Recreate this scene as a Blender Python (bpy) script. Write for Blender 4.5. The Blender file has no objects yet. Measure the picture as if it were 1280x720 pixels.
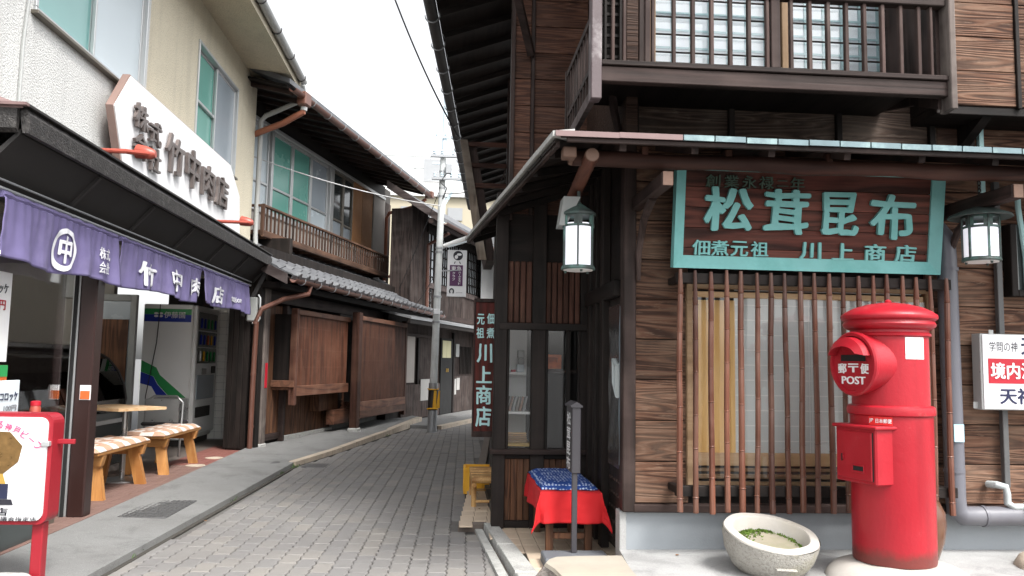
import bpy, bmesh, math, random
from mathutils import Matrix, Vector, noise
random.seed(7)
S = bpy.context.scene
COL = S.collection
rad = math.radians
pi = math.pi

# ------------------------------------------------------------------ camera
H = 1.2
yaw, pitch, roll = .0765, .0936, .01807
fw = Vector((math.sin(yaw)*math.cos(pitch), math.cos(yaw)*math.cos(pitch), math.sin(pitch)))
rt = Vector((math.cos(yaw), -math.sin(yaw), 0))
up = rt.cross(fw)
rt2 = rt*math.cos(roll) + up*math.sin(roll)
up2 = -rt*math.sin(roll) + up*math.cos(roll)
cd = bpy.data.cameras.new('camera')
cam = bpy.data.objects.new('camera', cd)
COL.objects.link(cam)
cam.matrix_world = Matrix(((rt2.x, up2.x, -fw.x, 0), (rt2.y, up2.y, -fw.y, 0), (rt2.z, up2.z, -fw.z, H), (0, 0, 0, 1)))
cd.sensor_width = 36
cd.lens = 36*1016/1280
cd.clip_start = .05
cd.clip_end = 2000
S.camera = cam

# ------------------------------------------------------------------ light
SUN_EL, SUN_AZ = rad(55), rad(145)     # azimuth measured clockwise from +Y
w = bpy.data.worlds.new('World')
S.world = w
w.use_nodes = True
nt = w.node_tree
bg = nt.nodes['Background']
sk = nt.nodes.new('ShaderNodeTexSky')
sk.sky_type = 'NISHITA'
sk.sun_disc = False
sk.sun_elevation = SUN_EL
sk.sun_rotation = SUN_AZ
sk.dust_density = 4
hs = nt.nodes.new('ShaderNodeHueSaturation')
hs.inputs['Saturation'].default_value = .12
nt.links.new(sk.outputs[0], hs.inputs['Color'])
nt.links.new(hs.outputs[0], bg.inputs['Color'])
bg.inputs['Strength'].default_value = .15
sl = bpy.data.lights.new('sun', 'SUN')
sl.energy = 1.35
sl.angle = rad(16)
sl.color = (1, .97, .93)
so = bpy.data.objects.new('sun', sl)
COL.objects.link(so)
sd = Vector((math.sin(SUN_AZ)*math.cos(SUN_EL), math.cos(SUN_AZ)*math.cos(SUN_EL), math.sin(SUN_EL)))
so.rotation_euler = sd.to_track_quat('Z', 'Y').to_euler()
S.view_settings.view_transform = 'Standard'
S.view_settings.look = 'None'
S.view_settings.gamma = 1
S.view_settings.exposure = 1.5

# ------------------------------------------------------------------ materials
class NT:
    def __init__(s, name):
        m = bpy.data.materials.new(name); m.use_nodes = True
        s.m = m; s.t = m.node_tree; s.n = s.t.nodes; s.b = s.n['Principled BSDF']
    def link(s, a, b): s.t.links.new(a, b)
    def coords(s, scale=(1, 1, 1), rnd=True):
        tc = s.n.new('ShaderNodeTexCoord'); mp = s.n.new('ShaderNodeMapping')
        mp.inputs['Scale'].default_value = scale
        if rnd:
            oi = s.n.new('ShaderNodeObjectInfo'); mu = s.n.new('ShaderNodeMath'); mu.operation = 'MULTIPLY'
            mu.inputs[1].default_value = 61.0
            s.link(oi.outputs['Random'], mu.inputs[0])
            ad = s.n.new('ShaderNodeVectorMath'); ad.operation = 'ADD'
            s.link(tc.outputs['Object'], ad.inputs[0]); s.link(mu.outputs[0], ad.inputs[1])
            s.link(ad.outputs[0], mp.inputs['Vector'])
        else:
            s.link(tc.outputs['Object'], mp.inputs['Vector'])
        return mp.outputs[0]
    def noise(s, vec, scale=5, detail=4, rough=.55, dist=0):
        n = s.n.new('ShaderNodeTexNoise'); n.inputs['Scale'].default_value = scale
        n.inputs['Detail'].default_value = detail; n.inputs['Roughness'].default_value = rough
        n.inputs['Distortion'].default_value = dist
        s.link(vec, n.inputs['Vector']); return n.outputs['Fac']
    def ramp(s, fac, stops):
        r = s.n.new('ShaderNodeValToRGB'); e = r.color_ramp.elements
        while len(e) < len(stops): e.new(.5)
        for i, (p, c) in enumerate(stops):
            e[i].position = p; e[i].color = (c, c, c, 1) if isinstance(c, (int, float)) else (*c, 1)
        s.link(fac, r.inputs[0]); return r.outputs[0]
    def math(s, op, a, b=None):
        n = s.n.new('ShaderNodeMath'); n.operation = op
        for i, x in enumerate((a, b)):
            if x is None: continue
            if isinstance(x, (int, float)): n.inputs[i].default_value = x
            else: s.link(x, n.inputs[i])
        return n.outputs[0]
    def mix(s, f, a, b, mode='MIX'):
        n = s.n.new('ShaderNodeMix'); n.data_type = 'RGBA'; n.blend_type = mode
        for sock, x in ((n.inputs[0], f), (n.inputs[6], a), (n.inputs[7], b)):
            if isinstance(x, (int, float)): sock.default_value = x if sock == n.inputs[0] else (x, x, x, 1)
            elif isinstance(x, tuple): sock.default_value = (*x, 1)
            else: s.link(x, sock)
        return n.outputs[2]
    def bump(s, h, strength=.3, dist=.01):
        b = s.n.new('ShaderNodeBump'); b.inputs['Strength'].default_value = strength; b.inputs['Distance'].default_value = dist
        s.link(h, b.inputs['Height']); s.link(b.outputs[0], s.b.inputs['Normal'])
    def out(s, col, rough=.6, metal=0, spec=None):
        if isinstance(col, tuple): s.b.inputs['Base Color'].default_value = (*col, 1)
        else: s.link(col, s.b.inputs['Base Color'])
        if isinstance(rough, (int, float)): s.b.inputs['Roughness'].default_value = rough
        else: s.link(rough, s.b.inputs['Roughness'])
        s.b.inputs['Metallic'].default_value = metal
        if spec is not None: s.b.inputs['Specular IOR Level'].default_value = spec
        return s.m

def sc(c, k): return tuple(min(1, x*k) for x in c)

def plain(name, c, rough=.6, var=.25, scale=6, bump=.15, bdist=.003, metal=0, fine=60, spec=None, dirt=None, dirtamt=.5, rnd=True, speck=0):
    t = NT(name); v = t.coords(rnd=rnd)
    a = t.noise(v, scale, 5); f = t.noise(v, fine, 3)
    col = t.mix(a, sc(c, 1-var), sc(c, 1+var))
    col = t.mix(t.math('MULTIPLY', f, .35), col, sc(c, 1-var*.9))
    if dirt:
        d = t.noise(v, scale*.45, 6, .65)
        col = t.mix(t.ramp(d, [(.5, 0), (.72, dirtamt)]), col, dirt)
    if speck >= .3:
        s1 = t.noise(v, scale*.9, 7, .72, .6)
        col = t.mix(t.ramp(s1, [(.53, 0), (.62, .5)]), col, sc(c, .55))
        col = t.mix(t.ramp(s1, [(.33, .3), (.42, 0)]), col, sc(c, 1.3))
    if speck:
        g_ = t.noise(v, fine*1.7, 2, .8)
        col = t.mix(t.ramp(g_, [(.30, speck), (.46, 0)]), col, sc(c, .35)); col = t.mix(t.ramp(g_, [(.56, 0), (.70, speck)]), col, sc(c, 1.7))
    if bump: t.bump(f, bump, bdist)
    r = t.math('ADD', t.math('MULTIPLY', a, .2), rough-.1)
    return t.out(col, r, metal, spec)

def wood(name, base, dark, light, axis='X', rings=22, rough=.7, worn=.4, bump=.35, gs=1.0, spec=.18, crisp=0, hi0=6.5):
    """grain runs along the given axis; long contour rings, fine fibres and pale worn patches"""
    t = NT(name)
    lo, hi = .55*gs, hi0*gs
    k = {'X': (lo, hi, hi), 'Y': (hi, lo, hi), 'Z': (hi, hi, lo)}[axis]
    v = t.coords(k)
    n = t.noise(v, 1.0, 2, .5, .35)
    ring = t.math('SINE', t.math('MULTIPLY', n, rings*2.6))
    ring = t.math('ADD', t.math('MULTIPLY', ring, .5), .5)
    k2 = {'X': (3, 90, 90), 'Y': (90, 3, 90), 'Z': (90, 90, 3)}[axis]
    fib = t.noise(t.coords(k2), 1.0, 3, .6)
    big = t.noise(t.coords((1.6, 3, 3)), 1.3, 4)
    if crisp:
        c = t.mix(t.ramp(ring, [(.0, 0), (.45, .12), (.72, .55), (.9, 1)]), base, dark)
        c = t.mix(t.ramp(ring, [(.0, .35), (.16, 0)]), c, light)
    else:
        c = t.mix(t.ramp(ring, [(.0, 0), (.55, .35), (1, 1)]), base, dark)
    c = t.mix(t.ramp(fib, [(.35, .55), (.65, 0)]), c, dark)
    c = t.mix(t.math('MULTIPLY', t.ramp(big, [(.45, 0), (.75, 1)]), worn), c, light)
    if crisp:
        sm = t.noise(t.coords({'X': (7, 46, 46), 'Y': (46, 7, 46), 'Z': (46, 46, 7)}[axis]), 1.0, 4, .7)
        c = t.mix(t.ramp(sm, [(.60, 0), (.72, .55)]), c, light)
        c = t.mix(t.ramp(sm, [(.26, .7), (.40, 0)]), c, dark)
    oi = t.n.new('ShaderNodeObjectInfo')
    c = t.mix(1.0, c, t.ramp(oi.outputs['Random'], [(0, .66), (1, 1.22)]), 'MULTIPLY')
    h = t.math('SUBTRACT', t.math('MULTIPLY', fib, .5), t.math('MULTIPLY', ring, .5))
    t.bump(h, bump, .006)
    return t.out(c, rough, 0, spec)

def glass(name, tint=(1, 1, 1), op=.12, rough=.02, refl=1.0):
    t = NT(name)
    tr = t.n.new('ShaderNodeBsdfTransparent'); tr.inputs[0].default_value = (*tint, 1)
    gl = t.n.new('ShaderNodeBsdfGlossy'); gl.inputs['Roughness'].default_value = rough
    fr = t.n.new('ShaderNodeFresnel'); fr.inputs[0].default_value = 1.5
    mx = t.n.new('ShaderNodeMixShader')
    ad = t.math('ADD', t.math('MULTIPLY', fr.outputs[0], refl), op)
    t.link(ad, mx.inputs[0]); t.link(tr.outputs[0], mx.inputs[1]); t.link(gl.outputs[0], mx.inputs[2])
    t.link(mx.outputs[0], t.n['Material Output'].inputs[0])
    return t.m

def emit(name, c, s):
    t = NT(name)
    t.b.inputs['Base Color'].default_value = (*c, 1)
    t.b.inputs['Emission Color'].default_value = (*c, 1)
    t.b.inputs['Emission Strength'].default_value = s
    t.b.inputs['Roughness'].default_value = .4
    return t.m

M = {}
# weathered siding: warm brown with strong dark rings and pale scuffs
SB, SD, SL = (.160, .080, .050), (.052, .028, .020), (.28, .19, .135)
M['siding'] = wood('siding', SB, SD, SL, 'X', 46, .8, .5, .8, crisp=1, hi0=8.5, gs=.8)
M['siding_dark'] = wood('siding_dark', (.075, .040, .028), (.030, .017, .013), (.12, .08, .06), 'X', 40, .75, .35, .6, crisp=1, hi0=9)
M['dark_x'] = wood('dark_x', (.052, .034, .030), (.022, .015, .013), (.12, .085, .075), 'X', 10, .6, .35, .3)
M['dark_y'] = wood('dark_y', (.052, .034, .030), (.022, .015, .013), (.12, .085, .075), 'Y', 10, .6, .35, .3)
M['dark_z'] = wood('dark_z', (.052, .034, .030), (.022, .015, .013), (.12, .085, .075), 'Z', 10, .6, .35, .3)
M['peel_z'] = plain('peel_z', (.10, .075, .078), .6, .3, 9, .3, dirt=(.45, .42, .42), dirtamt=.8)
M['grey_wood_z'] = wood('grey_wood_z', (.17, .14, .125), (.07, .055, .05), (.3, .26, .23), 'Z', 8, .7, .5, .3)
M['grey_wood_x'] = wood('grey_wood_x', (.12, .095, .09), (.05, .038, .036), (.26, .22, .21), 'X', 8, .7, .4, .3)
M['black_z'] = wood('black_z', (.024, .018, .016), (.011, .009, .008), (.045, .036, .031), 'Z', 8, .6, .3, .25)
M['black_x'] = wood('black_x', (.024, .018, .016), (.011, .009, .008), (.045, .036, .031), 'X', 8, .6, .3, .25)
M['black_y'] = wood('black_y', (.024, .018, .016), (.011, .009, .008), (.045, .036, .031), 'Y', 8, .6, .3, .25)
M['plank_z'] = wood('plank_z', (.085, .062, .055), (.03, .022, .02), (.14, .12, .11), 'Z', 14, .75, .4, .4)
M['red_x'] = wood('red_x', (.095, .043, .031), (.038, .018, .014), (.16, .09, .07), 'X', 10, .6, .3, .3)
M['red_y'] = wood('red_y', (.13, .05, .032), (.045, .018, .013), (.2, .1, .07), 'Y', 10, .6, .3, .3)
M['red_z'] = wood('red_z', (.10, .045, .032), (.05, .022, .015), (.22, .12, .08), 'Z', 10, .6, .3, .3)
M['lattice'] = wood('lattice', (.15, .06, .035), (.07, .03, .02), (.22, .12, .08), 'Z', 8, .5, .3, .2)
M['lattice_y'] = wood('lattice_y', (.17, .075, .045), (.07, .03, .02), (.26, .15, .10), 'Y', 10, .5, .4, .2)
M['board_z'] = wood('board_z', (.16, .075, .04), (.055, .026, .016), (.22, .12, .07), 'Z', 18, .6, .3, .3)
M['sign_wood'] = wood('sign_wood', (.19, .062, .045), (.045, .018, .014), (.28, .15, .11), 'X', 16, .6, .25, .5)
M['pine_x'] = wood('pine_x', (.55, .27, .09), (.38, .16, .05), (.6, .38, .18), 'X', 8, .45, .3, .15)
M['pine_y'] = wood('pine_y', (.55, .27, .09), (.38, .16, .05), (.6, .38, .18), 'Y', 8, .45, .3, .15)
M['pine_z'] = wood('pine_z', (.52, .25, .08), (.36, .15, .045), (.6, .38, .18), 'Z', 8, .45, .3, .15)
M['pale_z'] = wood('pale_z', (.62, .40, .17), (.52, .31, .11), (.68, .5, .26), 'Z', 8, .5, .3, .1)
M['pale_x'] = wood('pale_x', (.58, .40, .24), (.46, .29, .15), (.62, .5, .33), 'X', 8, .5, .3, .1)
M['oak_x'] = wood('oak_x', (.30, .20, .12), (.18, .11, .06), (.4, .3, .2), 'X', 8, .6, .3, .2)
M['bamboo'] = wood('bamboo', (.165, .062, .036), (.085, .030, .018), (.26, .15, .11), 'Z', 5, .38, .45, .2, spec=.5)
M['bamboo_tan'] = wood('bamboo_tan', (.62, .38, .16), (.34, .17, .06), (.6, .42, .2), 'Y', 5, .4, .3, .2)
M['bamboo_end'] = plain('bamboo_end', (.17, .12, .09), .6)
M['reed'] = wood('reed', (.52, .27, .12), (.38, .17, .07), (.58, .36, .2), 'X', 30, .7, .3, .3, gs=2)

def road_mat():
    t = NT('paver'); v = t.coords(rnd=False)
    oi = t.n.new('ShaderNodeObjectInfo')
    at = t.n.new('ShaderNodeAttribute'); at.attribute_name = 'tone'
    tone = t.math('FRACT', t.math('ADD', oi.outputs['Random'], at.outputs['Fac']))
    c = t.ramp(tone, [(0, (.192, .186, .182)), (.5, (.215, .207, .198)), (.8, (.232, .22, .205)), (1, (.255, .238, .215))])
    tc = t.n.new('ShaderNodeTexCoord')
    gm = t.n.new('ShaderNodeNewGeometry')
    big = t.noise(gm.outputs['Position'], .8, 5, .6)
    c = t.mix(t.ramp(big, [(.40, .45), (.60, 0)]), c, (.15, .142, .138))
    sp = t.noise(gm.outputs['Position'], 3.1, 6, .7)
    c = t.mix(t.ramp(sp, [(.60, 0), (.70, .55)]), c, (.12, .113, .108))
    c = t.mix(t.ramp(sp, [(.30, .35), (.40, 0)]), c, (.30, .285, .265))
    f = t.noise(gm.outputs['Position'], 160, 3, .7)
    c = t.mix(t.math('MULTIPLY', f, .4), c, (.16, .155, .15))
    t.bump(f, .35, .003)
    return t.out(c, .75, 0, .3)
M['paver'] = road_mat()
M['joint'] = plain('joint', (.12, .113, .105), .9, .3, 12, .3)
M['concrete'] = plain('concrete', (.195, .195, .19), .85, .2, 3, .5, .004, fine=140, dirt=(.13, .125, .12), dirtamt=.7, rnd=False, speck=.7)
M['concrete_pale'] = plain('concrete_pale', (.36, .36, .355), .8, .12, 3, .3, .003, fine=90, dirt=(.20, .20, .19), dirtamt=.8, rnd=False, speck=.3)
M['concrete_blue'] = plain('concrete_blue', (.30, .325, .345), .8, .14, 4, .25, .003, fine=90, dirt=(.25, .26, .27), dirtamt=.6, rnd=False)
M['granite'] = plain('granite', (.42, .42, .40), .8, .25, 14, .6, .006, fine=110, dirt=(.2, .2, .19), dirtamt=.6, speck=.7)
M['granite_warm'] = plain('granite_warm', (.50, .42, .33), .8, .25, 9, .4, .004, fine=110, dirt=(.25, .23, .2), dirtamt=.5, speck=.5)
M['slab_stone'] = plain('slab_stone', (.36, .325, .27), .8, .2, 5, .2, .003, fine=60, dirt=(.5, .42, .3), dirtamt=.4)
M['rough_stone'] = plain('rough_stone', (.20, .17, .15), .9, .5, 18, 1.0, .02, fine=60, dirt=(.5, .46, .42), dirtamt=.7)
M['slate'] = plain('slate', (.13, .14, .155), .75, .3, 8, .6, .006, fine=50)
M['tile_cream'] = plain('tile_cream', (.56, .45, .34), .6, .12, 5, .15, fine=120, dirt=(.36, .29, .22), dirtamt=.4)
M['grout'] = plain('grout', (.17, .14, .12), .9)
M['floor_tile'] = plain('floor_tile', (.19, .115, .095), .65, .25, 8, .2)
M['floor_red'] = plain('floor_red', (.22, .085, .068), .65, .25, 8, .2)
M['iron'] = plain('iron', (.11, .11, .11), .6, .25, 10, .4, metal=.3)
M['asphalt'] = plain('asphalt', (.12, .12, .12), .85, .2, 5, .4, rnd=False)

def stucco(name, c, c2):
    t = NT(name); v = t.coords(rnd=False)
    f = t.noise(v, 75, 2, .6)
    big = t.noise(v, .7, 4)
    st = t.noise(t.coords((5, 5, .5), False), 1.0, 4)
    col = t.mix(big, c, c2)
    col = t.mix(t.ramp(f, [(.36, .55), (.5, 0)]), col, sc(c, .55))
    col = t.mix(t.ramp(st, [(.50, 0), (.72, .28)]), col, sc(c, .5))
    t.bump(f, .8, .012)
    return t.out(col, .9, 0, .2)
M['stucco_grey'] = stucco('stucco_grey', (.76, .76, .74), (.68, .68, .66))
M['stucco_beige'] = stucco('stucco_beige', (.76, .70, .55), (.68, .61, .47))
M['stucco_soffit'] = stucco('stucco_soffit', (.66, .59, .45), (.54, .48, .37))
M['plaster'] = plain('plaster', (.40, .37, .34), .9, .15, 3, .2)
M['white_paint'] = plain('white_paint', (.82, .82, .80), .5, .05, 3, .05, dirt=(.6, .57, .52), dirtamt=.35)
M['sign_face'] = plain('sign_face', (.80, .80, .81), .35, .03, 2, 0)
M['sign_edge'] = plain('sign_edge', (.30, .20, .17), .6, .2)
M['bronze'] = plain('bronze', (.17, .14, .13), .4, .3, 12, .3, metal=.5)
M['red_plastic'] = plain('red_plastic', (.38, .075, .05), .4, .15)
M['alu'] = plain('alu', (.55, .56, .56), .4, .08, 4, .05, metal=.6)
M['alu_white'] = plain('alu_white', (.62, .62, .6), .45, .08, 4, .05)
M['bronze_alu'] = plain('bronze_alu', (.18, .16, .13), .45, .1, 4, .05, metal=.4)
M['black_metal'] = plain('black_metal', (.028, .025, .024), .55, .4, 20, .5, .004)
M['black_soffit'] = plain('black_soffit', (.022, .020, .019), .75, .2, 4, .1)
M['black_fascia'] = plain('black_fascia', (.03, .027, .026), .5, .8, 45, .9, .01, fine=90, dirt=(.16, .15, .14), dirtamt=.45)
M['copper_edge'] = plain('copper_edge', (.21, .135, .13), .5, .25, 8, .1)
M['brown_post'] = plain('brown_post', (.03, .012, .010), .35, .25, 5, .1)
M['cloth_purple'] = plain('cloth_purple', (.165, .14, .29), .85, .2, 5, .25, .002, fine=200, dirt=(.23, .20, .36), dirtamt=.9)
M['cloth_white'] = plain('cloth_white', (.80, .80, .84), .85, .04, 9, .1)
M['green_pane'] = plain('green_pane', (.15, .42, .35), .25, .08, 1.5, 0, spec=.6)
M['teal_pane'] = plain('teal_pane', (.22, .44, .42), .2, .08, 1.5, 0, spec=.6)
M['frosted'] = plain('frosted', (.56, .64, .68), .25, .05, 1.5, 0, spec=.6)
M['grey_pane'] = plain('grey_pane', (.34, .39, .43), .25, .1, 1.5, 0, spec=.6)
M['dark_pane'] = plain('dark_pane', (.06, .07, .07), .08, .3, 3, 0, spec=.8)
M['paper'] = plain('paper', (.52, .545, .53), .5, .05, 3, 0)
M['paper_white'] = plain('paper_white', (.72, .78, .82), .45, .05, 3, 0)
M['grid_white'] = plain('grid_white', (.66, .67, .64), .6, .05, 3, 0)
M['glass'] = glass('glass', op=.02, refl=.6)
M['glass_dark'] = glass('glass_dark', (.55, .6, .58), .05)
M['vinyl'] = glass('vinyl', (.75, .78, .8), .22, .22, 1.2)
M['tile_white'] = plain('tile_white', (.80, .80, .76), .3, .08, 6, .05)
M['kawara'] = plain('kawara', (.105, .108, .115), .5, .3, 9, .3, fine=70, dirt=(.24, .245, .25), dirtamt=.5)
M['rail_brown'] = wood('rail_brown', (.16, .085, .055), (.07, .04, .028), (.24, .15, .1), 'Y', 8, .6, .3, .2)
M['rail_z'] = wood('rail_z', (.12, .065, .045), (.05, .03, .022), (.2, .13, .09), 'Z', 8, .6, .3, .2)
M['gutter_brown'] = plain('gutter_brown', (.13, .055, .038), .4, .2, 6, .05, dirt=(.2, .12, .09), dirtamt=.5)
M['pipe_orange'] = plain('pipe_orange', (.32, .12, .07), .45, .2)
M['pipe_grey'] = plain('pipe_grey', (.42, .43, .42), .45, .1, 4, .05)
M['pipe_slate'] = plain('pipe_slate', (.13, .13, .15), .4, .1, 4, .05, dirt=(.2, .2, .21), dirtamt=.4)
M['pipe_pale'] = plain('pipe_pale', (.42, .46, .46), .45, .12)
M['galv'] = plain('galv', (.36, .37, .38), .45, .1, 8, .05, metal=.5)
M['cable'] = plain('cable', (.03, .03, .032), .6)
M['cable_pale'] = plain('cable_pale', (.45, .45, .45), .5)
M['pole'] = plain('pole', (.60, .62, .61), .75, .1, 6, .2, dirt=(.33, .34, .33), dirtamt=.6, rnd=False)
M['pole_blue'] = plain('pole_blue', (.55, .66, .72), .6, .1)
M['yellow'] = plain('yellow', (.80, .42, .02), .5, .1)
M['crate_yellow'] = plain('crate_yellow', (.88, .46, .03), .45, .08)
M['purple_print'] = plain('purple_print', (.10, .03, .10), .6, .1)
M['black_print'] = plain('black_print', (.02, .02, .03), .5, .1)
M['navy_print'] = plain('navy_print', (.015, .018, .07), .5, .1)
M['red_print'] = plain('red_print', (.46, .010, .025), .5, .08)
M['white_print'] = plain('white_print', (.85, .85, .85), .5, .03)
M['grey_print'] = plain('grey_print', (.3, .3, .32), .5, .1)
M['verdigris'] = plain('verdigris', (.20, .50, .48), .6, .18, 7, .15, dirt=(.10, .36, .33), dirtamt=.7)
M['verdigris_pale'] = plain('verdigris_pale', (.48, .74, .74), .6, .12, 9, .1)
M['verdigris_dark'] = plain('verdigris_dark', (.05, .085, .06), .7, .3, 9, .1)
M['lantern_metal'] = plain('lantern_metal', (.045, .06, .055), .55, .3, 12, .2, dirt=(.14, .30, .26), dirtamt=.7)
M['post_red'] = None
M['slot'] = plain('slot', (.01, .01, .01), .8)
M['jar'] = plain('jar', (.11, .05, .03), .22, .3, 4, .05, dirt=(.22, .12, .06), dirtamt=.5)
M['red_cloth'] = plain('red_cloth', (.55, .010, .014), .85, .1, 5, .2, .002, fine=220)
M['sign_red'] = plain('sign_red', (.30, .012, .022), .4, .08)
M['trophy'] = plain('trophy', (.24, .14, .05), .3, .7, 24, .3, metal=.4)
M['navy_box'] = plain('navy_box', (.02, .025, .06), .4)
M['brass'] = plain('brass', (.5, .32, .07), .4, .1, metal=.3)
M['grey_box'] = plain('grey_box', (.30, .31, .30), .55, .15)
M['lamp_glass'] = emit('lamp_glass', (.90, .90, .97), .22)
M['tube'] = emit('tube', (1, .97, .9), 9)
M['far_wall'] = plain('far_wall', (.62, .62, .61), .8, .03, .3, 0, rnd=False)
M['far_beige'] = plain('far_beige', (.40, .36, .27), .8, .05, .3, 0, rnd=False)
M['far_dark'] = plain('far_dark', (.30, .31, .32), .6, .1)
M['interior'] = plain('interior', (.30, .28, .25), .8, .2, 2, 0)
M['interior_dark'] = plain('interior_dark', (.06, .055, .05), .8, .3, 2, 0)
M['showcase'] = plain('showcase', (.05, .06, .06), .3, .3, 3, 0)
M['steel'] = plain('steel', (.48, .48, .47), .3, .15, 6, .05, metal=.8)
M['moss'] = plain('moss', (.13, .22, .03), .95, .5, 25, 1, .01, fine=90)
M['green_print'] = plain('green_print', (.03, .32, .09), .4, .05)
M['blue_print'] = plain('blue_print', (.012, .035, .36), .4, .05)
M['machine_white'] = plain('machine_white', (.86, .87, .85), .4, .04, 3, 0)
M['orange_food'] = plain('orange_food', (.65, .14, .03), .5, .5, 30, 0)
M['pink_print'] = plain('pink_print', (.70, .08, .22), .5, .05)
M['cream_cloth'] = plain('cream_cloth', (.60, .57, .36), .85, .08)

M['copper_green'] = plain('copper_green', (.15, .22, .24), .5, .45, 11, .2, dirt=(.32, .45, .44), dirtamt=1.0)
M['zinc_edge'] = plain('zinc_edge', (.42, .42, .40), .55, .25, 12, .2, dirt=(.16, .15, .13), dirtamt=.7)
M['siding_grey'] = wood('siding_grey', (.115, .075, .056), (.050, .034, .027), (.25, .20, .165), 'X', 46, .75, .5, .7, crisp=1, hi0=6.5)
M['siding_mid'] = wood('siding_mid', (.115, .052, .032), (.052, .026, .019), (.18, .11, .085), 'X', 42, .75, .35, .6, crisp=1, hi0=9)
M['oak_z'] = wood('oak_z', (.26, .17, .10), (.14, .09, .05), (.36, .26, .17), 'Z', 8, .6, .3, .2)
M['white_teal'] = plain('white_teal', (.36, .52, .55), .6, .05, 3, 0)
M['pale_grey_wood'] = wood('pale_grey_wood', (.24, .19, .145), (.10, .08, .065), (.42, .37, .31), 'Z', 10, .75, .5, .4)
M['sign_wood_v'] = wood('sign_wood_v', (.12, .025, .02), (.05, .015, .012), (.16, .06, .045), 'Z', 16, .6, .25, .5)
M['brown_pack'] = plain('brown_pack', (.22, .11, .06), .4)
M['sticker'] = plain('sticker', (.45, .70, .80), .4)

M['rail_dark'] = wood('rail_dark', (.085, .055, .048), (.04, .027, .024), (.17, .13, .115), 'Z', 8, .7, .4, .3)
M['log_end'] = plain('log_end', (.15, .085, .058), .7, .3, 20, .2)
M['dirt'] = plain('dirt', (.05, .045, .038), .95, .5, 30, .8, .01)
M['dry_leaf'] = plain('dry_leaf', (.22, .11, .05), .8)
M['notice_paper'] = plain('notice_paper', (.45, .44, .42), .7, .15)
M['weed'] = plain('weed', (.07, .13, .03), .8, .4)
M['sticker_red'] = plain('sticker_red', (.70, .02, .02), .35, .03)
M['sediment'] = plain('sediment', (.28, .25, .19), .7, .3, 12, .3, dirt=(.16, .2, .06), dirtamt=.5)
M['dark_signpost'] = plain('dark_signpost', (.045, .042, .048), .5, .15)

def check_mat():
    t = NT('check_cushion'); tc = t.n.new('ShaderNodeTexCoord')
    c = t.n.new('ShaderNodeTexChecker'); c.inputs['Scale'].default_value = 8.0
    c.inputs['Color1'].default_value = (.74, .69, .64, 1); c.inputs['Color2'].default_value = (.46, .27, .18, 1)
    mp = t.n.new('ShaderNodeMapping'); mp.inputs['Location'].default_value = (.03, .02, .06)
    mp.inputs['Scale'].default_value = (1, 1, .05)
    t.link(tc.outputs['Object'], mp.inputs[0]); t.link(mp.outputs[0], c.inputs['Vector'])
    n = t.noise(tc.outputs['Object'], 40, 4)
    col = t.mix(t.math('MULTIPLY', n, .35), c.outputs[0], (.6, .45, .36))
    t.bump(n, .5, .01)
    return t.out(col, .95, 0, .1)
M['check'] = check_mat()

def worn_red():
    t = NT('post_red'); v = t.coords(rnd=False)
    a = t.noise(v, 2.2, 5, .6); b = t.noise(v, 9, 6, .7); f = t.noise(v, 55, 3, .7)
    st = t.noise(t.coords((14, 14, 1.3), False), 1.0, 4, .6)
    c = t.mix(a, (.30, .006, .014), (.43, .014, .026))
    c = t.mix(t.ramp(st, [(.52, 0), (.74, .45)]), c, (.22, .008, .014))
    c = t.mix(t.ramp(b, [(.63, 0), (.69, .35)]), c, (.46, .07, .07))
    c = t.mix(t.ramp(t.math('MULTIPLY', b, f), [(.40, 0), (.47, .8)]), c, (.10, .03, .02))
    tc = t.n.new('ShaderNodeTexCoord'); sx = t.n.new('ShaderNodeSeparateXYZ'); t.link(tc.outputs['Object'], sx.inputs[0])
    low = t.math('ADD', sx.outputs[2], t.math('MULTIPLY', b, -.09))
    c = t.mix(t.ramp(low, [(.0, .75), (.045, 0)]), c, (.09, .035, .025))
    t.bump(t.math('ADD', f, b), .25, .004)
    return t.out(c, t.math('ADD', t.math('MULTIPLY', b, .35), .22), 0, .45)
M['post_red'] = worn_red()

def kasuri():
    t = NT('indigo_cushion'); tc = t.n.new('ShaderNodeTexCoord')
    vo = t.n.new('ShaderNodeTexVoronoi'); vo.inputs['Scale'].default_value = 48; vo.inputs['Randomness'].default_value = .35
    t.link(tc.outputs['Object'], vo.inputs['Vector'])
    n = t.noise(tc.outputs['Object'], 14, 3)
    d = t.ramp(vo.outputs['Distance'], [(.30, 1), (.40, 0)])
    base = t.mix(n, (.012, .032, .15), (.035, .09, .32))
    col = t.mix(t.math('MULTIPLY', d, .75), base, (.62, .70, .84))
    return t.out(col, .9, 0, .1)
M['indigo'] = kasuri()

def stone_basin():
    t = NT('basin_stone'); v = t.coords(rnd=False)
    a = t.noise(v, 9, 6, .7); f = t.noise(v, 80, 3, .7)
    c = t.mix(a, (.30, .28, .245), (.50, .48, .44))
    c = t.mix(t.ramp(f, [(.36, .45), (.50, 0)]), c, (.16, .15, .135))
    l = t.noise(v, 6, 5)
    c = t.mix(t.ramp(l, [(.55, 0), (.7, .5)]), c, (.27, .25, .12))
    t.bump(t.math('ADD', a, f), 1, .01)
    return t.out(c, .9, 0, .2)
M['basin'] = stone_basin()
M['basin_rim'] = plain('basin_rim', (.42, .395, .36), .8, .15, 9, .3, .004, fine=70, dirt=(.42, .38, .3), dirtamt=.5)

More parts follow.
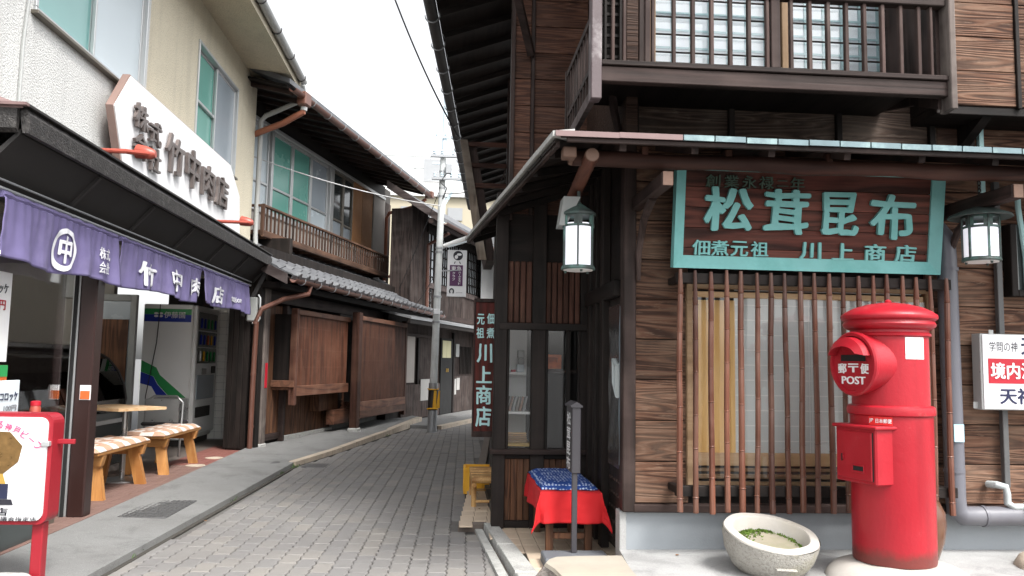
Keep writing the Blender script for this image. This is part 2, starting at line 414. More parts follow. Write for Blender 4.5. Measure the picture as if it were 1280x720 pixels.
# ------------------------------------------------------------------ builders
F0 = Matrix.Identity(4)
F2 = Matrix.Translation((-2.45, 10.6, 0)) @ Matrix.Rotation(rad(-14), 4, 'Z')     # second house: x = out towards the lane, y = along its front
F3 = Matrix.Translation((-.5, 17.1, 0)) @ Matrix.Rotation(rad(-18.5), 4, 'Z')     # third house
W = {}

def props(o, label=None, cat=None, group=None, kind=None):
    if label: o['label'] = label
    if cat: o['category'] = cat
    if group: o['group'] = group
    if kind: o['kind'] = kind

def thing(name, label, cat, loc=(0, 0, 0), group=None, F=F0, rz=0):
    o = bpy.data.objects.new(name, None); COL.objects.link(o)
    m = F @ Matrix.Translation(loc) @ Matrix.Rotation(rz, 4, 'Z')
    o.matrix_world = m; W[o] = m; o.empty_display_size = .1
    props(o, label, cat, group)
    return o

def attach(o, parent, world):
    W[o] = world
    if parent is not None:
        o.parent = parent
        o.matrix_basis = W[parent].inverted() @ world
    else:
        o.matrix_world = world

class MB:
    def __init__(s, F=F0): s.v = []; s.f = []; s.F = F
    def add(s, vs, fs):
        b = len(s.v); s.v += [Vector(v) for v in vs]; s.f += [tuple(i+b for i in f) for f in fs]; return s
    def box(s, x0, x1, y0, y1, z0, z1, c=0.0):
        v, f = cbox(x0, x1, y0, y1, z0, z1, c); return s.add(v, f)
    def hexa(s, a, b):          # two matching quads
        return s.add(list(a)+list(b), [(3, 2, 1, 0), (4, 5, 6, 7), (0, 1, 5, 4), (1, 2, 6, 5), (2, 3, 7, 6), (3, 0, 4, 7)])
    def beam(s, p, q, wd, h, upv=(0, 0, 1)):   # rectangular bar from p to q
        p, q = Vector(p), Vector(q); d = (q-p).normalized(); u = Vector(upv)
        r = d.cross(u).normalized(); u = r.cross(d).normalized()
        e = [r*(wd/2)*i+u*(h/2)*j for i, j in ((-1, -1), (1, -1), (1, 1), (-1, 1))]
        return s.hexa([p+x for x in e], [q+x for x in e])
    def tube(s, pts, r, n=8, cap=True):
        pts = [Vector(p) for p in pts]; k = len(pts); rs = r if isinstance(r, (list, tuple)) else [r]*k
        vs = []; nrm = None
        for i, p in enumerate(pts):
            d = (pts[min(i+1, k-1)]-pts[max(i-1, 0)])
            if d.length < 1e-9: d = Vector((0, 0, 1))
            d.normalize()
            if nrm is None:
                nrm = d.orthogonal().normalized()
            else:
                nrm = (nrm-d*nrm.dot(d))
                nrm = nrm.normalized() if nrm.length > 1e-6 else d.orthogonal().normalized()
            b = d.cross(nrm)
            for j in range(n):
                a = 2*pi*j/n; vs.append(p+(nrm*math.cos(a)+b*math.sin(a))*rs[i])
        fs = [(i*n+j, i*n+(j+1) % n, (i+1)*n+(j+1) % n, (i+1)*n+j) for i in range(k-1) for j in range(n)]
        if cap: fs += [tuple(range(n))[::-1], tuple((k-1)*n+j for j in range(n))]
        return s.add(vs, fs)
    def lathe(s, prof, cx=0, cy=0, n=24, cz=0, sx=1, sy=1, cap=True):
        k = len(prof); vs = []
        for r, z in prof:
            for j in range(n):
                a = 2*pi*j/n; vs.append((cx+r*math.cos(a)*sx, cy+r*math.sin(a)*sy, cz+z))
        fs = [(i*n+j, i*n+(j+1) % n, (i+1)*n+(j+1) % n, (i+1)*n+j) for i in range(k-1) for j in range(n)]
        if cap: fs += [tuple(range(n))[::-1], tuple((k-1)*n+j for j in range(n))]
        return s.add(vs, fs)
    def prism(s, poly, ax, a, b):   # poly of 2D points in the plane normal to ax, from a to b along ax
        def P(u, v, t): return {'X': (t, u, v), 'Y': (u, t, v), 'Z': (u, v, t)}[ax]
        n = len(poly)
        vs = [P(u, v, a) for u, v in poly]+[P(u, v, b) for u, v in poly]
        fs = [tuple(range(n))[::-1], tuple(range(n, 2*n))]+[(i, (i+1) % n, n+(i+1) % n, n+i) for i in range(n)]
        return s.add(vs, fs)
    def build(s, name, mat, parent=None, smooth=False, kind=None, label=None, recalc=True, cat=None, group=None, tone=None):
        me = bpy.data.meshes.new(name)
        W0 = s.F
        if parent is not None:
            T = W[parent].inverted() @ s.F; world = W[parent]
        else:
            # origin at the bottom middle of the thing
            xs = [v.x for v in s.v]; ys = [v.y for v in s.v]; zs = [v.z for v in s.v]
            c = Vector(((min(xs)+max(xs))/2, (min(ys)+max(ys))/2, min(zs)))
            world = s.F @ Matrix.Translation(c); T = world.inverted() @ s.F
        me.from_pydata([T @ v for v in s.v], [], s.f)
        if recalc:
            bm = bmesh.new(); bm.from_mesh(me); bmesh.ops.recalc_face_normals(bm, faces=bm.faces); bm.to_mesh(me); bm.free()
        me.materials.append(M[mat] if isinstance(mat, str) else mat)
        if smooth:
            me.polygons.foreach_set('use_smooth', [True]*len(me.polygons)); me.set_sharp_from_angle(angle=rad(38))
        o = bpy.data.objects.new(name, me); COL.objects.link(o)
        attach(o, parent, world)
        props(o, label, cat, group, kind)
        return o

def cbox(x0, x1, y0, y1, z0, z1, c=0.0):
    if c <= 0:
        return ([(x, y, z) for z in (z0, z1) for y in (y0, y1) for x in (x0, x1)],
                [(0, 2, 3, 1), (4, 5, 7, 6), (0, 1, 5, 4), (1, 3, 7, 5), (3, 2, 6, 7), (2, 0, 4, 6)])
    c = min(c, (x1-x0)*.45, (y1-y0)*.45, (z1-z0)*.45)
    vs = []; idx = {}
    X, Y, Z = (x0, x1), (y0, y1), (z0, z1)
    for i in (0, 1):
        for j in (0, 1):
            for k in (0, 1):
                sx, sy, sz = (1-2*i)*c, (1-2*j)*c, (1-2*k)*c
                idx[i, j, k, 0] = len(vs); vs.append((X[i], Y[j]+sy, Z[k]+sz))
                idx[i, j, k, 1] = len(vs); vs.append((X[i]+sx, Y[j], Z[k]+sz))
                idx[i, j, k, 2] = len(vs); vs.append((X[i]+sx, Y[j]+sy, Z[k]))
    fs = []
    q = ((0, 0), (1, 0), (1, 1), (0, 1))
    for i in (0, 1):
        fs.append(tuple(idx[i, a, b, 0] for a, b in q)); fs.append(tuple(idx[a, i, b, 1] for a, b in q)); fs.append(tuple(idx[a, b, i, 2] for a, b in q))
    for a in (0, 1):
        for b in (0, 1):
            fs.append((idx[0, a, b, 1], idx[1, a, b, 1], idx[1, a, b, 2], idx[0, a, b, 2]))
            fs.append((idx[a, 0, b, 0], idx[a, 1, b, 0], idx[a, 1, b, 2], idx[a, 0, b, 2]))
            fs.append((idx[a, b, 0, 0], idx[a, b, 1, 0], idx[a, b, 1, 1], idx[a, b, 0, 1]))
    for i in (0, 1):
        for j in (0, 1):
            for k in (0, 1): fs.append((idx[i, j, k, 0], idx[i, j, k, 1], idx[i, j, k, 2]))
    return vs, fs

_cache = {}
def pc(name, b, mat, parent=None, F=F0, c=.003, rot=None, kind=None, label=None):
    """one box-shaped piece, its origin in its middle; alike pieces share their mesh"""
    x0, x1, y0, y1, z0, z1 = b
    d = tuple(round(v, 3) for v in (x1-x0, y1-y0, z1-z0))
    key = (d, mat, round(c, 4))
    if key not in _cache:
        me = bpy.data.meshes.new(name)
        v, f = cbox(-d[0]/2, d[0]/2, -d[1]/2, d[1]/2, -d[2]/2, d[2]/2, c)
        me.from_pydata(v, [], f)
        bm = bmesh.new(); bm.from_mesh(me); bmesh.ops.recalc_face_normals(bm, faces=bm.faces); bm.to_mesh(me); bm.free()
        me.materials.append(M[mat]); _cache[key] = me
    o = bpy.data.objects.new(name, _cache[key]); COL.objects.link(o)
    m = F @ Matrix.Translation(((x0+x1)/2, (y0+y1)/2, (z0+z1)/2))
    if rot: m = m @ Matrix.Rotation(rot[0], 4, rot[1])
    attach(o, parent, m)
    props(o, label, None, None, kind)
    return o

def inst(name, me, parent, m):
    o = bpy.data.objects.new(name, me); COL.objects.link(o); attach(o, parent, m); return o

def mesh_of(mb, name, mat, smooth=False):
    me = bpy.data.meshes.new(name); me.from_pydata(mb.v, [], mb.f)
    bm = bmesh.new(); bm.from_mesh(me); bmesh.ops.recalc_face_normals(bm, faces=bm.faces); bm.to_mesh(me); bm.free()
    me.materials.append(M[mat])
    if smooth:
        me.polygons.foreach_set('use_smooth', [True]*len(me.polygons)); me.set_sharp_from_angle(angle=rad(38))
    return me

# lettering: Blender's own font, turned into a mesh and fitted to a box
def glyph_mesh(s, bold=0.0, depth=.0, brush=0.0, seed=0):
    cu = bpy.data.curves.new('lettering', 'FONT'); cu.body = s; cu.size = 1; cu.offset = 0
    cu.extrude = depth; cu.resolution_u = 3; cu.align_x = 'LEFT'
    if '\n' in s: cu.space_line = 1.0
    o = bpy.data.objects.new('lettering', cu); COL.objects.link(o)
    dg = bpy.context.evaluated_depsgraph_get(); dg.update()
    me = bpy.data.meshes.new_from_object(o.evaluated_get(dg))
    bpy.data.objects.remove(o); bpy.data.curves.remove(cu)
    if brush:
        for v in me.vertices:
            p = Vector((v.co.x*3.1+seed, v.co.y*3.1, 0))
            v.co.x += noise.noise(p)*brush; v.co.y += noise.noise(p+Vector((9, 5, 3)))*brush
    return me

def lettering(name, s, center, wd, ht, right, upv, mat, parent, F=F0, depth=0.0, bold=.0, brush=0, shear=0, bend=None):
    me = glyph_mesh(s, 0, .5 if depth else 0, brush, len(s)*7.3+ord(s[0]) % 13)
    if bold:   # heavier strokes: overlapping copies a hair apart in depth
        base = [v.co.copy() for v in me.vertices]; faces = [tuple(p.vertices) for p in me.polygons]
        nb_ = len(base); vs = []; fs = []; K = 7; rb0 = bold*.62
        for k in range(K):
            a = 2*pi*k/(K-1); dx, dy = ((0, 0) if k == 0 else (rb0*math.cos(a), rb0*.8*math.sin(a)))
            sc_ = 1+.012*k
            for c in base: vs.append((c.x+dx, c.y+dy, (c.z*sc_ if depth else c.z+.0001*k)))
            fs += [tuple(i+k*nb_ for i in f) for f in faces]
        bpy.data.meshes.remove(me); me = bpy.data.meshes.new(name); me.from_pydata(vs, [], fs)
    xs = [v.co.x for v in me.vertices]; ys = [v.co.y for v in me.vertices]
    if not xs:
        return None
    x0, x1, y0, y1 = min(xs), max(xs), min(ys), max(ys)
    right = Vector(right).normalized(); upv = Vector(upv).normalized(); nrm = right.cross(upv)
    T = W[parent].inverted() @ F; c = Vector(center)
    for v in me.vertices:
        u = (v.co.x-x0)/(x1-x0)-.5; q = (v.co.y-y0)/(y1-y0)-.5
        d = v.co.z*depth if depth else v.co.z*4
        p = c+right*((u+shear*q)*wd)+upv*(q*ht)+nrm*d
        if bend: p = bend(p)
        v.co = T @ p
    me.materials.clear(); me.materials.append(M[mat])
    o = bpy.data.objects.new(name, me); COL.objects.link(o); attach(o, parent, W[parent])
    return o

def gutter_hooks(F, x, z, ys, parent, r=.05, mat='galv', hang=.0):
    mb = MB(); k = 8
    mb.tube([(r*math.cos(a), 0, r*math.sin(a)) for a in [pi*1.0+pi*1.1*i/k for i in range(k+1)]], .007, 5)
    me = mesh_of(mb, 'gutter_bracket', mat, True)
    for y in ys: inst('gutter_bracket', me, parent, F @ Matrix.Translation((x, y, z)))

def half_gutter(mb, F, x, z, y0, y1, r=.05):
    n = 8; a0 = [pi+pi*i/n for i in range(n+1)]
    vs = []
    for y in (y0, y1):
        for rr in (r, r-.006):
            vs += [(x+rr*math.cos(a), y, z+rr*math.sin(a)) for a in a0]
    m = n+1
    fs = []
    for i in range(n):
        fs.append((i, i+1, 2*m+i+1, 2*m+i)); fs.append((m+i+1, m+i, 3*m+i, 3*m+i+1))
        fs.append((i, m+i, m+i+1, i+1)); fs.append((2*m+i+1, 3*m+i+1, 3*m+i, 2*m+i))
    fs.append((0, 2*m, 3*m, m)); fs.append((n, m+n, 3*m+n, 2*m+n))
    mb.add(vs, fs)

# ================================================================== SETTING
def flat(name, poly, z0, z1, mat, label=None, kind='structure', F=F0):
    return MB(F).prism(poly, 'Z', z0, z1).build(name, mat, None, kind=kind, label=label)

g = MB(); g.add([(-400, -400, -.05), (400, -400, -.05), (400, 600, -.05), (-400, 600, -.05)], [(0, 1, 2, 3)])
g.build('ground', 'asphalt', None, kind='structure')
ROAD = [(-2.1, 2.0), (-1.87, 4.8), (-1.71, 9.55), (-.42, 16.4), (-.2, 15.3), (.3, 16.4), (2.6, 22.0), (2.9, 20.5), (1.1, 15.6),
        (.68, 13.9), (.30, 8.5), (.10, 6.0), (.30, 6.03), (.52, 4.6), (.80, 2.0)]
road = flat('road', ROAD, -.03, -.012, 'joint')

def inside(p, poly, m=0):
    x, y = p; c = False; n = len(poly)
    for i in range(n):
        x1, y1 = poly[i]; x2, y2 = poly[(i+1) % n]
        if (y1 > y) != (y2 > y) and x < (x2-x1)*(y-y1)/(y2-y1)+x1: c = not c
    return c
def road_pavers():
    bw, bl = .112, .21
    # one wavy-edged concrete paver
    def shape(o):
        w_, l_ = bw/2-o, bl/2-o
        ys = [-l_, -l_*.5, 0, l_*.5, l_]
        dx = [.006, -.006, .006, -.006, .006]
        R = [(w_+d, y) for d, y in zip(dx, ys)]; L = [(-w_+d, y) for d, y in zip(dx, ys)]
        return R+L[::-1]
    lo, hi = shape(.003), shape(.009); n = len(lo)
    pv = [(x, y, -.012) for x, y in lo]+[(x, y, -.004) for x, y in lo]+[(x, y, 0) for x, y in hi]
    pf = [tuple(range(2*n, 3*n))]
    for k in (0, 1): pf += [(k*n+i, k*n+(i+1) % n, (k+1)*n+(i+1) % n, (k+1)*n+i) for i in range(n)]
    mb = MB(); mb.add(pv, pf); me = mesh_of(mb, 'paver', 'paver')
    cells = []
    A = rad(-1.2); ca, sa = math.cos(A), math.sin(A)
    for i in range(-32, 45):
        for j in range(8, 128):
            lx = i*bw; ly = j*bl+(bl/2 if i % 2 else 0)
            x = lx*ca+ly*sa; y = -lx*sa+ly*ca
            x, y = lx*ca-ly*sa-.25, lx*sa+ly*ca
            if inside((x-.03, y), ROAD) and inside((x+.03, y), ROAD) and inside((x, y+.07), ROAD) and y > 3.6 and y < 19.5:
                cells.append((y*y+x*x, x, y, A))
    cells.sort()
    vis = [c for c in cells if c[2] > 4.45]
    hid = [c for c in cells if c[2] <= 4.45]
    rnd = random.Random(3)
    def tf(x, y): return Matrix.Translation((x, y, rnd.uniform(-.0025, .0015))) @ Matrix.Rotation(A+rnd.uniform(-.02, .02), 4, 'Z') @ Matrix.Rotation(rnd.uniform(-.008, .008), 4, 'X')
    for _, x, y, a in vis[:300]:
        inst('paver', me, road, tf(x, y))
    rest = MB(); tones = []
    for _, x, y, a in hid+vis[300:]:
        T = tf(x, y); rest.add([T @ Vector(v) for v in pv], pf); tones += [rnd.random()]*len(pv)
    o = rest.build('pavers', 'paver', road, kind='stuff', recalc=False)
    at = o.data.attributes.new('tone', 'FLOAT', 'POINT'); at.data.foreach_set('value', tones)
road_pavers()
# beyond the bend the lane goes on as plain paving
# left concrete apron in front of the butcher's, with its kerb
ap = MB(); P = [(-1.90, 4.0), (-1.87, 4.8), (-1.80, 7.0), (-1.715, 9.5), (-2.05, 10.05), (-2.45, 10.95), (-2.50, 10.95), (-2.52, 6.0), (-2.52, 2.0), (-2.05, 2.0)]
N_ = len(P)
inner = [3, 4, 5, 6, 7, 8]
zt = [.045, .045, .045, .05, .075, .10, .10, .06, .06, .045]
ap.add([(x, y, -.04) for x, y in P]+[(x, y, z) for (x, y), z in zip(P, zt)], [tuple(range(N_, 2*N_))]+[(i, (i+1) % N_, N_+(i+1) % N_, N_+i) for i in range(N_)])
ap.build('pavement_apron', 'concrete', None, kind='structure')
flat('kerb_gap', [(-1.905, 4.0), (-1.875, 4.8), (-1.805, 7.0), (-1.72, 9.5), (-1.455, 10.8), (-.955, 13.7), (-.505, 16.15), (-.478, 16.13), (-.925, 13.7), (-1.42, 10.8), (-1.68, 9.5), (-1.765, 7.0), (-1.84, 4.8), (-1.87, 4.0)], -.01, .0035, 'dirt')
# tiled shop floor
sf = flat('shop_floor', [(-2.52, 2.0), (-2.52, 12.1), (-7, 12.1), (-7, 2.0)], -.04, .052, 'grout')
rf = random.Random(5)
k = 0
for j in range(34):
    y0 = 4.3+j*.2
    if y0 > 11: break
    for i in range(5):
        x1 = -2.53-i*.1
        pc('tile', (x1-.095, x1, y0, y0+.195, .045, .062), 'floor_red' if y0 > 8.9 else 'floor_tile', sf, c=.003)
# wooden house pavement
pv2 = MB()
P = [(-1.715, 9.52), (-1.45, 10.8), (-.95, 13.7), (-.50, 16.15), (-.80, 16.7), (-1.3, 17.0), (-2.6, 11.5), (-2.45, 10.95), (-2.05, 10.05)]
zt = [.05, .055, .08, .14, .15, .15, .10, .10, .075]; N_ = len(P)
pv2.add([(x, y, -.04) for x, y in P]+[(x, y, z) for (x, y), z in zip(P, zt)], [tuple(range(N_, 2*N_))]+[(i, (i+1) % N_, N_+(i+1) % N_, N_+i) for i in range(N_)])
pave2 = pv2.build('pavement', 'concrete', None, kind='structure')
for i in range(3):
    a, b = P[i], P[i+1]; za, zb = zt[i], zt[i+1]
    L = math.dist(a, b); n = max(1, round(L/.9))
    for q in range(n):
        t0, t1 = q/n+.004, (q+1)/n-.004
        p = Vector((a[0]+(b[0]-a[0])*t0+.02, a[1]+(b[1]-a[1])*t0, 0)); r_ = Vector((a[0]+(b[0]-a[0])*t1+.02, a[1]+(b[1]-a[1])*t1, 0))
        z0, z1 = za+(zb-za)*t0+.004, za+(zb-za)*t1+.004
        MB().hexa([(p.x, p.y, -.03), (p.x-.11, p.y, -.03), (p.x-.11, p.y, z0), (p.x, p.y, z0)], [(r_.x, r_.y, -.03), (r_.x-.11, r_.y, -.03), (r_.x-.11, r_.y, z1), (r_.x, r_.y, z1)]).build('kerb_stone', 'granite_warm', pave2)
# far pavement in front of the third house
pv3 = MB(F3).prism([(-1.9, 1.0), (-1.9, -.1), (.0, -.1), (12, -.1), (12, 1.0)][0:0] or [(-.9, -1.9), (1.0, -1.9), (1.0, 9), (-.9, 9)], 'Z', -.04, .06).build('pavement', 'concrete', None, kind='structure')
for q in range(9):
    pc('kerb_stone', (.95, 1.07, -1.9+q*.9, -1.9+q*.9+.89, -.03, .066), 'granite_warm', pv3, F3)

# right-hand tiled step in front of the shop
TP = [(.10, 6.0), (.305, 6.05), (.56, 4.85), (.60, 4.3), (1.06, 4.3), (1.06, 5.92), (.40, 5.92), (.40, 8.6), (.75, 13.9), (.66, 13.9), (.30, 8.5)]
plat = flat('pavement_tiled', TP, -.04, .040, 'grout')
rnd = random.Random(11)
mbt = MB(); mbt.add(*cbox(-.048, .048, -.098, .098, -.006, .006, .003)); tme = mesh_of(mbt, 'tile', 'tile_cream')
cells = []
for j in range(0, 52):
    sk_ = math.atan2(.28, 8)  # the step follows the lane's slow turn
    for i in range(0, 11):
        y = 4.42+j*.2*.5*1.0
        if j % 1: pass
        x = .06+i*.1
        cells.append((x+ (0 if y < 6 else (y-6)*.045), y))
for x, y in cells:
    pass
def tile_cells():
    out = []
    for j in range(0, 24):
        y = 4.42+j*.2
        for i in range(-1, 11):
            x = .155+i*.1+(max(0, y-6))*.065
            if inside((x, y), TP) or inside((x+.045, y), TP): out.append((x, y))
    return out
for x, y in tile_cells():
    inst('tile', tme, plat, Matrix.Translation((x, y, .042+rnd.uniform(-.001, .001))))
# granite kerb strips beside it
def strip(name, mat, quad, z0, z1, parent=None, nseg=1, label=None, cat=None):
    (a, b, c, d) = [Vector((*p, 0)) for p in quad]   # a,b near edge; d,c far edge
    r = None
    for q in range(nseg):
        t0, t1 = q/nseg+(.003 if q else 0), (q+1)/nseg-.003
        e = [a.lerp(d, t0), b.lerp(c, t0), b.lerp(c, t1), a.lerp(d, t1)]
        m = MB(); ins = .008
        lo = [(p.x, p.y, z0) for p in e]; mid = [(p.x, p.y, z1-.008) for p in e]
        ce = sum(e, Vector())/4; hi = [(p.x+(ce.x-p.x)*.06, p.y+(ce.y-p.y)*.02, z1) for p in e]
        m.add(lo+mid+hi, [(8, 9, 10, 11), (3, 2, 1, 0)]+[(i, (i+1) % 4, 4+(i+1) % 4, 4+i) for i in range(4)]+[(4+i, 4+(i+1) % 4, 8+(i+1) % 4, 8+i) for i in range(4)])
        m.build(name, mat, parent)
kerb = flat('kerb', [(.215, 6.0), (.31, 6.0), (.62, 4.2), (.60, 3.0), (.36, 3.0), (.36, 4.4)], -.04, .0, 'grout')
strip('kerb_stone', 'granite', [(.365, 3.9), (.425, 3.9), (.275, 5.99), (.22, 5.99)], -.02, .018, kerb, 3)
strip('kerb_stone', 'granite', [(.455, 3.9), (.60, 3.9), (.375, 5.99), (.285, 5.99)], -.02, .062, kerb, 3)

# raised concrete ledge under the shop front, and the pale slab with its broken edge
led = MB().prism([(1.005, 4.74), (.965, 4.25), (.945, 3.2), (6.5, 3.2), (6.5, 4.76), (1.06, 4.76)], 'Z', -.04, .158)
led.build('pavement_ledge', 'concrete_pale', None, kind='structure')
sl_ = MB()
top = [(.515, 4.21), (.545, 4.29), (.59, 4.34), (.70, 4.36), (.945, 4.37), (.93, 4.1), (.92, 3.2), (.62, 3.2), (.60, 3.7), (.565, 3.95), (.545, 4.1)]
rr = random.Random(9); n = len(top); cx = sum(p[0] for p in top)/n; cy = sum(p[1] for p in top)/n
rings_ = []
for zz, kx in ((-.03, 1.34), (.03, 1.36), (.08, 1.26), (.13, 1.22), (.185, 1.03), (.2, .97)):
    rings_.append([(cx+(x-cx)*(kx if x < cx else 1)+(rr.uniform(-.02, .02) if zz < .18 and x < .7 else 0), cy+(y-cy)+(rr.uniform(-.012, .012) if zz < .19 and y < 4.3 else 0), zz) for x, y in top])
slab = thing('stone_slab', 'pale cream stone slab with a rough broken edge at the foot of the dark signpost', 'stone slab', (cx, cy, 0))
m = MB(); vs = sum(rings_[:5], []); m.add(vs, [(k*n+i, k*n+(i+1) % n, (k+1)*n+(i+1) % n, (k+1)*n+i) for k in range(4) for i in range(n)]); m.build('broken_edge', 'rough_stone', slab)
m = MB(); m.add(rings_[4]+rings_[5], [tuple(range(n, 2*n))]+[(i, (i+1) % n, n+(i+1) % n, n+i) for i in range(n)]); m.build('top_face', 'slab_stone', slab)

# ================================================================== BUTCHER'S BUILDING (left)
b1 = thing('stucco_building', 'two-storey beige and grey stucco building of the butcher shop, teal windows upstairs', 'building', (-2.9, 8, 0))
WX = -2.9
# walls: outer skin with window openings cut out as separate wall panels
def wall_panels(name, mat, parent, x0, x1, y0, y1, z0, z1, holes, F=F0):
    """wall in a YZ plane with rectangular holes (ya,yb,za,zb), built as one mesh of butted blocks"""
    m = MB(F); ys = sorted({y0, y1, *[h[0] for h in holes], *[h[1] for h in holes]})
    ys = [y for y in ys if y0 <= y <= y1]
    for a, b in zip(ys, ys[1:]):
        hs_ = sorted([h for h in holes if h[0] <= a+1e-6 and h[1] >= b-1e-6], key=lambda h: h[2])
        z = z0
        for h in hs_:
            if h[2] > z: m.box(x0, x1, a, b, z, h[2])
            z = h[3]
        if z < z1: m.box(x0, x1, a, b, z, z1)
    return m.build(name, mat, parent)
w1 = (5.62, 7.62, 3.56, 4.82); w2 = (9.14, 10.86, 3.60, 4.80)
wall_panels('wall', 'stucco_grey', b1, WX-.18, WX, 2.0, 7.70, 2.35, 5.25, [w1])
wall_panels('wall', 'stucco_beige', b1, WX-.18, WX, 7.70, 11.9, 2.35, 5.25, [w2])
MB().box(-7, WX-.18, 11.72, 11.9, 2.35, 5.25).build('wall', 'stucco_beige', b1)
MB().box(-7.2, -7.0, 2.0, 11.9, 0, 5.25).build('wall', 'stucco_grey', b1)
MB().box(-7, WX-.18, 1.8, 2.0, 2.35, 5.25).build('wall', 'stucco_grey', b1)
MB().box(-7, WX-.18, 2.0, 11.72, 2.35, 2.5).build('floor_slab', 'interior', b1)
MB().prism([(WX+.02, 5.25), (-2.27, 5.14), (-2.27, 5.30), (-2.9, 5.45), (-7.2, 6.9), (-7.2, 5.25)], 'Y', 1.8, 11.93).build('roof', 'stucco_soffit', b1)
gt = MB(); half_gutter(gt, F0, -2.215, 5.27, 1.8, 11.8, .055)
gt.build('gutter', 'pipe_grey', b1, True)
gutter_hooks(F0, -2.215, 5.27, [6.5, 7.35, 8.2, 9.05, 9.9, 10.75, 11.6], b1, .064, 'black_metal')
MB().tube([(-2.215, 11.72, 5.2), (-2.215, 11.86, 5.12), (-2.3, 11.95, 5.02), (-2.78, 12.0, 4.80), (-2.845, 12.0, 4.72), (-2.845, 11.98, 3.0), (-2.82, 11.98, 2.5)], .036, 10).build('drainpipe', 'pipe_grey', b1, True)
MB().tube([(-2.885, 5.56, 5.2), (-2.885, 5.56, 3.9), (-2.885, 5.5, 3.3), (-2.885, 5.5, 2.7)], .012, 6).build('conduit', 'pipe_grey', b1, True)

def sash_window(parent, x, y0, y1, z0, z1, ym, matL, matR, mid=None, F=F0):
    f = MB(F); t = .035
    for a in ((y0, y1, z0, z0+t), (y0, y1, z1-t, z1), (y0, y0+t, z0+t, z1-t), (y1-t, y1, z0+t, z1-t)):
        f.box(x-.09, x+.02, a[0], a[1], a[2], a[3], .004)
    w_ = f.build('window', 'alu', parent)
    s = MB(F).box(x-.02, x+.05, y0-.03, y1+.03, z0-.03, z0-.002, .004).build('sill', 'bronze_alu', w_)
    def pane(a, b, m, dx):
        MB(F).box(x-.075+dx, x-.065+dx, a+.03, b-.03, z0+t+.03, z1-t-.03).build('pane', m, w_)
        fr = MB(F)
        for q in ((a, b, z0+t, z0+t+.03), (a, b, z1-t-.03, z1-t), (a, a+.03, z0+t+.03, z1-t-.03), (b-.03, b, z0+t+.03, z1-t-.03)):
            fr.box(x-.085+dx, x-.055+dx, *q, .003)
        if mid: fr.box(x-.082+dx, x-.056+dx, a+.03, b-.03, mid-.018, mid+.018, .003)
        fr.build('sash', 'alu', w_)
    pane(y0+t, ym+.02, matL, 0); pane(ym-.02, y1-t, matR, .035)
    return w_
sash_window(b1, WX, *w1, 6.63, 'teal_pane', 'frosted')
sash_window(b1, WX, *w2, 10.0, 'green_pane', 'grey_pane', None)
MB().box(WX-.075, WX-.03, 9.2, 9.98, 4.13, 4.165, .003).build('transom', 'alu', b1)

# awning: dark hipped canopy over the shop front
aw = thing('shop_awning', 'long black canopy with sparkling dark fascia over the butcher shop front', 'awning', (-2.5, 7.5, 2.0))
ez, ex = 2.40, -2.3
m = MB(); m.prism([(ex-.03, ez+.0), (ex, ez), (ex+.005, ez+.10), (ex-.02, ez+.14), (ex-.05, ez+.12)], 'Y', 4.5, 10.62); m.build('fascia', 'black_fascia', aw)
m = MB(); m.prism([(4.5, ez), (4.47, ez+.02), (4.47, ez+.13), (4.5, ez+.14)], 'X', -4.2, ex-.05); m.build('end_fascia', 'black_fascia', aw)
m = MB(); m.add([(ex-.02, 4.5, ez+.145), (ex-.02, 10.62, ez+.145), (WX+.004, 10.62, 2.80), (WX+.004, 4.9, 2.80),
                 (ex-.03, 4.52, ez+.125), (ex-.03, 10.6, ez+.125), (WX+.004, 10.6, 2.78), (WX+.004, 4.9, 2.78)],
               [(0, 1, 2, 3), (7, 6, 5, 4), (0, 4, 5, 1), (1, 5, 6, 2), (2, 6, 7, 3), (3, 7, 4, 0)]); m.build('roof_sheet', 'black_metal', aw)
m = MB(); m.add([(ex-.02, 4.47, ez+.145), (WX, 4.9, 2.80), (-4.2, 4.9, 2.80), (-4.2, 4.47, ez+.145), (ex-.02, 4.47, ez+.13), (-4.2, 4.47, ez+.13)], [(0, 1, 2, 3), (0, 3, 5, 4)]); m.build('end_sheet', 'copper_edge', aw)
m = MB(); m.box(ex-.04, ex+.008, 4.46, 10.63, ez+.142, ez+.156); m.build('drip_edge', 'black_metal', aw)
m = MB(); m.box(-4.2, ex+.01, 4.44, 4.475, ez+.14, ez+.156); m.build('drip_edge', 'copper_edge', aw)
# sloping soffit panels with dark battens
for i in range(6):
    y0 = 4.52+i*1.015
    m = MB(); m.hexa([(ex-.05, y0, ez+.0), (ex-.05, y0+1.0, ez+.0), (-2.56, y0+1.0, 2.16), (-2.56, y0, 2.16)], [(ex-.05, y0, ez+.03), (ex-.05, y0+1.0, ez+.03), (-2.58, y0+1.0, 2.19), (-2.58, y0, 2.19)]); m.build('soffit_panel', 'black_soffit', aw)
    MB().beam((ex-.05, y0+1.007, ez-.01), (-2.56, y0+1.007, 2.15), .03, .03).build('batten', 'black_metal', aw)
MB().box(-2.66, -2.56, 4.5, 10.6, 2.10, 2.24, .004).build('beam', 'black_metal', aw)
MB().box(-2.9, -2.66, 4.5, 10.6, 2.20, 2.40).build('soffit_box', 'black_soffit', aw)
MB().beam((-2.62, 10.56, 1.75), (-2.33, 10.6, 2.38), .05, .05).build('bracket', 'black_metal', aw)
m = MB(); m.hexa([(-2.34, 10.60, 2.40), (-2.34, 10.62, 2.40), (-2.62, 10.62, 2.15), (-2.62, 10.60, 2.15)], [(-2.34, 10.60, 2.52), (-2.34, 10.62, 2.52), (-2.62, 10.62, 2.62), (-2.62, 10.60, 2.62)]); m.build('end_board', 'black_metal', aw)
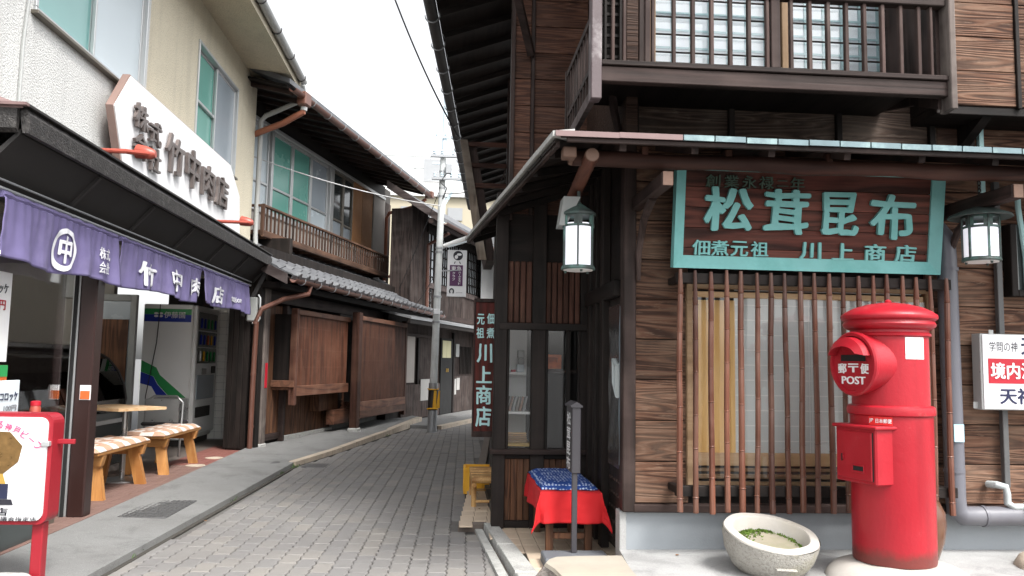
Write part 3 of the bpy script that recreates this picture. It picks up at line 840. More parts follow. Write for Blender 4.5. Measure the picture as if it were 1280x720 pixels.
rod = MB().tube([(-2.5, 4.5, 2.125), (-2.5, 10.4, 2.125)], .012, 6); rod.tube([(-2.49, 4.5, 2.17), (-2.49, 10.4, 2.17)], .007, 5)
rod.build('curtain_rod', 'galv', aw, True)

# noren curtains
def noren(y0, y1, z0, z1, seed, label, tilt=0):
    t = thing('shop_curtain', label, 'curtain', (-2.5, (y0+y1)/2, z0), 'purple shop curtains')
    nx, nz = 130, 22; rnd = random.Random(seed)
    vs = []
    def off(y, q):   # q 0 top..1 bottom
        return .016*math.sin(y*9+seed)*q+.010*math.sin(y*23+seed*2)*(.3+q)+.02*q*math.sin(y*3.1+seed)+.004*math.sin(y*70+seed)*(1-q)+.007*noise.noise(Vector((y*5, q*2.2, seed)))+.003*noise.noise(Vector((y*16, q*6, seed)))
    for j in range(nz+1):
        q = j/nz
        for i in range(nx+1):
            p = i/nx; y = y0+(y1-y0)*p
            ins = .0
            z = z1+(z0-z1)*q+ (.012*math.sin(p*pi*3+seed)*q) - tilt*(p-.5)*q
            yy = y+(.02*q*math.sin(p*5) if 0 < p < 1 else 0)
            vs.append((-2.5+.016*(1 if j else 0)+off(y, q), yy, z))
    fs = [(j*(nx+1)+i, j*(nx+1)+i+1, (j+1)*(nx+1)+i+1, (j+1)*(nx+1)+i) for j in range(nz) for i in range(nx)]
    m = MB(); m.add(vs, fs); o = m.build('cloth', 'cloth_purple', t, True, recalc=False)
    so_ = o.modifiers.new('thick', 'SOLIDIFY'); so_.thickness = .003; so_.offset = 0
    def bend(p):
        q = (z1-p.z)/(z1-z0); return Vector((-2.484+off(p.y, q)+.010+p.x, p.y, p.z))
    # rolled top with loops
    m = MB(); m.tube([(-2.5, y0+(y1-y0)*i/24, z1+.006+.003*math.sin(i*1.9)) for i in range(25)], [.020+.004*math.sin(i*2.3) for i in range(25)], 7); m.build('rod_sleeve', 'cloth_purple', t, True)
    return t, bend
def nt_(t, b, s, y, z, wd, ht, bold=.05, brush=.03):
    o = lettering('lettering', s, (0, y, z), wd, ht, (0, 1, 0), (0, 0, 1), 'cloth_white', t, bold=bold, brush=brush, bend=b)
nA, bA = noren(4.66, 6.24, 1.735, 2.09, 1, 'purple shop curtain with the ringed white crest, nearest the camera')
# crest: white ring and character
def ring_letter(t, b, cy, cz, ro, ri):
    n = 40; vs = []; fs = []
    for k in range(n):
        a = 2*pi*k/n
        for r in (ri, ro*(1+.03*math.sin(a*3+1))): vs.append(b(Vector((0, cy+r*math.cos(a), cz+r*math.sin(a)))))
    for k in range(n): fs.append((2*k, 2*k+1, (2*k+3) % (2*n), (2*k+2) % (2*n)))
    MB().add(vs, fs).build('crest_ring', 'cloth_white', t, recalc=False)
ring_letter(nA, bA, 5.42, 1.885, .138, .105)
nt_(nA, bA, '中', 5.42, 1.885, .13, .18, .06)
nt_(nA, bA, '株式', 6.0, 1.935, .17, .085, .02, .01)
nt_(nA, bA, '会社', 6.0, 1.835, .17, .085, .02, .01)
nB, bB = noren(6.31, 8.32, 1.745, 2.09, 4, 'purple shop curtain with three large white characters, middle of the row')
nt_(nB, bB, '竹', 6.85, 1.88, .38, .20, .06)
nt_(nB, bB, '中', 7.53, 1.90, .32, .20, .06)
nt_(nB, bB, '肉', 8.13, 1.895, .32, .18, .06)
nC, bC = noren(8.37, 10.28, 1.765, 2.10, 8, 'purple shop curtain at the far end, with one large character and small writing')
nt_(nC, bC, '店', 8.96, 1.885, .34, .19, .06)
nt_(nC, bC, '電話078', 9.64, 1.885, .36, .06, .03, 0)

# signboard on the wall
sg = thing('shop_sign', 'large white signboard with clipped corners and bronze characters above the black canopy', 'signboard', (-2.8, 8.7, 2.75))
poly = [(6.86, 2.80), (6.63, 3.23), (6.93, 3.59), (10.13, 3.60), (10.62, 3.30), (10.72, 2.80)]
MB().prism(poly, 'X', -2.81, -2.752).build('board_edge', 'sign_edge', sg)
MB().prism([(8.7+(y-8.7)*.992, 3.2+(z-3.2)*.97) for y, z in poly], 'X', -2.753, -2.742).build('board_face', 'sign_face', sg)
for s, y, z, a, b in (('株', 7.14, 3.28, .30, .22), ('式', 7.48, 3.235, .29, .22), ('会', 7.16, 3.03, .30, .22), ('社', 7.50, 2.995, .29, .22),
                      ('竹', 8.04, 3.17, .52, .38), ('中', 8.60, 3.17, .44, .40), ('肉', 9.14, 3.16, .46, .36), ('店', 9.70, 3.16, .50, .37)):
    lettering('raised_character', s, (-2.715, y, z), a, b, (0, 1, 0), (0, 0, 1), 'bronze', sg, depth=.028, bold=.03, brush=.035)
# spotlights
def spot(y, label, l=.52):
    t = thing('spotlight', label, 'spotlight', (-2.4, y, 2.57), 'red spotlights over the canopy')
    MB().tube([(-2.62, y, 2.68), (-2.46, y, 2.68), (-2.36, y+.0, 2.68), (-2.36+l*.25, y+l*.55, 2.72)], .018, 8).build('arm', 'red_plastic', t, True)
    e = Vector((-2.36+l*.25, y+l*.55, 2.72))
    MB().tube([e+Vector((.035, .0, 0)), e+Vector((.01, .0, 0)), e+Vector((-.04, 0, .01)), e+Vector((-.10, .01, .02))], [.024, .04, .050, .054], 14).build('lamp_head', 'red_plastic', t, True)
    MB().tube([e+Vector((-.101, .01, .02)), e+Vector((-.11, .01, .022))], [.048, .025], 14).build('lamp_glass', 'frosted', t, True)
spot(5.95, 'red spotlight on an arm in front of the left part of the white signboard', .40)
spot(8.9, 'red spotlight on an arm beyond the far end of the white signboard', .48)

# shop front posts
ps = thing('shop_post', 'square dark brown post with an orange sticker at the shop edge', 'post', (-2.52, 6.0, .05))
MB().box(-2.68, -2.56, 6.12, 6.25, .058, 2.2, .01).build('shaft', 'brown_post', ps)
MB().box(-2.74, -2.683, 6.14, 6.25, .058, 2.2, .006).build('frame_rail', 'alu', ps)
MB().box(-2.725, -2.70, 6.125, 6.139, .058, 2.2, .003).build('rubber_seal', 'slot', ps)
MB().box(-2.635, -2.56, 6.114, 6.1195, .89, .995).build('sticker', 'white_print', ps)
MB().box(-2.63, -2.565, 6.110, 6.1135, .895, .955).build('sticker_patch', 'orange_food', ps)
# shop front glazing left of the post
gz = thing('shop_glazing', 'glazed shop front panel with posters beside the brown post', 'glazing', (-2.68, 5, .06))
MB().box(-2.70, -2.692, 4.0, 5.94, .35, 2.2).build('pane', 'glass', gz)
MB().box(-2.73, -2.67, 4.0, 5.94, .06, .35, .004).build('sill', 'bronze_alu', gz)
MB().box(-2.685, -2.680, 4.80, 5.19, 1.16, 1.70).build('poster', 'white_print', gz, label='white poster with red and black writing')
lettering('lettering', 'コロッケ', (-2.678, 5.04, 1.60), .22, .06, (0, 1, 0), (0, 0, 1), 'black_print', gz, bold=.03)
lettering('lettering', '100円', (-2.678, 5.04, 1.50), .18, .06, (0, 1, 0), (0, 0, 1), 'red_print', gz, bold=.03)
MB().box(-2.685, -2.680, 4.80, 5.21, .92, 1.14).build('poster', 'orange_food', gz, label='poster of orange food on green')
MB().box(-2.6795, -2.678, 4.80, 5.21, 1.07, 1.14).build('poster_band', 'green_print', gz)
pt = thing('price_board', 'small white price board with blue writing on the shop counter', 'price board', (-2.62, 5.3, .7))
MB().box(-2.63, -2.615, 4.85, 5.24, .83, 1.05, .003).build('board', 'paper_white', pt)
lettering('lettering', 'コロッケ', (-2.613, 5.12, .955), .2, .05, (0, 1, 0), (0, 0, 1), 'navy_print', pt, bold=.03)
lettering('lettering', '100円', (-2.613, 5.14, .885), .14, .035, (0, 1, 0), (0, 0, 1), 'grey_print', pt, bold=.01)
ct = thing('counter', 'low black-topped counter with papers behind the standing sign', 'counter', (-2.62, 5.2, .06))
MB().box(-2.9, -2.52, 4.6, 5.55, .77, .815, .008).build('counter_top', 'black_metal', ct)
MB().box(-2.86, -2.56, 4.62, 5.5, .06, .77, .004).build('cabinet', 'showcase', ct)
MB().box(-2.556, -2.552, 5.25, 5.44, .25, .62).build('notice', 'paper_white', ct)
jr = thing('sauce_jar', 'small jar with a red lid on the counter', 'jar', (-2.66, 5.42, .815))
MB().lathe([(.03, .815), (.032, .87), (.026, .885)], -2.60, 5.42, 14).build('glass_body', 'red_plastic', jr, True)
MB().lathe([(.03, .886), (.03, .91), (.02, .915)], -2.60, 5.42, 14).build('lid', 'red_print', jr, True)

# inside of the shop
ins = thing('shop_interior', 'interior of the butcher shop with panelled back wall and ceiling', 'shop room', (-5, 8, .06))
MB().box(-6.9, -6.8, 2.0, 10.2, .06, 2.34).build('back_wall', 'interior', ins)
MB().box(-6.8, -4.03, 10.1, 10.2, .06, 2.34).build('end_wall', 'interior', ins)
MB().box(-6.8, -2.91, 2.15, 10.1, 2.30, 2.345).build('ceiling', 'interior', ins)
for y in (6.6, 8.6):
    t = thing('ceiling_lamp', 'fluorescent ceiling lamp inside the butcher shop, %s one' % ('nearer' if y < 7 else 'farther'), 'ceiling lamp', (-5.2, y, 2.24), 'fluorescent lamps in the shop')
    MB().box(-5.9, -4.3, y-.08, y+.08, 2.26, 2.298, .01).build('housing', 'white_paint', t)
    MB().tube([(-5.85, y, 2.235), (-4.35, y, 2.235)], .02, 8).build('tube', 'tube', t, True)
cab = thing('wall_cabinet', 'row of pale wall cabinets high in the shop', 'cabinet', (-6.6, 7.6, 1.8))
for i in range(4):
    pc('cabinet_door', (-6.45, -6.42, 5.8+i*.9, 6.66+i*.9, 1.7, 2.2), 'machine_white', cab, c=.006)
MB().box(-6.79, -6.45, 5.78, 9.4, 1.68, 2.22).build('carcass', 'machine_white', cab)
sh = thing('work_table', 'steel work table with trays inside the shop', 'work table', (-5.9, 8, .06))
MB().box(-6.3, -5.6, 5.8, 9.6, .86, .9, .004).build('table_top', 'steel', sh)
MB().box(-6.25, -5.65, 5.85, 9.55, .06, .855).build('cabinet', 'interior_dark', sh)
rr = random.Random(4)
for i in range(9):
    y = 5.9+i*.4; h = rr.uniform(.1, .32)
    tr = thing('steel_tray', 'steel container standing on the work table, number of trays in a row', 'container', (-5.9, y, .9), 'containers on the work table')
    tr['label'] = 'steel container standing in the row on the shop work table'
    m = MB(); m.box(-6.1, -5.75, y, y+.3, .9, .9+h, .01); m.build('box', rr.choice(['steel', 'machine_white', 'navy_box']), tr)
    MB().box(-6.11, -5.74, y-.01, y+.31, .9+h, .915+h, .004).build('rim', 'steel', tr)
# curved glass display case
dc = thing('display_case', 'refrigerated meat display case with a curved glass front', 'display case', (-3.7, 7.6, .06))
MB().box(-4.3, -3.55, 5.9, 9.35, .06, .62, .01).build('base', 'showcase', dc)
MB().box(-3.549, -3.53, 5.9, 9.35, .50, .545, .003).build('trim', 'alu', dc)
arc = [(-3.56+.0*math.cos(a), .62) for a in (0,)]
prof = [(-3.55, .62), (-3.53, .75), (-3.56, .9), (-3.63, 1.05), (-3.74, 1.18), (-3.9, 1.27)]
m = MB()
for (xa, za), (xb, zb) in zip(prof, prof[1:]): m.hexa([(xa, 5.92, za), (xa, 9.33, za), (xa-.008, 9.33, za), (xa-.008, 5.92, za)], [(xb, 5.92, zb), (xb, 9.33, zb), (xb-.008, 9.33, zb), (xb-.008, 5.92, zb)])
m.build('curved_glass', 'glass_dark', dc, True)
for y in (5.9, 9.33):
    m = MB(); m.prism([(-4.3, .62)]+prof+[(-4.3, 1.27)], 'Y', y, y+.02); m.build('end_glass', 'glass_dark', dc)
    m = MB(); m.tube([(x, y+.01, z) for x, z in prof], .014, 6); m.build('edge_frame', 'black_metal', dc, True)
MB().box(-4.3, -3.88, 5.9, 9.35, 1.272, 1.32, .008).build('top_shelf', 'steel', dc)
MB().box(-4.32, -4.29, 5.9, 9.35, .62, 1.27).build('back_panel', 'showcase', dc)
for i in range(7):
    tr = thing('meat_tray', 'steel tray inside the curved display case', 'tray', (-3.9, 6.2+i*.45, .63), 'trays in the display case')
    m = MB(); m.box(-4.15, -3.7, 6.05+i*.46, 6.45+i*.46, .63, .66, .004); m.build('tray_body', 'steel', tr)
    m = MB(); m.lathe([(.12, .66), (.15, .68), (.10, .72), (.02, .74)], -3.92, 6.25+i*.46, 10); m.build('meat', 'orange_food' if i % 2 else 'red_plastic', tr, True)
# aluminium door at the end
dr = thing('back_door', 'grey aluminium door with a brown lower panel at the end of the shop', 'door', (-3.75, 9.98, .06))
m = MB()
for q in ((-4.24, -4.17, .06, 1.95), (-3.80, -3.73, .06, 1.95), (-4.17, -3.80, 1.87, 1.95), (-4.17, -3.80, .06, .20), (-4.17, -3.80, .62, .70)):
    m.box(q[0], q[1], 10.02, 10.09, q[2], q[3], .004)
m.build('door_frame', 'grey_box', dr)
MB().box(-4.17, -3.80, 10.05, 10.06, .70, 1.87).build('pane', 'grey_pane', dr)
MB().box(-4.12, -3.82, 10.03, 10.045, .72, 1.65).build('brown_panel', 'board_z', dr)
MB().box(-4.17, -3.80, 10.04, 10.07, .2, .62).build('kick_panel', 'alu_white', dr)
MB().box(-4.6, -4.25, 10.03, 10.09, 1.9, 2.2).build('blind', 'grey_box', dr)

# benches
def bench(y0, y1, label):
    t = thing('wooden_bench', label, 'bench', (-2.93, (y0+y1)/2, .06), 'wooden benches outside the butcher shop')
    for i in range(3):
        x = -3.12+i*.135
        pc('seat_plank', (x, x+.128, y0, y1, .415, .445), 'pine_y', t, c=.006)
    for ye in (y0+.10, y1-.16):
        MB().prism([(-3.10, .33), (-2.74, .33), (-2.72, .412), (-3.12, .412)], 'Y', ye, ye+.06).build('cross_rail', 'pine_x', t)
        for s in (1, -1):
            xt, xb = -2.93+s*.11, -2.93+s*.20-(.02*s)
            yy = ye+(.035 if ye < (y0+y1)/2 else -.035)
            m = MB(); dy = -.04 if ye < (y0+y1)/2 else .04
            m.hexa([(xt-.045, yy, .40), (xt+.045, yy, .40), (xt+.045, yy+.055, .40), (xt-.045, yy+.055, .40)],
                   [(xb-.045, yy+dy, .062), (xb+.045, yy+dy, .062), (xb+.045, yy+.055+dy, .062), (xb-.045, yy+.055+dy, .062)])
            m.build('leg', 'pine_z', t)
    return t
def cushion(y0, y1, z, label, seed):
    m = MB(); n = 14; k = 28; rnd = random.Random(seed); x0, x1 = -3.13, -2.72
    vs = []
    for j in range(k+1):
        for i in range(n+1):
            u, v = i/n, j/k
            e = min(1, min(u, 1-u)*9)*min(1, min(v, 1-v)*16)
            vs.append((x0+(x1-x0)*u, y0+(y1-y0)*v, z+.004+.036*e**.6+.007*noise.noise(Vector((u*7, v*14, seed)))+.004*math.sin(u*pi*3)*math.sin(v*pi*9)))
    b = len(vs); vs2 = [(v[0], v[1], z) for v in vs]
    fs = [(j*(n+1)+i, j*(n+1)+i+1, (j+1)*(n+1)+i+1, (j+1)*(n+1)+i) for j in range(k) for i in range(n)]
    fs2 = [tuple(b+i for i in reversed(f)) for f in fs]
    edge = [(i, 0) for i in range(n)]+[(n, j) for j in range(k)]+[(n-i, k) for i in range(n)]+[(0, k-j) for j in range(k)]
    ix = lambda p: p[1]*(n+1)+p[0]
    sd_ = [(ix(edge[q]), b+ix(edge[q]), b+ix(edge[(q+1) % len(edge)]), ix(edge[(q+1) % len(edge)])) for q in range(len(edge))]
    m.add(vs+vs2, fs+fs2+sd_)
    return m.build('seat_cushion', 'check', None, True, label=label, cat='cushion', group='checked cushions on the benches')
bench(6.72, 7.86, 'wooden bench nearer the brown post, under a checked cushion')
cushion(6.70, 7.83, .446, 'brown and white checked cushion on the bench nearer the post', 2)
bench(8.22, 9.40, 'wooden bench beside the vending machine, under a checked cushion')
cushion(8.20, 9.36, .446, 'brown and white checked cushion on the bench by the vending machine', 5)
# table between them
tb = thing('cafe_table', 'small wooden-topped table on one steel leg behind the benches', 'table', (-3.05, 8.1, .06))
MB().hexa([(-3.42, 7.75, .725), (-2.86, 7.42, .725), (-2.60, 7.86, .725), (-3.16, 8.19, .725)], [(-3.42, 7.75, .75), (-2.86, 7.42, .75), (-2.60, 7.86, .75), (-3.16, 8.19, .75)]).build('table_top', 'pale_x', tb)
MB().tube([(-3.0, 7.95, .075), (-3.0, 7.95, .724)], .025, 12).build('leg', 'steel', tb, True)
MB().lathe([(.21, .062), (.21, .072), (.05, .085)], -3.0, 7.95, 28).build('base_plate', 'steel', tb, True)
# steel stool with arm beyond
st = thing('steel_chair', 'steel framed chair pushed behind the far bench', 'chair', (-3.3, 9.4, .06))
MB().tube([(-3.40, 9.55, .10), (-3.38, 9.55, .72), (-3.3, 9.55, .77), (-3.05, 9.55, .77), (-2.98, 9.55, .70), (-3.0, 9.55, .10)], .013, 8).build('frame', 'steel', st, True)
MB().box(-3.42, -3.0, 9.5, 9.85, .44, .48, .015).build('seat', 'black_metal', st)
MB().box(-3.42, -3.02, 9.86, 9.89, .48, .74, .01).build('backrest', 'steel', st)
MB().box(-3.4, -3.02, 9.54, 9.56, .46, .74, .004).build('side_panel', 'steel', st)

# vending machine
vm = thing('vending_machine', 'white drinks vending machine with green and blue bands beside the tiled wall', 'vending machine', (-3.68, 11.5, .06))
VX0, VX1, VY0, VY1, VZ0, VZ1 = -3.99, -3.36, 10.98, 12.04, .14, 1.905
MB().box(VX0, VX1, VY0, VY1, VZ0, VZ1, .012).build('cabinet', 'machine_white', vm)
MB().box(VX0+.03, VX1-.03, VY0+.04, VY1-.04, .062, VZ0).build('plinth', 'black_metal', vm)
e = .0025
MB().box(VX0+.01, VX1-.02, VY0-e, VY0-.0003, 1.77, 1.845).build('green_band', 'green_print', vm)
MB().box(VX0+.01, VX1-.02, VY0-e, VY0-.0003, 1.675, 1.769).build('blue_band', 'blue_print', vm)
lettering('lettering', '伊藤園', (-3.595, VY0-.004, 1.765), .27, .085, (1, 0, 0), (0, 0, 1), 'white_print', vm, bold=.02)
for dx, dz in ((-.03, .018), (.03, .018), (-.03, -.018), (.03, -.018)):
    MB().add([(-3.80+dx+.028*math.cos(2*pi*k/12), VY0-.004, 1.765+dz+.015*math.sin(2*pi*k/12)) for k in range(12)], [tuple(range(12))]).build('leaf_emblem', 'white_print', vm)
MB().prism([(-3.985, 1.17), (-3.79, 1.075), (-3.74, .98), (-3.365, .66), (-3.365, .44), (-3.76, .86), (-3.82, .96), (-3.985, 1.02)], 'Y', VY0-e, VY0-.0003).build('green_swoosh', 'green_print', vm)
MB().prism([(-3.985, 1.018), (-3.822, .958), (-3.765, .855), (-3.365, .437), (-3.365, .22), (-3.40, .22), (-3.76, .70), (-3.84, .83), (-3.985, .87)], 'Y', VY0-e, VY0-.0003).build('blue_swoosh', 'blue_print', vm)
MB().box(VX1, VX1+.05, VY0+.03, VY1-.02, .2, 1.90, .012).build('front_door', 'machine_white', vm)
for z0, z1 in ((1.58, 1.82), (1.36, 1.56), (1.14, 1.34)):
    w_ = MB().box(VX1+.050, VX1+.058, VY0+.10, VY1-.12, z0, z1, .004).build('display_window', 'glass_dark', vm)
    for q in range(5):
        m = MB(); m.lathe([(.03, 0), (.032, .01), (.032, .11), (.02, .13)], VX1+.062, VY0+.2+q*.16, 8, z0+.03, .3); m.build('drink_can', rr.choice(['orange_food', 'green_print', 'blue_print', 'machine_white', 'yellow']), w_, True)
MB().box(VX1+.050, VX1+.060, VY0+.12, VY1-.16, .66, .98, .004).build('advert_panel', 'grey_pane', vm)
MB().box(VX1+.050, VX1+.062, VY0+.12, VY1-.3, .42, .56, .006).build('delivery_flap', 'black_metal', vm)
MB().box(VX1+.050, VX1+.062, VY1-.3, VY1-.12, 1.0, 1.1, .006).build('coin_panel', 'black_metal', vm)
MB().box(VX1+.050, VX1+.066, VY0+.3, VY0+.5, .99, 1.07, .006).build('button_panel', 'steel', vm)
MB().tube([(-3.78, VY0-.01, 1.9), (-3.80, VY0-.02, 1.4), (-3.86, VY0-.03, .95), (-3.9, VY0-.02, .7), (-3.88, VY0-.04, .3)], .006, 5).build('power_cable', 'cable', vm, True)

# white tiled end wall
tw = thing('tiled_wall', 'narrow white tiled wall beside the vending machine', 'wall', (-3.05, 12.2, .06))
MB().box(-3.42, -2.72, 12.11, 12.25, .0, 2.34).build('wall_core', 'grey_print', tw)
mbt = MB(); mbt.add(*cbox(-.0485, .0485, -.005, .005, -.0485, .0485, .003)); tme2 = mesh_of(mbt, 'tile', 'tile_white')
for j in range(22):
    for i in range(7):
        inst('tile', tme2, tw, Matrix.Translation((-3.37+i*.1, 12.106, .11+j*.1)))

# standing illuminated sign at the kerb
fs_ = thing('standing_sign', 'red framed white standing sign with a gold trophy picture, at the left edge', 'standing sign', (-2.18, 4.42, .045))
def rrect(x0, x1, z0, z1, r, n=5):
    pts = []
    for cx_, cz_, a0 in ((x1-r, z1-r, 0), (x0+r, z1-r, 90), (x0+r, z0+r, 180), (x1-r, z0+r, 270)):
        for k in range(n+1):
            a = rad(a0+90*k/n); pts.append((cx_+r*math.cos(a), cz_+r*math.sin(a)))
    return pts
SX0, SX1, SZ0, SZ1 = -2.56, -2.015, .345, .905
MB().prism(rrect(SX0, SX1, SZ0, SZ1, .05), 'Y', 4.40, 4.52).build('red_case', 'sign_red', fs_)
MB().prism(rrect(SX0+.012, SX1-.022, SZ0+.02, SZ1-.02, .04), 'Y', 4.389, 4.4005).build('white_face', 'sign_face', fs_)
MB().prism([(-2.42, .62), (-2.43, .75), (-2.34, .815), (-2.22, .81), (-2.155, .74), (-2.17, .66), (-2.24, .60), (-2.33, .58)], 'Y', 4.386, 4.3888).build('trophy_picture', 'trophy', fs_)
MB().prism([(-2.36, .54), (-2.22, .54), (-2.24, .60), (-2.34, .60)], 'Y', 4.385, 4.3878).build('trophy_picture', 'brass', fs_)
MB().prism([(-2.46, .475), (-2.21, .475), (-2.21, .55), (-2.46, .55)], 'Y', 4.3845, 4.3874).build('picture_plinth', 'navy_box', fs_)
MB().prism([(-2.52, .445), (-2.18, .445), (-2.19, .473), (-2.51, .473)], 'Y', 4.3845, 4.3874).build('picture_plinth', 'black_print', fs_)
MB().prism([(-2.39, .49), (-2.25, .49), (-2.25, .53), (-2.39, .53)], 'Y', 4.3835, 4.3844).build('picture_plate', 'brass', fs_)
for i, ch in enumerate('客様を魅了する神戸ビーフ'):
    a = rad(120-6.9*i); cx_, cz_, R_ = -2.345, .483, .372
    x, z = cx_+R_*math.cos(a), cz_+R_*math.sin(a)
    tx, tz = math.sin(a), -math.cos(a)
    lettering('lettering', ch, (x, 4.385, z), .034, .038 if ch != 'ー' else .005, (tx, 0, tz), (math.cos(a), 0, math.sin(a)), 'pink_print', fs_, bold=.03)
lettering('lettering', '竹中肉店', (-2.335, 4.385, .412), .27, .042, (1, 0, 0), (0, 0, 1), 'black_print', fs_, bold=.04, brush=.02)
lettering('lettering', '神戸肉流通推進協議会指定店', (-2.29, 4.385, .376), .46, .022, (1, 0, 0), (0, 0, 1), 'black_print', fs_, bold=.01)
MB().box(-2.10, -2.045, 4.43, 4.49, .045, .35, .004).build('stand_post', 'sign_red', fs_)
MB().box(-2.035, -1.93, 4.455, 4.475, .745, .77, .003).build('side_hook', 'sign_red', fs_)
MB().box(-2.06, -2.02, 4.375, 4.42, .74, .765, .003).build('clip', 'alu', fs_)
# boulder bottom left
def boulder(name, label, c, r, seed, mat, cat='rock', flat_=1.0):
    bm = bmesh.new(); bmesh.ops.create_icosphere(bm, subdivisions=4, radius=1)
    for v in bm.verts:
        n = v.co.normalized(); d = 1+.16*noise.noise(n*1.7+Vector((seed, 0, 0)))+.05*noise.noise(n*6+Vector((0, seed, 0)))+.02*noise.noise(n*19)
        # blocky superellipsoid
        s = (abs(n.x)**4+abs(n.y)**4+abs(n.z)**4)**-.25
        v.co = Vector((n.x*r[0], n.y*r[1], n.z*r[2]))*d*(s*.75+.25)
    me = bpy.data.meshes.new(name); bm.to_mesh(me); bm.free(); me.materials.append(M[mat])
    me.polygons.foreach_set('use_smooth', [True]*len(me.polygons))
    o = bpy.data.objects.new(name, me); COL.objects.link(o); attach(o, None, Matrix.Translation(c)); props(o, label, cat); return o
boulder('boulder', 'rough pale stone lying at the foot of the red standing sign', (-2.19, 4.33, .03), (.16, .09, .085), 3, 'granite')
# manhole and drain covers
mh = thing('drain_cover', 'rectangular chequered steel drain cover in the concrete apron', 'drain cover', (-2.17, 6.5, .05))
MB().box(-2.36, -2.0, 6.16, 6.90, .040, .056, .004).build('plate', 'iron', mh)
m = MB()
for i in range(9):
    for j in range(18):
        x, y = -2.345+i*.0405, 6.18+j*.0405; m.box(x, x+.012+.014*((i+j) % 2), y, y+.026-.014*((i+j) % 2), .0561, .0595)
m.build('tread', 'iron', mh, kind='stuff')
for y in (6.32, 6.74): MB().box(-2.25, -2.11, y, y+.02, .0561, .064, .002).build('handle', 'iron', mh)
m = MB(); m.lathe([(.17, 0), (.17, .006), (.16, .010), (0.01, .010)], -2.02, 9.42, 28, .054); m.build('manhole_cover', 'iron', None, True, label='round iron manhole cover in the concrete by the drainpipe', cat='manhole cover')
m = MB(); m.box(-1.62, -1.36, 9.45, 9.78, -.002, .008, .003); m.build('drain_cover', 'iron', None, label='small dark rectangular cover in the pavers beside the kerb', cat='drain cover')
for y in (7.75, 8.45):
    m = MB(); m.lathe([(.10, 0), (.10, .006), (.01, .006)], -2.66, y+1.3, 24, .061); m.build('floor_cap', 'granite_warm', None, True, label='pale round cap set in the red tiled floor, %s' % ('nearer the post' if y < 8 else 'nearer the vending machine'), cat='floor cap', group='pale round floor caps')
# electricity meter box
mt = thing('meter_box', 'grey electricity meter with a bent conduit beside the last purple curtain', 'meter', (-2.44, 10.62, 1.65))
MB().box(-2.56, -2.43, 10.5, 10.58, 1.68, 1.99, .015).build('case', 'grey_box', mt)
MB().tube([(-2.42, 10.5, 2.02), (-2.395, 10.5, 1.98), (-2.39, 10.5, 1.72), (-2.42, 10.5, 1.67), (-2.48, 10.5, 1.66)], .012, 8).build('conduit', 'alu', mt, True)

# ================================================================== WOODEN MERCHANT HOUSE (second, left)
b2 = thing('wooden_house', 'old wooden house with tiled pent roof and railed upper balcony, left of the lane', 'house', (0, 0, 0), None, F2)
F = F2
# ground floor: end wall facing us, posts, planks
e2 = MB(F); e2.box(-.34, -.06, -.02, .0, .05, 2.55); e2.build('end_wall', 'black_z', b2)
for i in range(4): pc('plank', (-.36+i*.075, -.36+i*.075+.071, -.045, -.021, .08, 2.5), 'black_z', b2, F, .004)
MB(F).box(-2.2, -.30, 1.5, 1.6, .0, 3.0).build('end_wall', 'black_z', b2)
MB(F).box(-.06, .06, .12, .26, .07, 2.45, .008).build('post', 'grey_wood_z', b2, label='grey weathered corner post with a red tag')
MB(F).box(-.07, .07, .10, .28, .04, .13, .01).build('post_base', 'granite', b2)
MB(F).box(.061, .066, .17, .23, .84, 1.16).build('red_tag', 'red_print', b2)
MB(F).box(-.06, .05, .0, .10, .07, 2.45, .006).build('post', 'black_z', b2)
# front wall: door, planks
MB(F).box(-.3, -.08, .26, 7.0, .08, 2.7).build('wall', 'black_z', b2)
for i in range(3):
    y = .28+i*.19; pc('door_plank', (-.079, -.055, y, y+.185, .22, 1.95), 'board_z', b2, F, .004)
MB(F).box(-.079, -.03, .27, .86, .14, .22, .004).build('door_sill', 'dark_y', b2)
MB(F).box(-.079, .01, .86, .93, .1, 2.4, .006).build('post', 'dark_z', b2)
for i in range(11):
    y = .94+i*.16; pc('wall_plank', (-.079, -.06, y, y+.154, .16, .95), 'board_z', b2, F, .004)
MB(F).box(-.079, -.02, .93, 2.72, .08, .16, .006).build('sill_stone', 'granite', b2)
MB(F).box(-.075, .05, .26, 7.0, 1.96, 2.12, .006).build('lintel', 'dark_y', b2)

def lattice_bay(name, y0, y1, x1, z0, z1, step=.040, back=-.06, side=True):
    """projecting slatted bay: frame, backing, dozens of thin slats"""
    MB(F).box(back, x1-.055, y0+.03, y1-.03, z0, z1).build('bay_core', 'black_z', b2)
    MB(F).box(x1-.03, x1+.015, y0, y1, z0-.14, z0, .005).build('bay_beam', 'lattice_y', b2)
    MB(F).box(x1-.03, x1+.02, y0, y1, z1, z1+.07, .005).build('bay_beam', 'lattice_y', b2)
    m = MB(F); y = y0+.06
    while y < y1-.04:
        m.box(x1-.028, x1-.006, y, y+step*.5, z0, z1); y += step
    for q in range(1, 4):
        z = z0+(z1-z0)*q/4+(.06 if q == 3 else 0); m.box(x1-.030, x1-.012, y0+.05, y1-.05, z, z+.018)
    m.build('slat_screen', 'lattice', b2, kind='stuff')
lattice_bay('bay', .60, 2.62, .25, .86, 1.82)
MB(F).box(-.06, .27, .58, .645, .84, .93, .005).build('bay_bracket', 'lattice_y', b2)
MB(F).box(.19, .28, .60, .67, .60, 1.9, .006).build('bay_post', 'red_z', b2)
MB(F).box(-.08, .24, .62, 2.62, .80, .858, .005).build('bay_floor', 'lattice_y', b2)
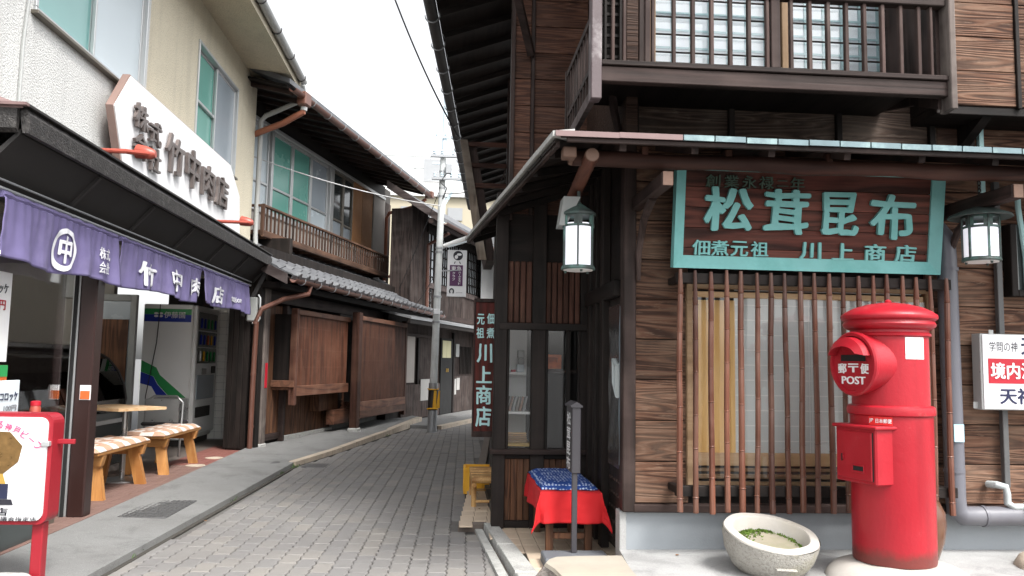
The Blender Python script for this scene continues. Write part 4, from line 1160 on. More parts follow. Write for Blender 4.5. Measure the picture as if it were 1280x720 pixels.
# short lattice between
for i in range(4):
    pc('lattice_bar', (.10, .13, 2.78+i*.085, 2.80+i*.085+.02, .46, 1.62), 'lattice', b2, F, .003)
for z in (.46, .52, .58, .95, 1.3, 1.6): pc('lattice_rail', (.095, .125, 2.75, 3.12, z, z+.02), 'lattice_y', b2, F, .002)
MB(F).box(-.06, .08, 2.64, 3.2, .30, 1.95).build('bay_core', 'black_z', b2)
MB(F).box(.02, .15, 2.35, 3.2, .22, .45, .006).build('bay_beam', 'lattice_y', b2)
MB(F).box(-.05, .09, 1.90, 2.64, .45, .8).build('bay_core', 'board_z', b2)
MB(F).box(.30, .42, 2.60, 2.76, .13, 1.98, .008).build('post', 'red_z', b2, label='free-standing front post of the large lattice bay')
MB(F).box(.28, .44, 2.58, 2.78, .08, .16, .015).build('post_base', 'granite', b2)
lattice_bay('bay', 2.76, 5.20, .40, .56, 1.86)
MB(F).box(.365, .42, 2.76, 5.2, .30, .42, .005).build('bay_beam', 'lattice_y', b2)
MB(F).box(.31, .40, 5.20, 5.30, .22, 1.98, .006).build('bay_post', 'red_z', b2)
MB(F).box(-.05, .36, 5.3, 5.34, .3, 1.95).build('bay_side', 'black_z', b2)
for y in (5.1,): MB(F).box(-.02, .12, y, y+.12, .08, .30, .006).build('foundation_stone', 'granite', b2)
MB(F).box(-.079, -.03, 2.7, 7.0, .08, .3, .005).build('foundation', 'concrete', b2)
# beam under the tiled roof with rafters
MB(F).box(-.08, .30, .0, 7.3, 2.12, 2.2, .006).build('eave_beam', 'black_y', b2)
TX0, TZ0, TX1, TZ1 = .42, 2.26, -1.12, 3.02       # tile plane: eave and wall line
ry = .12
while ry < 7.6:
    MB(F).beam((TX0-.03, ry, TZ0-.045), (TX1, ry, TZ1-.075), .05, .05).build('rafter', 'dark_x', b2); ry += .42
m = MB(F); m.hexa([(TX0, -.1, TZ0-.02), (TX0, 7.62, TZ0-.02), (TX1, 7.62, TZ1-.045), (TX1, -.1, TZ1-.045)], [(TX0, -.1, TZ0-.002), (TX0, 7.62, TZ0-.002), (TX1, 7.62, TZ1-.027), (TX1, -.1, TZ1-.027)])
m.build('roof_boards', 'black_y', b2)
for y in (-.13, 7.62):
    m = MB(F); m.hexa([(TX0+.02, y, TZ0-.10), (TX0+.02, y+.03, TZ0-.10), (TX1, y+.03, TZ1-.12), (TX1, y, TZ1-.12)], [(TX0+.02, y, TZ0+.03), (TX0+.02, y+.03, TZ0+.03), (TX1, y+.03, TZ1+.02), (TX1, y, TZ1+.02)]); m.build('barge_board', 'grey_wood_x', b2)
# S-shaped clay tiles
def tile_mesh(eave):
    m = MB(); tw_, tl = .262, .30; n = 8
    prof = []
    for k in range(n+1):
        u = k/n; x = u*tw_
        z = -.022*math.sin(min(1, u/.68)*pi) if u < .68 else .030*math.sin((u-.68)/.32*pi)
        prof.append((x, z))
    top, bot = [], []
    for q, l in ((0, 0.), (1, tl)):
        top += [(l, x, z+.020*(1-q)+.012) for x, z in prof]; bot += [(l, x, z+.020*(1-q)-.006) for x, z in prof]
    N1 = n+1; vs = top+bot; b = 2*N1
    fs = [(i, i+1, N1+i+1, N1+i) for i in range(n)]+[(i, b+i, b+i+1, i+1) for i in range(n)]+[(0, N1, b+N1, b), (n, b+n, b+N1+n, N1+n)]
    m.add(vs, fs)
    if eave:   # round end cap and lip
        cy_, cz_ = tw_*.84, .025
        k = 10
        m.add([(-.012, cy_+.042*math.cos(2*pi*i/k), cz_+.042*math.sin(2*pi*i/k)) for i in range(k)]+[(.03, cy_+.042*math.cos(2*pi*i/k), cz_+.042*math.sin(2*pi*i/k)) for i in range(k)],
              [tuple(range(k))]+[(i, (i+1) % k, k+(i+1) % k, k+i) for i in range(k)])
        m.box(-.006, .004, .01, tw_*.68, -.03, .02)
    return mesh_of(m, 'roof_tile', 'kawara', True)
tA, tB = tile_mesh(False), tile_mesh(True)
slope = math.atan2(TZ1-TZ0, TX0-TX1); L_ = math.hypot(TZ1-TZ0, TX0-TX1)
for i in range(29):
    for j in range(7):
        d = j*.245
        if d+.25 > L_+.1: break
        x = TX0+.03-d*math.cos(slope); z = TZ0+.01+d*math.sin(slope)
        Mx = F2 @ Matrix.Translation((x, .0+i*.2625, z)) @ Matrix.Rotation(pi, 4, 'Z') @ Matrix.Rotation(-slope, 4, 'Y') @ Matrix.Scale(-1, 4, (0, 1, 0))
        inst('roof_tile', tB if j == 0 else tA, b2, Mx)
# ridge line of thick tiles against wall
MB(F).tube([(TX1+.07, -.1, TZ1+.02), (TX1+.07, 7.6, TZ1+.02)], .06, 8).build('ridge_tiles', 'kawara', b2, True)
m = MB(F); half_gutter(m, F, TX0+.075, TZ0-.03, -.05, 7.65, .05); m.build('gutter', 'gutter_brown', b2, True)
gutter_hooks(F2, TX0+.075, TZ0-.03, [.2+i*.52 for i in range(15)], b2, .058)
MB(F).tube([(TX0+.07, .5, TZ0-.07), (TX0+.06, .46, TZ0-.18), (.30, .1, 1.98), (.10, -.08, 1.84), (.04, -.08, 1.70), (.03, -.085, .9), (.03, -.09, .08)], .033, 9).build('drainpipe', 'gutter_brown', b2, True)
for z in (.35, 1.0, 1.65): MB(F).lathe([(.037, 0), (.037, .03)], .03, -.085, 9, z).build('pipe_clip', 'gutter_brown', b2)
MB(F).tube([(-.55, 6.9, 3.04), (-.3, 7.0, 2.84), (TX0+.02, 7.3, TZ0+.12)], .035, 8).build('roof_pipe', 'pipe_orange', b2, True, label='orange pipe lying on the tiles')
MB(F).tube([(TX0+.05, 7.4, TZ0-.06), (.2, 6.9, 2.0), (.02, 6.72, 1.9), (.0, 6.72, .3), (.06, 6.9, .25), (.36, 7.95, .18)], .036, 9).build('drainpipe', 'gutter_brown', b2, True)
# upper floor
UX = -1.1
MB(F).box(UX-.2, UX-.13, .9, 8.9, 2.6, 5.3).build('upper_wall', 'interior_dark', b2)
MB(F).box(UX-.12, UX, .9, 7.9, 3.0, 3.5, .0).build('upper_wall', 'plaster', b2)
MB(F).box(UX-.12, UX, 7.38, 8.15, 3.5, 5.0).build('upper_wall', 'plaster', b2, label='grey plaster panel at the end of the window row')
MB(F).box(UX-.12, UX-.01, .9, 8.15, 4.98, 5.25).build('upper_wall', 'black_y', b2)
MB(F).box(UX-.10, UX+.03, .9, 8.1, 4.92, 4.98, .006).build('window_head', 'alu', b2)
MB(F).box(UX-.10, UX+.04, .9, 8.1, 3.50, 3.56, .006).build('window_sill', 'alu', b2)
def pane2(y0, y1, top, bot, mid=4.0, fr='alu'):
    w_ = MB(F).box(UX-.06, UX-.05, y0+.03, y1-.03, mid+.02, 4.91).build('window', top, b2)
    MB(F).box(UX-.06, UX-.05, y0+.03, y1-.03, 3.57, mid-.02).build('pane', bot, w_)
    m = MB(F)
    for q in ((y0, y0+.045, 3.565, 4.915), (y1-.045, y1, 3.565, 4.915), (y0+.045, y1-.045, mid-.02, mid+.02), (y0+.045, y1-.045, 3.565, 3.61), (y0+.045, y1-.045, 4.87, 4.915)):
        m.box(UX-.07, UX-.02, q[0], q[1], q[2], q[3], .004)
    m.build('frame', fr, w_)
pane2(1.35, 2.38, 'frosted', 'frosted')
MB(F).box(UX-.09, UX+.02, 2.39, 2.46, 3.56, 4.92, .005).build('mullion', 'alu', b2)
pane2(2.47, 3.24, 'green_pane', 'green_pane'); pane2(3.25, 4.02, 'green_pane', 'green_pane')
pane2(4.03, 4.82, 'grey_pane', 'frosted', 3.98)
MB(F).box(UX-.09, UX+.03, 4.83, 5.0, 3.56, 4.92, .005).build('mullion', 'alu', b2)
pane2(5.01, 5.62, 'dark_pane', 'grey_pane', 3.96, 'bronze_alu'); pane2(5.63, 6.15, 'dark_pane', 'grey_pane', 3.92, 'bronze_alu')
for y0, y1 in ((6.17, 6.70), (6.71, 7.36)):
    pc('reed_panel', (UX-.05, UX-.02, y0, y1, 3.15, 4.93), 'reed', b2, F, .004)
# planked wall beyond, with its drainpipe
MB(F).box(UX-.12, UX-.02, 8.15, 8.6, 2.6, 4.9).build('upper_wall', 'black_z', b2)
for i in range(2):
    y = 8.17+i*.20; pc('plank', (UX-.019, UX, y, y+.192, 2.7, 4.9), 'plank_z', b2, F, .004)
MB(F).tube([(-.05, 7.9, 4.9), (-.3, 7.85, 4.72), (UX+.12, 8.08, 4.62), (UX+.06, 8.1, 4.5), (UX+.06, 8.1, 3.05), (UX+.15, 7.7, 2.98)], .038, 9).build('drainpipe', 'pipe_orange', b2, True)
# balcony
BX = -.60
MB(F).box(BX-.5, BX, 1.25, 6.95, 3.03, 3.09, .006).build('balcony_floor', 'rail_brown', b2)
MB(F).box(BX-.03, BX+.012, 1.23, 6.97, 2.985, 3.07, .005).build('balcony_beam', 'rail_brown', b2)
MB(F).box(BX-.05, BX+.01, 1.23, 6.97, 3.43, 3.465, .005).build('balcony_rail', 'rail_brown', b2)
MB(F).box(BX-.5, BX-.05, 1.23, 1.27, 3.43, 3.465, .005).build('balcony_rail', 'rail_brown', b2)
MB(F).box(BX-.5, BX-.05, 6.93, 6.97, 3.43, 3.465, .005).build('balcony_rail', 'rail_brown', b2)
k = 0; y = 1.25
while y < 6.96:
    pc('baluster', (BX-.035, BX-.008, y, y+.022, 3.09, 3.43), 'rail_z', b2, F, .002); y += .129
for i in range(3):
    for yy in (1.24, 6.94): pc('baluster', (BX-.42+i*.13, BX-.40+i*.13, yy, yy+.02, 3.09, 3.43), 'rail_z', b2, F, .002)
for yy in (1.23, 6.93): pc('baluster_post', (BX-.045, BX+.008, yy, yy+.045, 3.0, 3.47), 'rail_z', b2, F, .004)
for i in range(14): pc('joist', (BX-.48, BX-.04, 1.4+i*.41, 1.44+i*.41, 2.98, 3.028), 'rail_brown', b2, F, .003)
# upper eave
EX, EZ = -.02, 4.98
m = MB(F); m.hexa([(EX, .6, EZ), (EX, 7.9, EZ), (-1.4, 7.9, 5.33), (-1.4, .6, 5.33)], [(EX, .6, EZ+.03), (EX, 7.9, EZ+.03), (-1.4, 7.9, 5.36), (-1.4, .6, 5.36)]); m.build('eave_boards', 'black_y', b2)
m = MB(F); m.hexa([(EX+.06, .55, EZ+.035), (EX+.06, 7.95, EZ+.035), (-5, 7.95, 6.9), (-5, .55, 6.9)], [(EX+.06, .55, EZ+.10), (EX+.06, 7.95, EZ+.10), (-5, 7.95, 6.98), (-5, .55, 6.98)]); m.build('roof', 'kawara', b2)
y = .8
while y < 7.9:
    MB(F).beam((EX-.01, y, EZ-.03), (-1.3, y, 5.27), .05, .055).build('rafter', 'dark_x', b2); y += .45
m = MB(F); half_gutter(m, F, EX+.06, EZ+.0, .65, 7.95, .058); m.build('gutter', 'gutter_brown', b2, True)
gutter_hooks(F2, EX+.06, EZ, [1.3+i*.6 for i in range(11)], b2, .066)
MB(F).box(EX-.02, EX+.13, .95, 1.15, EZ-.14, EZ+.06, .02).build('rain_hopper', 'gutter_brown', b2)
MB(F).tube([(EX+.06, 1.05, EZ-.1), (EX+.05, 1.05, EZ-.22), (-.3, 1.1, EZ-.36), (-.9, 1.2, EZ-.52)], .045, 10).build('drainpipe', 'pipe_orange', b2, True)
MB(F).tube([(EX+.06, 1.05, EZ-.15), (EX+.055, 1.05, EZ-.2)], .049, 10).build('pipe_joint', 'pipe_grey', b2, True)
MB(F).box(EX-.05, EX+.13, 7.85, 8.0, EZ-.06, EZ+.09, .01).build('rain_hopper', 'gutter_brown', b2)
MB(F).lathe([(.02, 0), (.03, .05), (.035, .12), (.02, .16)], EX, 3.35, 8, EZ+.10).build('insulator', 'frosted', b2, True)
MB(F).box(-5, UX-.2, .9, 1.0, 2.6, 5.3).build('upper_wall', 'black_z', b2)
MB(F).box(-5, UX-.2, 8.4, 8.5, 0, 5.3).build('upper_wall', 'black_z', b2)
MB(F).box(-.30, -.08, 7.0, 8.6, .08, 2.7).build('wall', 'plaster', b2)

# ================================================================== THIRD HOUSE at the bend
b3 = thing('corner_house', 'dark wooden house with gridded windows closing the lane where it bends', 'house', (0, 0, 0), None, F3)
F = F3
MB(F).box(-.45, -.03, -.9, 8, .0, 4.3).build('wall', 'plank_z', b3)
MB(F).box(-1.2, -.03, -1.9, -.9, .0, 2.2).build('wall', 'black_z', b3)
for i in range(4):
    y = -.9+i*.235
    pc('plank', (-.028, .0, y, y+.225, 2.2, 4.5), 'plank_z', b3, F, .004)
MB(F).box(-.02, .04, -.05, 8, 3.95, 4.1, .006).build('beam', 'black_y', b3)
MB(F).box(-.02, .04, -.05, 8, 2.78, 2.90, .006).build('window_sill', 'grey_wood_x', b3)
for i in range(16):
    y = .35+i*.30; pc('plank', (-.028, .0, y, y+.29, 2.25, 2.78), 'plank_z', b3, F, .004)
MB(F).box(-.02, .06, .3, 8, 2.15, 2.27, .006).build('beam', 'dark_y', b3)
def grid_win(y0, y1, z0, z1, nv, nh):
    w_ = MB(F).box(-.025, -.015, y0, y1, z0, z1).build('window', 'paper_white', b3)
    m = MB(F)
    for i in range(nv+1):
        y = y0+(y1-y0)*i/nv; m.box(-.014, .012, y-.016, y+.016, z0, z1)
    m.build('bars', 'black_z', w_, kind='stuff')
    m = MB(F)
    for j in range(nh+1):
        z = z0+(z1-z0)*j/nh; m.box(-.014, .006, y0, y1, z-.012, z+.012)
    m.build('rails', 'black_y', w_, kind='stuff')
grid_win(.05, .45, 2.3, 3.95, 2, 9)
for i in range(5): grid_win(.62+i*.78, 1.32+i*.78, 2.92, 3.94, 5, 5)
# roof
m = MB(F); m.hexa([(.70, -1.15, 3.98), (.70, 8, 3.98), (-.45, 8, 4.72), (-.45, -1.15, 4.72)], [(.70, -1.15, 4.06), (.70, 8, 4.06), (-.45, 8, 4.80), (-.45, -1.15, 4.80)]); m.build('roof', 'kawara', b3)
m = MB(F); m.hexa([(.73, -1.2, 3.90), (.73, -1.15, 3.90), (-.45, -1.15, 4.66), (-.45, -1.2, 4.66)], [(.73, -1.2, 4.06), (.73, -1.15, 4.06), (-.45, -1.15, 4.82), (-.45, -1.2, 4.82)]); m.build('barge_board', 'grey_wood_x', b3)
MB(F).tube([(.5, -1.18, 3.98), (.5, 8, 3.98)], .06, 8).build('purlin', 'dark_y', b3, True)
MB(F).tube([(.10, -.2, 2.3), (.10, -.2, 3.65), (.6, -.4, 3.85)], .04, 8).build('drainpipe', 'gutter_brown', b3, True)
m = MB(F); half_gutter(m, F, .76, 3.95, -1.1, 8, .05); m.build('gutter', 'gutter_brown', b3, True)
# lower pent roof
m = MB(F); m.hexa([(.62, -2.4, 1.98), (.62, 8, 1.98), (.0, 8, 2.12), (.0, -2.4, 2.12)], [(.62, -2.4, 2.02), (.62, 8, 2.02), (.0, 8, 2.15), (.0, -2.4, 2.15)]); m.build('pent_roof', 'galv', b3)
MB(F).box(.55, .60, -2.4, 8, 1.90, 1.975, .005).build('eave_board', 'black_y', b3)
# ground-floor wall details
MB(F).box(-.03, .0, -1.2, -.55, .80, 1.72).build('plaster_panel', 'plaster', b3, label='beige plaster panel beside the drainpipe')
MB(F).box(-.03, .02, -1.25, .3, 1.72, 1.78, .004).build('rail', 'dark_y', b3)
MB(F).box(-.03, .015, -1.25, 1.0, .08, .76).build('wainscot', 'plank_z', b3)
MB(F).box(-.03, .02, -.40, -.33, .76, 1.7, .004).build('post', 'black_z', b3)
MB(F).box(.016, .026, -.22, .30, .42, .86).build('notice', 'notice_paper', b3)
MB(F).box(-.02, .012, 1.05, 1.85, .07, 1.75).build('doorway', 'slot', b3)
for i in range(2):
    m = MB(F); m.box(.015, .022, 1.12+i*.30, 1.12+i*.30+.28, 1.32, 1.70); m.build('door_curtain', 'cream_cloth', b3)
MB(F).box(.013, .03, 1.40, 1.43, 1.00, 1.08).build('door_handle', 'brass', b3)
MB(F).box(.013, .03, 1.50, 1.53, 1.00, 1.08).build('door_handle', 'brass', b3)
MB(F).box(-.02, .03, 1.88, 1.96, .07, 1.9, .004).build('post', 'black_z', b3)
MB(F).box(-.03, .015, 1.97, 6, .07, .9).build('wainscot', 'plank_z', b3)
for i in range(9): pc('lattice_bar', (.0, .025, 2.4+i*.11, 2.43+i*.11, .95, 1.6), 'black_z', b3, F, .002)
MB(F).box(.016, .024, 2.02, 2.14, .48, .84).build('notice', 'notice_paper', b3)
MB(F).box(.016, .024, 2.18, 2.40, .58, .86).build('notice', 'notice_paper', b3)
MB(F).box(.016, .03, 2.05, 2.3, 1.35, 1.65).build('small_poster', 'grey_box', b3)

# ================================================================== POLES, BANNER, WIRES
up_ = thing('utility_pole', 'pale concrete utility pole with a yellow hazard band at the bend of the lane', 'utility pole', (-.25, 14.4, 0))
MB().tube([(-.25, 14.4, -.02), (-.245, 14.4, .85)], [.086, .082], 20).build('pole_sleeve', 'galv', up_, True)
MB().tube([(-.245, 14.4, .85), (-.175, 14.4, 5.0)], [.066, .055], 20).build('shaft', 'pole', up_, True)
MB().tube([(-.247, 14.4, .38), (-.245, 14.4, .74)], [.090, .088], 20).build('hazard_band', 'black_metal', up_, True)
for i in range(2):
    m = MB(); m.hexa([(-.25+.00+i*.06, 14.30, .42), (-.25+.06+i*.06, 14.305, .42), (-.25+.06+i*.06, 14.305, .72), (-.25+.02+i*.08, 14.300, .72)], [(-.25+.02+i*.08, 14.290, .42), (-.25+.062+i*.06, 14.293, .42), (-.25+.062+i*.06, 14.293, .72), (-.25+.02+i*.08, 14.290, .72)]); m.build('yellow_stripe', 'yellow', up_)
m = MB(); m.tube([(-.34, 14.33, .40), (-.31, 14.295, .41), (-.19, 14.295, .41), (-.155, 14.33, .40)], .012, 6); m.tube([(-.34, 14.33, .75), (-.31, 14.295, .74), (-.19, 14.295, .74), (-.155, 14.33, .75)], .012, 6)
m.build('band_edges', 'yellow', up_, True)
for z in (1.9, 2.35, 3.15, 3.22, 4.15, 4.3, 4.6): MB().tube([(-.245+.0169*z-.0145, 14.4, z), (-.245+.0169*z-.0145, 14.4, z+.035)], .073 if z < 3.5 else .063, 14).build('clamp', 'galv', up_, True)
MB().box(-.27, -.17, 14.22, 14.29, 2.05, 2.14, .004).build('number_plate', 'sign_face', up_)
# crossarms, insulators near the top
for z, a in ((4.86, .42), (4.45, .36)):
    MB().box(-.19-a*.5, -.19+a, 14.28, 14.33, z, z+.05, .004).build('crossarm', 'galv', up_)
    for q in (-.35, .0, .45, .85):
        MB().lathe([(.014, 0), (.03, .02), (.018, .04), (.03, .06), (.012, .085)], -.19+a*q, 14.305, 10, z+.05).build('insulator', 'pole_blue', up_, True)
MB().box(-.13, -.02, 14.26, 14.34, 4.56, 4.74, .01).build('junction_box', 'galv', up_)
MB().tube([(-.12, 14.3, 4.55), (-.22, 14.27, 4.4), (-.1, 14.28, 4.3), (-.17, 14.3, 4.1)], .012, 6).build('cable_loop', 'cable', up_, True)
MB().beam((-.16, 14.4, 4.0), (.35, 14.9, 4.95), .04, .04).build('stay_brace', 'pole_blue', up_)
MB().beam((-.15, 14.32, 2.82), (.15, 14.32, 2.84), .02, .02).build('banner_arm', 'galv', up_)
# banner
bn = thing('street_banner', 'white and purple vertical banner board fixed to the utility pole', 'banner', (.11, 14.35, 2.35))
MB().box(-.055, .285, 14.33, 14.36, 2.37, 3.20, .004).build('board', 'sign_face', bn)
MB().box(-.01, .22, 14.323, 14.3295, 2.56, 2.93).build('purple_panel', 'purple_print', bn)
lettering('lettering', '東急', (.105, 14.321, 2.872), .18, .075, (1, 0, 0), (0, 0, 1), 'white_print', bn, bold=.02)
for i, ch in enumerate('ハ|ヴェスト'): lettering('lettering', ch, (.165, 14.321, 2.80-i*.040), .045 if ch != '|' else .008, .032, (1, 0, 0), (0, 0, 1), 'white_print', bn, bold=.03)
for i, ch in enumerate('クラブ'): lettering('lettering', ch, (.06, 14.321, 2.785-i*.055), .05, .042, (1, 0, 0), (0, 0, 1), 'white_print', bn, bold=.03)
m = MB(); m.add([(.13+.085*math.cos(2*pi*k/24), 14.322, 3.10+.085*math.sin(2*pi*k/24)) for k in range(24)], [tuple(range(24))]); m.build('round_emblem', 'black_print', bn)
m = MB(); m.add([(.15+.045*math.cos(2*pi*k/16), 14.320, 3.12+.022*math.sin(2*pi*k/16)) for k in range(16)], [tuple(range(16))]); m.add([(.10+.03*math.cos(2*pi*k/16), 14.320, 3.075+.035*math.sin(2*pi*k/16)) for k in range(16)], [tuple(range(16))]); m.build('emblem_light', 'sign_face', bn)
for s in (-1, 1):
    m = MB(); m.prism([(.12+s*.03, 2.995), (.12+s*.045, 2.995), (.12+s*.062, 2.955), (.12+s*.045, 2.955)], 'Y', 14.323, 14.3295); m.build('roof_mark', 'black_print', bn)
m = MB(); m.tube([(.03+.035*math.cos(a)-.0, 14.324, 2.465+.045*math.sin(a)) for a in [rad(-50+280*k/14) for k in range(15)]], .011, 5); m.build('horseshoe_mark', 'black_print', bn)
lettering('lettering', 'arima', (.165, 14.321, 2.445), .11, .022, (1, 0, 0), (0, 0, 1), 'grey_print', bn)
# long street lamp on the pole
lt = thing('street_lamp', 'white tubular street lamp reaching from the utility pole above the banner', 'street lamp', (.05, 14.3, 3.3))
MB().tube([(-.13, 14.3, 3.26), (.08, 14.25, 3.32), (.48, 14.2, 3.46)], [.035, .055, .055], 12).build('lamp_body', 'white_paint', lt, True)
MB().beam((-.05, 14.25, 3.235), (.46, 14.19, 3.40), .06, .02).build('lamp_glass', 'frosted', lt)
# far slim pole
fp = thing('lamp_mast', 'slim pale blue pole standing behind the utility pole', 'pole', (-.33, 24, 0))
MB().tube([(-.30, 24, 0), (-.27, 24, 9.3)], [.12, .06], 12).build('shaft', 'pole_blue', fp, True)
for z in (7.1, 7.9): MB().box(-.6, .75, 23.9, 23.95, z, z+.06).build('crossarm', 'pole_blue', fp)
for q in range(5): MB().lathe([(.03, 0), (.05, .05), (.03, .12)], -.5+q*.28, 23.92, 8, 7.96).build('insulator', 'pole_blue', fp, True)

def wire(label, pts, r, mat, sag=.0, n=14, mark=True):
    P_ = []
    for a, b in zip(pts, pts[1:]):
        a, b = Vector(a), Vector(b)
        for i in range(n):
            t = i/n; p = a.lerp(b, t); p.z -= sag*4*t*(1-t); P_.append(p)
    P_.append(Vector(pts[-1]))
    o = MB().tube(P_, r, 5).build('cable', mat, None, True, label=label, cat='cable')
    return o
wire('dark overhead cable crossing the sky from the top of the picture to the right-hand eave', [(-.82, 8.0, 5.35), (.05, 9.0, 3.75)], .010, 'cable', .12)
wire('pale overhead cable from the upper windows of the wooden house to the utility pole', [(-3.05, 12.2, 4.25), (-.2, 14.3, 3.98)], .009, 'cable_pale', .10)
wire('thin dark cable rising from the roof corner to the utility pole', [(-1.0, 16.2, 2.65), (-.2, 14.35, 4.35)], .007, 'cable', .03)
wire('thin dark cable dropping from the pole beside the white banner', [(-.16, 14.4, 3.0), (-.7, 16.2, 2.3)], .006, 'cable', .06)
wire('grey cable running right from the crossarm of the utility pole', [(-.15, 14.3, 4.9), (3, 17, 5.6)], .008, 'cable', .10)
wire('lower grey cable running right from the pole to the eave', [(-.15, 14.3, 4.2), (.6, 12.0, 3.9)], .008, 'cable', .05)

# ================================================================== FAR BUILDINGS
fb = thing('apartment_block', 'white flat-roofed building with a roof railing far behind the lane', 'building', (-1, 40, 0))
MB().box(-6, 6, 40, 52, -1, 10.2).build('wall', 'far_wall', fb)
MB().box(-5.5, 8, 38.0, 39.99, -1, 9.0).build('wall', 'far_beige', fb)
MB().box(-5.7, 8.2, 37.8, 39.995, 9.0, 9.2).build('roof_slab', 'far_wall', fb)
MB().box(-1.2, 6, 44, 50, 10.2, 11.4).build('penthouse', 'far_wall', fb)
for z in (10.8, 11.4): MB().box(-3.4, 6, 39.96, 40.0, z, z+.05).build('roof_rail', 'grey_box', fb)
for i in range(13): MB().box(-3.4+i*.75, -3.36+i*.75, 39.96, 40.0, 10.2, 11.4).build('rail_post', 'grey_box', fb)
MB().box(-1.45, -.5, 39.9, 39.95, 10.2, 11.3).build('louvre', 'far_dark', fb)
MB().box(-2.4, -.9, 37.95, 38.0, 7.9, 8.5).build('window', 'far_dark', fb)
MB().box(-.2, .5, 37.95, 38.0, 7.9, 8.5).build('window', 'far_dark', fb)
gb = thing('roof_shed', 'small dark grey rooftop structure seen in the gap under the right-hand eave', 'shed', (1.2, 20, 0))
MB().box(1.15, 2.3, 20, 22, 3, 4.85).build('wall', 'far_dark', gb)
MB().box(1.05, 2.4, 19.9, 22.1, 4.85, 4.95).build('roof', 'far_beige', gb)
MB().box(1.45, 1.75, 19.97, 20.0, 4.5, 4.6).build('vent', 'slot', gb)
MB().box(.78, 1.12, 20.5, 24, 0, 4.8).build('side_wall', 'far_wall', gb)

# ================================================================== KELP SHOP (right)
rb = thing('wooden_shop', 'weathered dark wooden shop building with a latticed balcony over a copper-edged pent roof', 'shop building', (1.04, 4.7, 0))
rnd = random.Random(21)
FY = 4.70
# foundation and sill
MB().box(1.015, 6.0, FY-.0, FY+.12, .10, .372, .006).build('foundation', 'concrete_blue', rb)
MB().box(1.00, 1.04, FY-.012, FY+.1, .10, .372, .004).build('foundation_corner', 'concrete_pale', rb)
MB().box(1.075, 6.0, FY-.05, FY+.02, .373, .418, .004).build('sill_beam', 'dark_x', rb)
MB().box(1.05, 1.37, FY+.01, FY+.1, .40, 2.6).build('wall', 'black_x', rb)
MB().box(2.89, 6.0, FY+.01, FY+.1, .40, 2.6).build('wall', 'black_x', rb)
MB().box(1.37, 2.89, FY+.01, FY+.1, 1.72, 2.6).build('wall', 'black_x', rb)
MB().box(1.37, 2.89, FY+.01, FY+.1, .40, .47).build('wall', 'black_x', rb)
def siding(x0, x1, z0, z1, y, mat, pitch=.235, parent=rb, th=.02):
    z = z0
    while z < z1-.03:
        zt_ = min(z+pitch, z1)
        pc('siding_board', (x0, x1, y-th, y, z+.003, zt_-.002), mat, parent, c=.004, rot=(rad(rnd.uniform(.7, 1.8)), 'X'))
        z += pitch
siding(1.078, 1.40, .42, 2.53, FY, 'siding')
siding(2.86, 4.1, .42, 2.53, FY, 'siding')
siding(4.1, 5.9, .42, 2.53, FY, 'siding')
siding(1.40, 2.86, 1.83, 2.53, FY, 'siding')
MB().box(1.01, 1.085, FY-.045, FY+.05, .374, 2.56, .006).build('corner_post', 'dark_z', rb)
# window
wn = MB()
for q in ((1.385, 1.42, .478, 1.70), (2.85, 2.885, .478, 1.70)): wn.box(q[0], q[1], FY-.05, FY+.06, q[2], q[3], .004)
wn.box(1.385, 2.885, FY-.045, FY+.06, 1.665, 1.70, .004)
wo = wn.build('window', 'oak_x', rb)
MB().box(1.42, 2.85, FY-.02, FY-.002, 1.615, 1.65, .003).build('head_rail', 'pale_x', wo)
MB().box(1.42, 2.85, FY-.03, FY+.05, .478, .50, .003).build('track', 'oak_x', wo)
for i, (za, zb_) in enumerate(((.515, .545), (.56, .585), (.60, .62))): MB().box(1.425, 2.845, FY-.015+i*.012, FY+.01+i*.012, za, zb_, .002).build('track', 'oak_x', wo)
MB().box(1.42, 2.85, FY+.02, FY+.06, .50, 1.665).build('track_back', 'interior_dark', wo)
MB().box(1.435, 1.66, FY-.008, FY+.004, .71, 1.60, .002).build('wood_panel', 'pale_z', wo)
MB().box(1.545, 1.552, FY-.012, FY-.006, .71, 1.60).build('panel_strip', 'oak_x', wo)
MB().box(1.655, 1.685, FY-.013, FY+.004, .71, 1.60, .002).build('stile', 'pale_z', wo)
MB().box(1.43, 2.845, FY-.014, FY+.004, .635, .71, .003).build('bottom_rail', 'pale_x', wo)
MB().box(1.685, 2.845, FY-.002, FY+.003, .71, 1.615).build('paper', 'paper', wo)
for i in range(11): pc('grid_bar', (1.685, 2.845, FY-.0045, FY-.0022, .775+i*.0885, .7815+i*.0885), 'grid_white', wo, c=0)
for x in (1.90, 2.135, 2.15, 2.38, 2.61): pc('grid_bar', (x, x+.006, FY-.0052, FY-.0047, .711, 1.613), 'grid_white', wo, c=0)
MB().box(1.42, 2.85, FY-.035, FY-.031, .50, 1.615).build('pane', 'glass', wo)
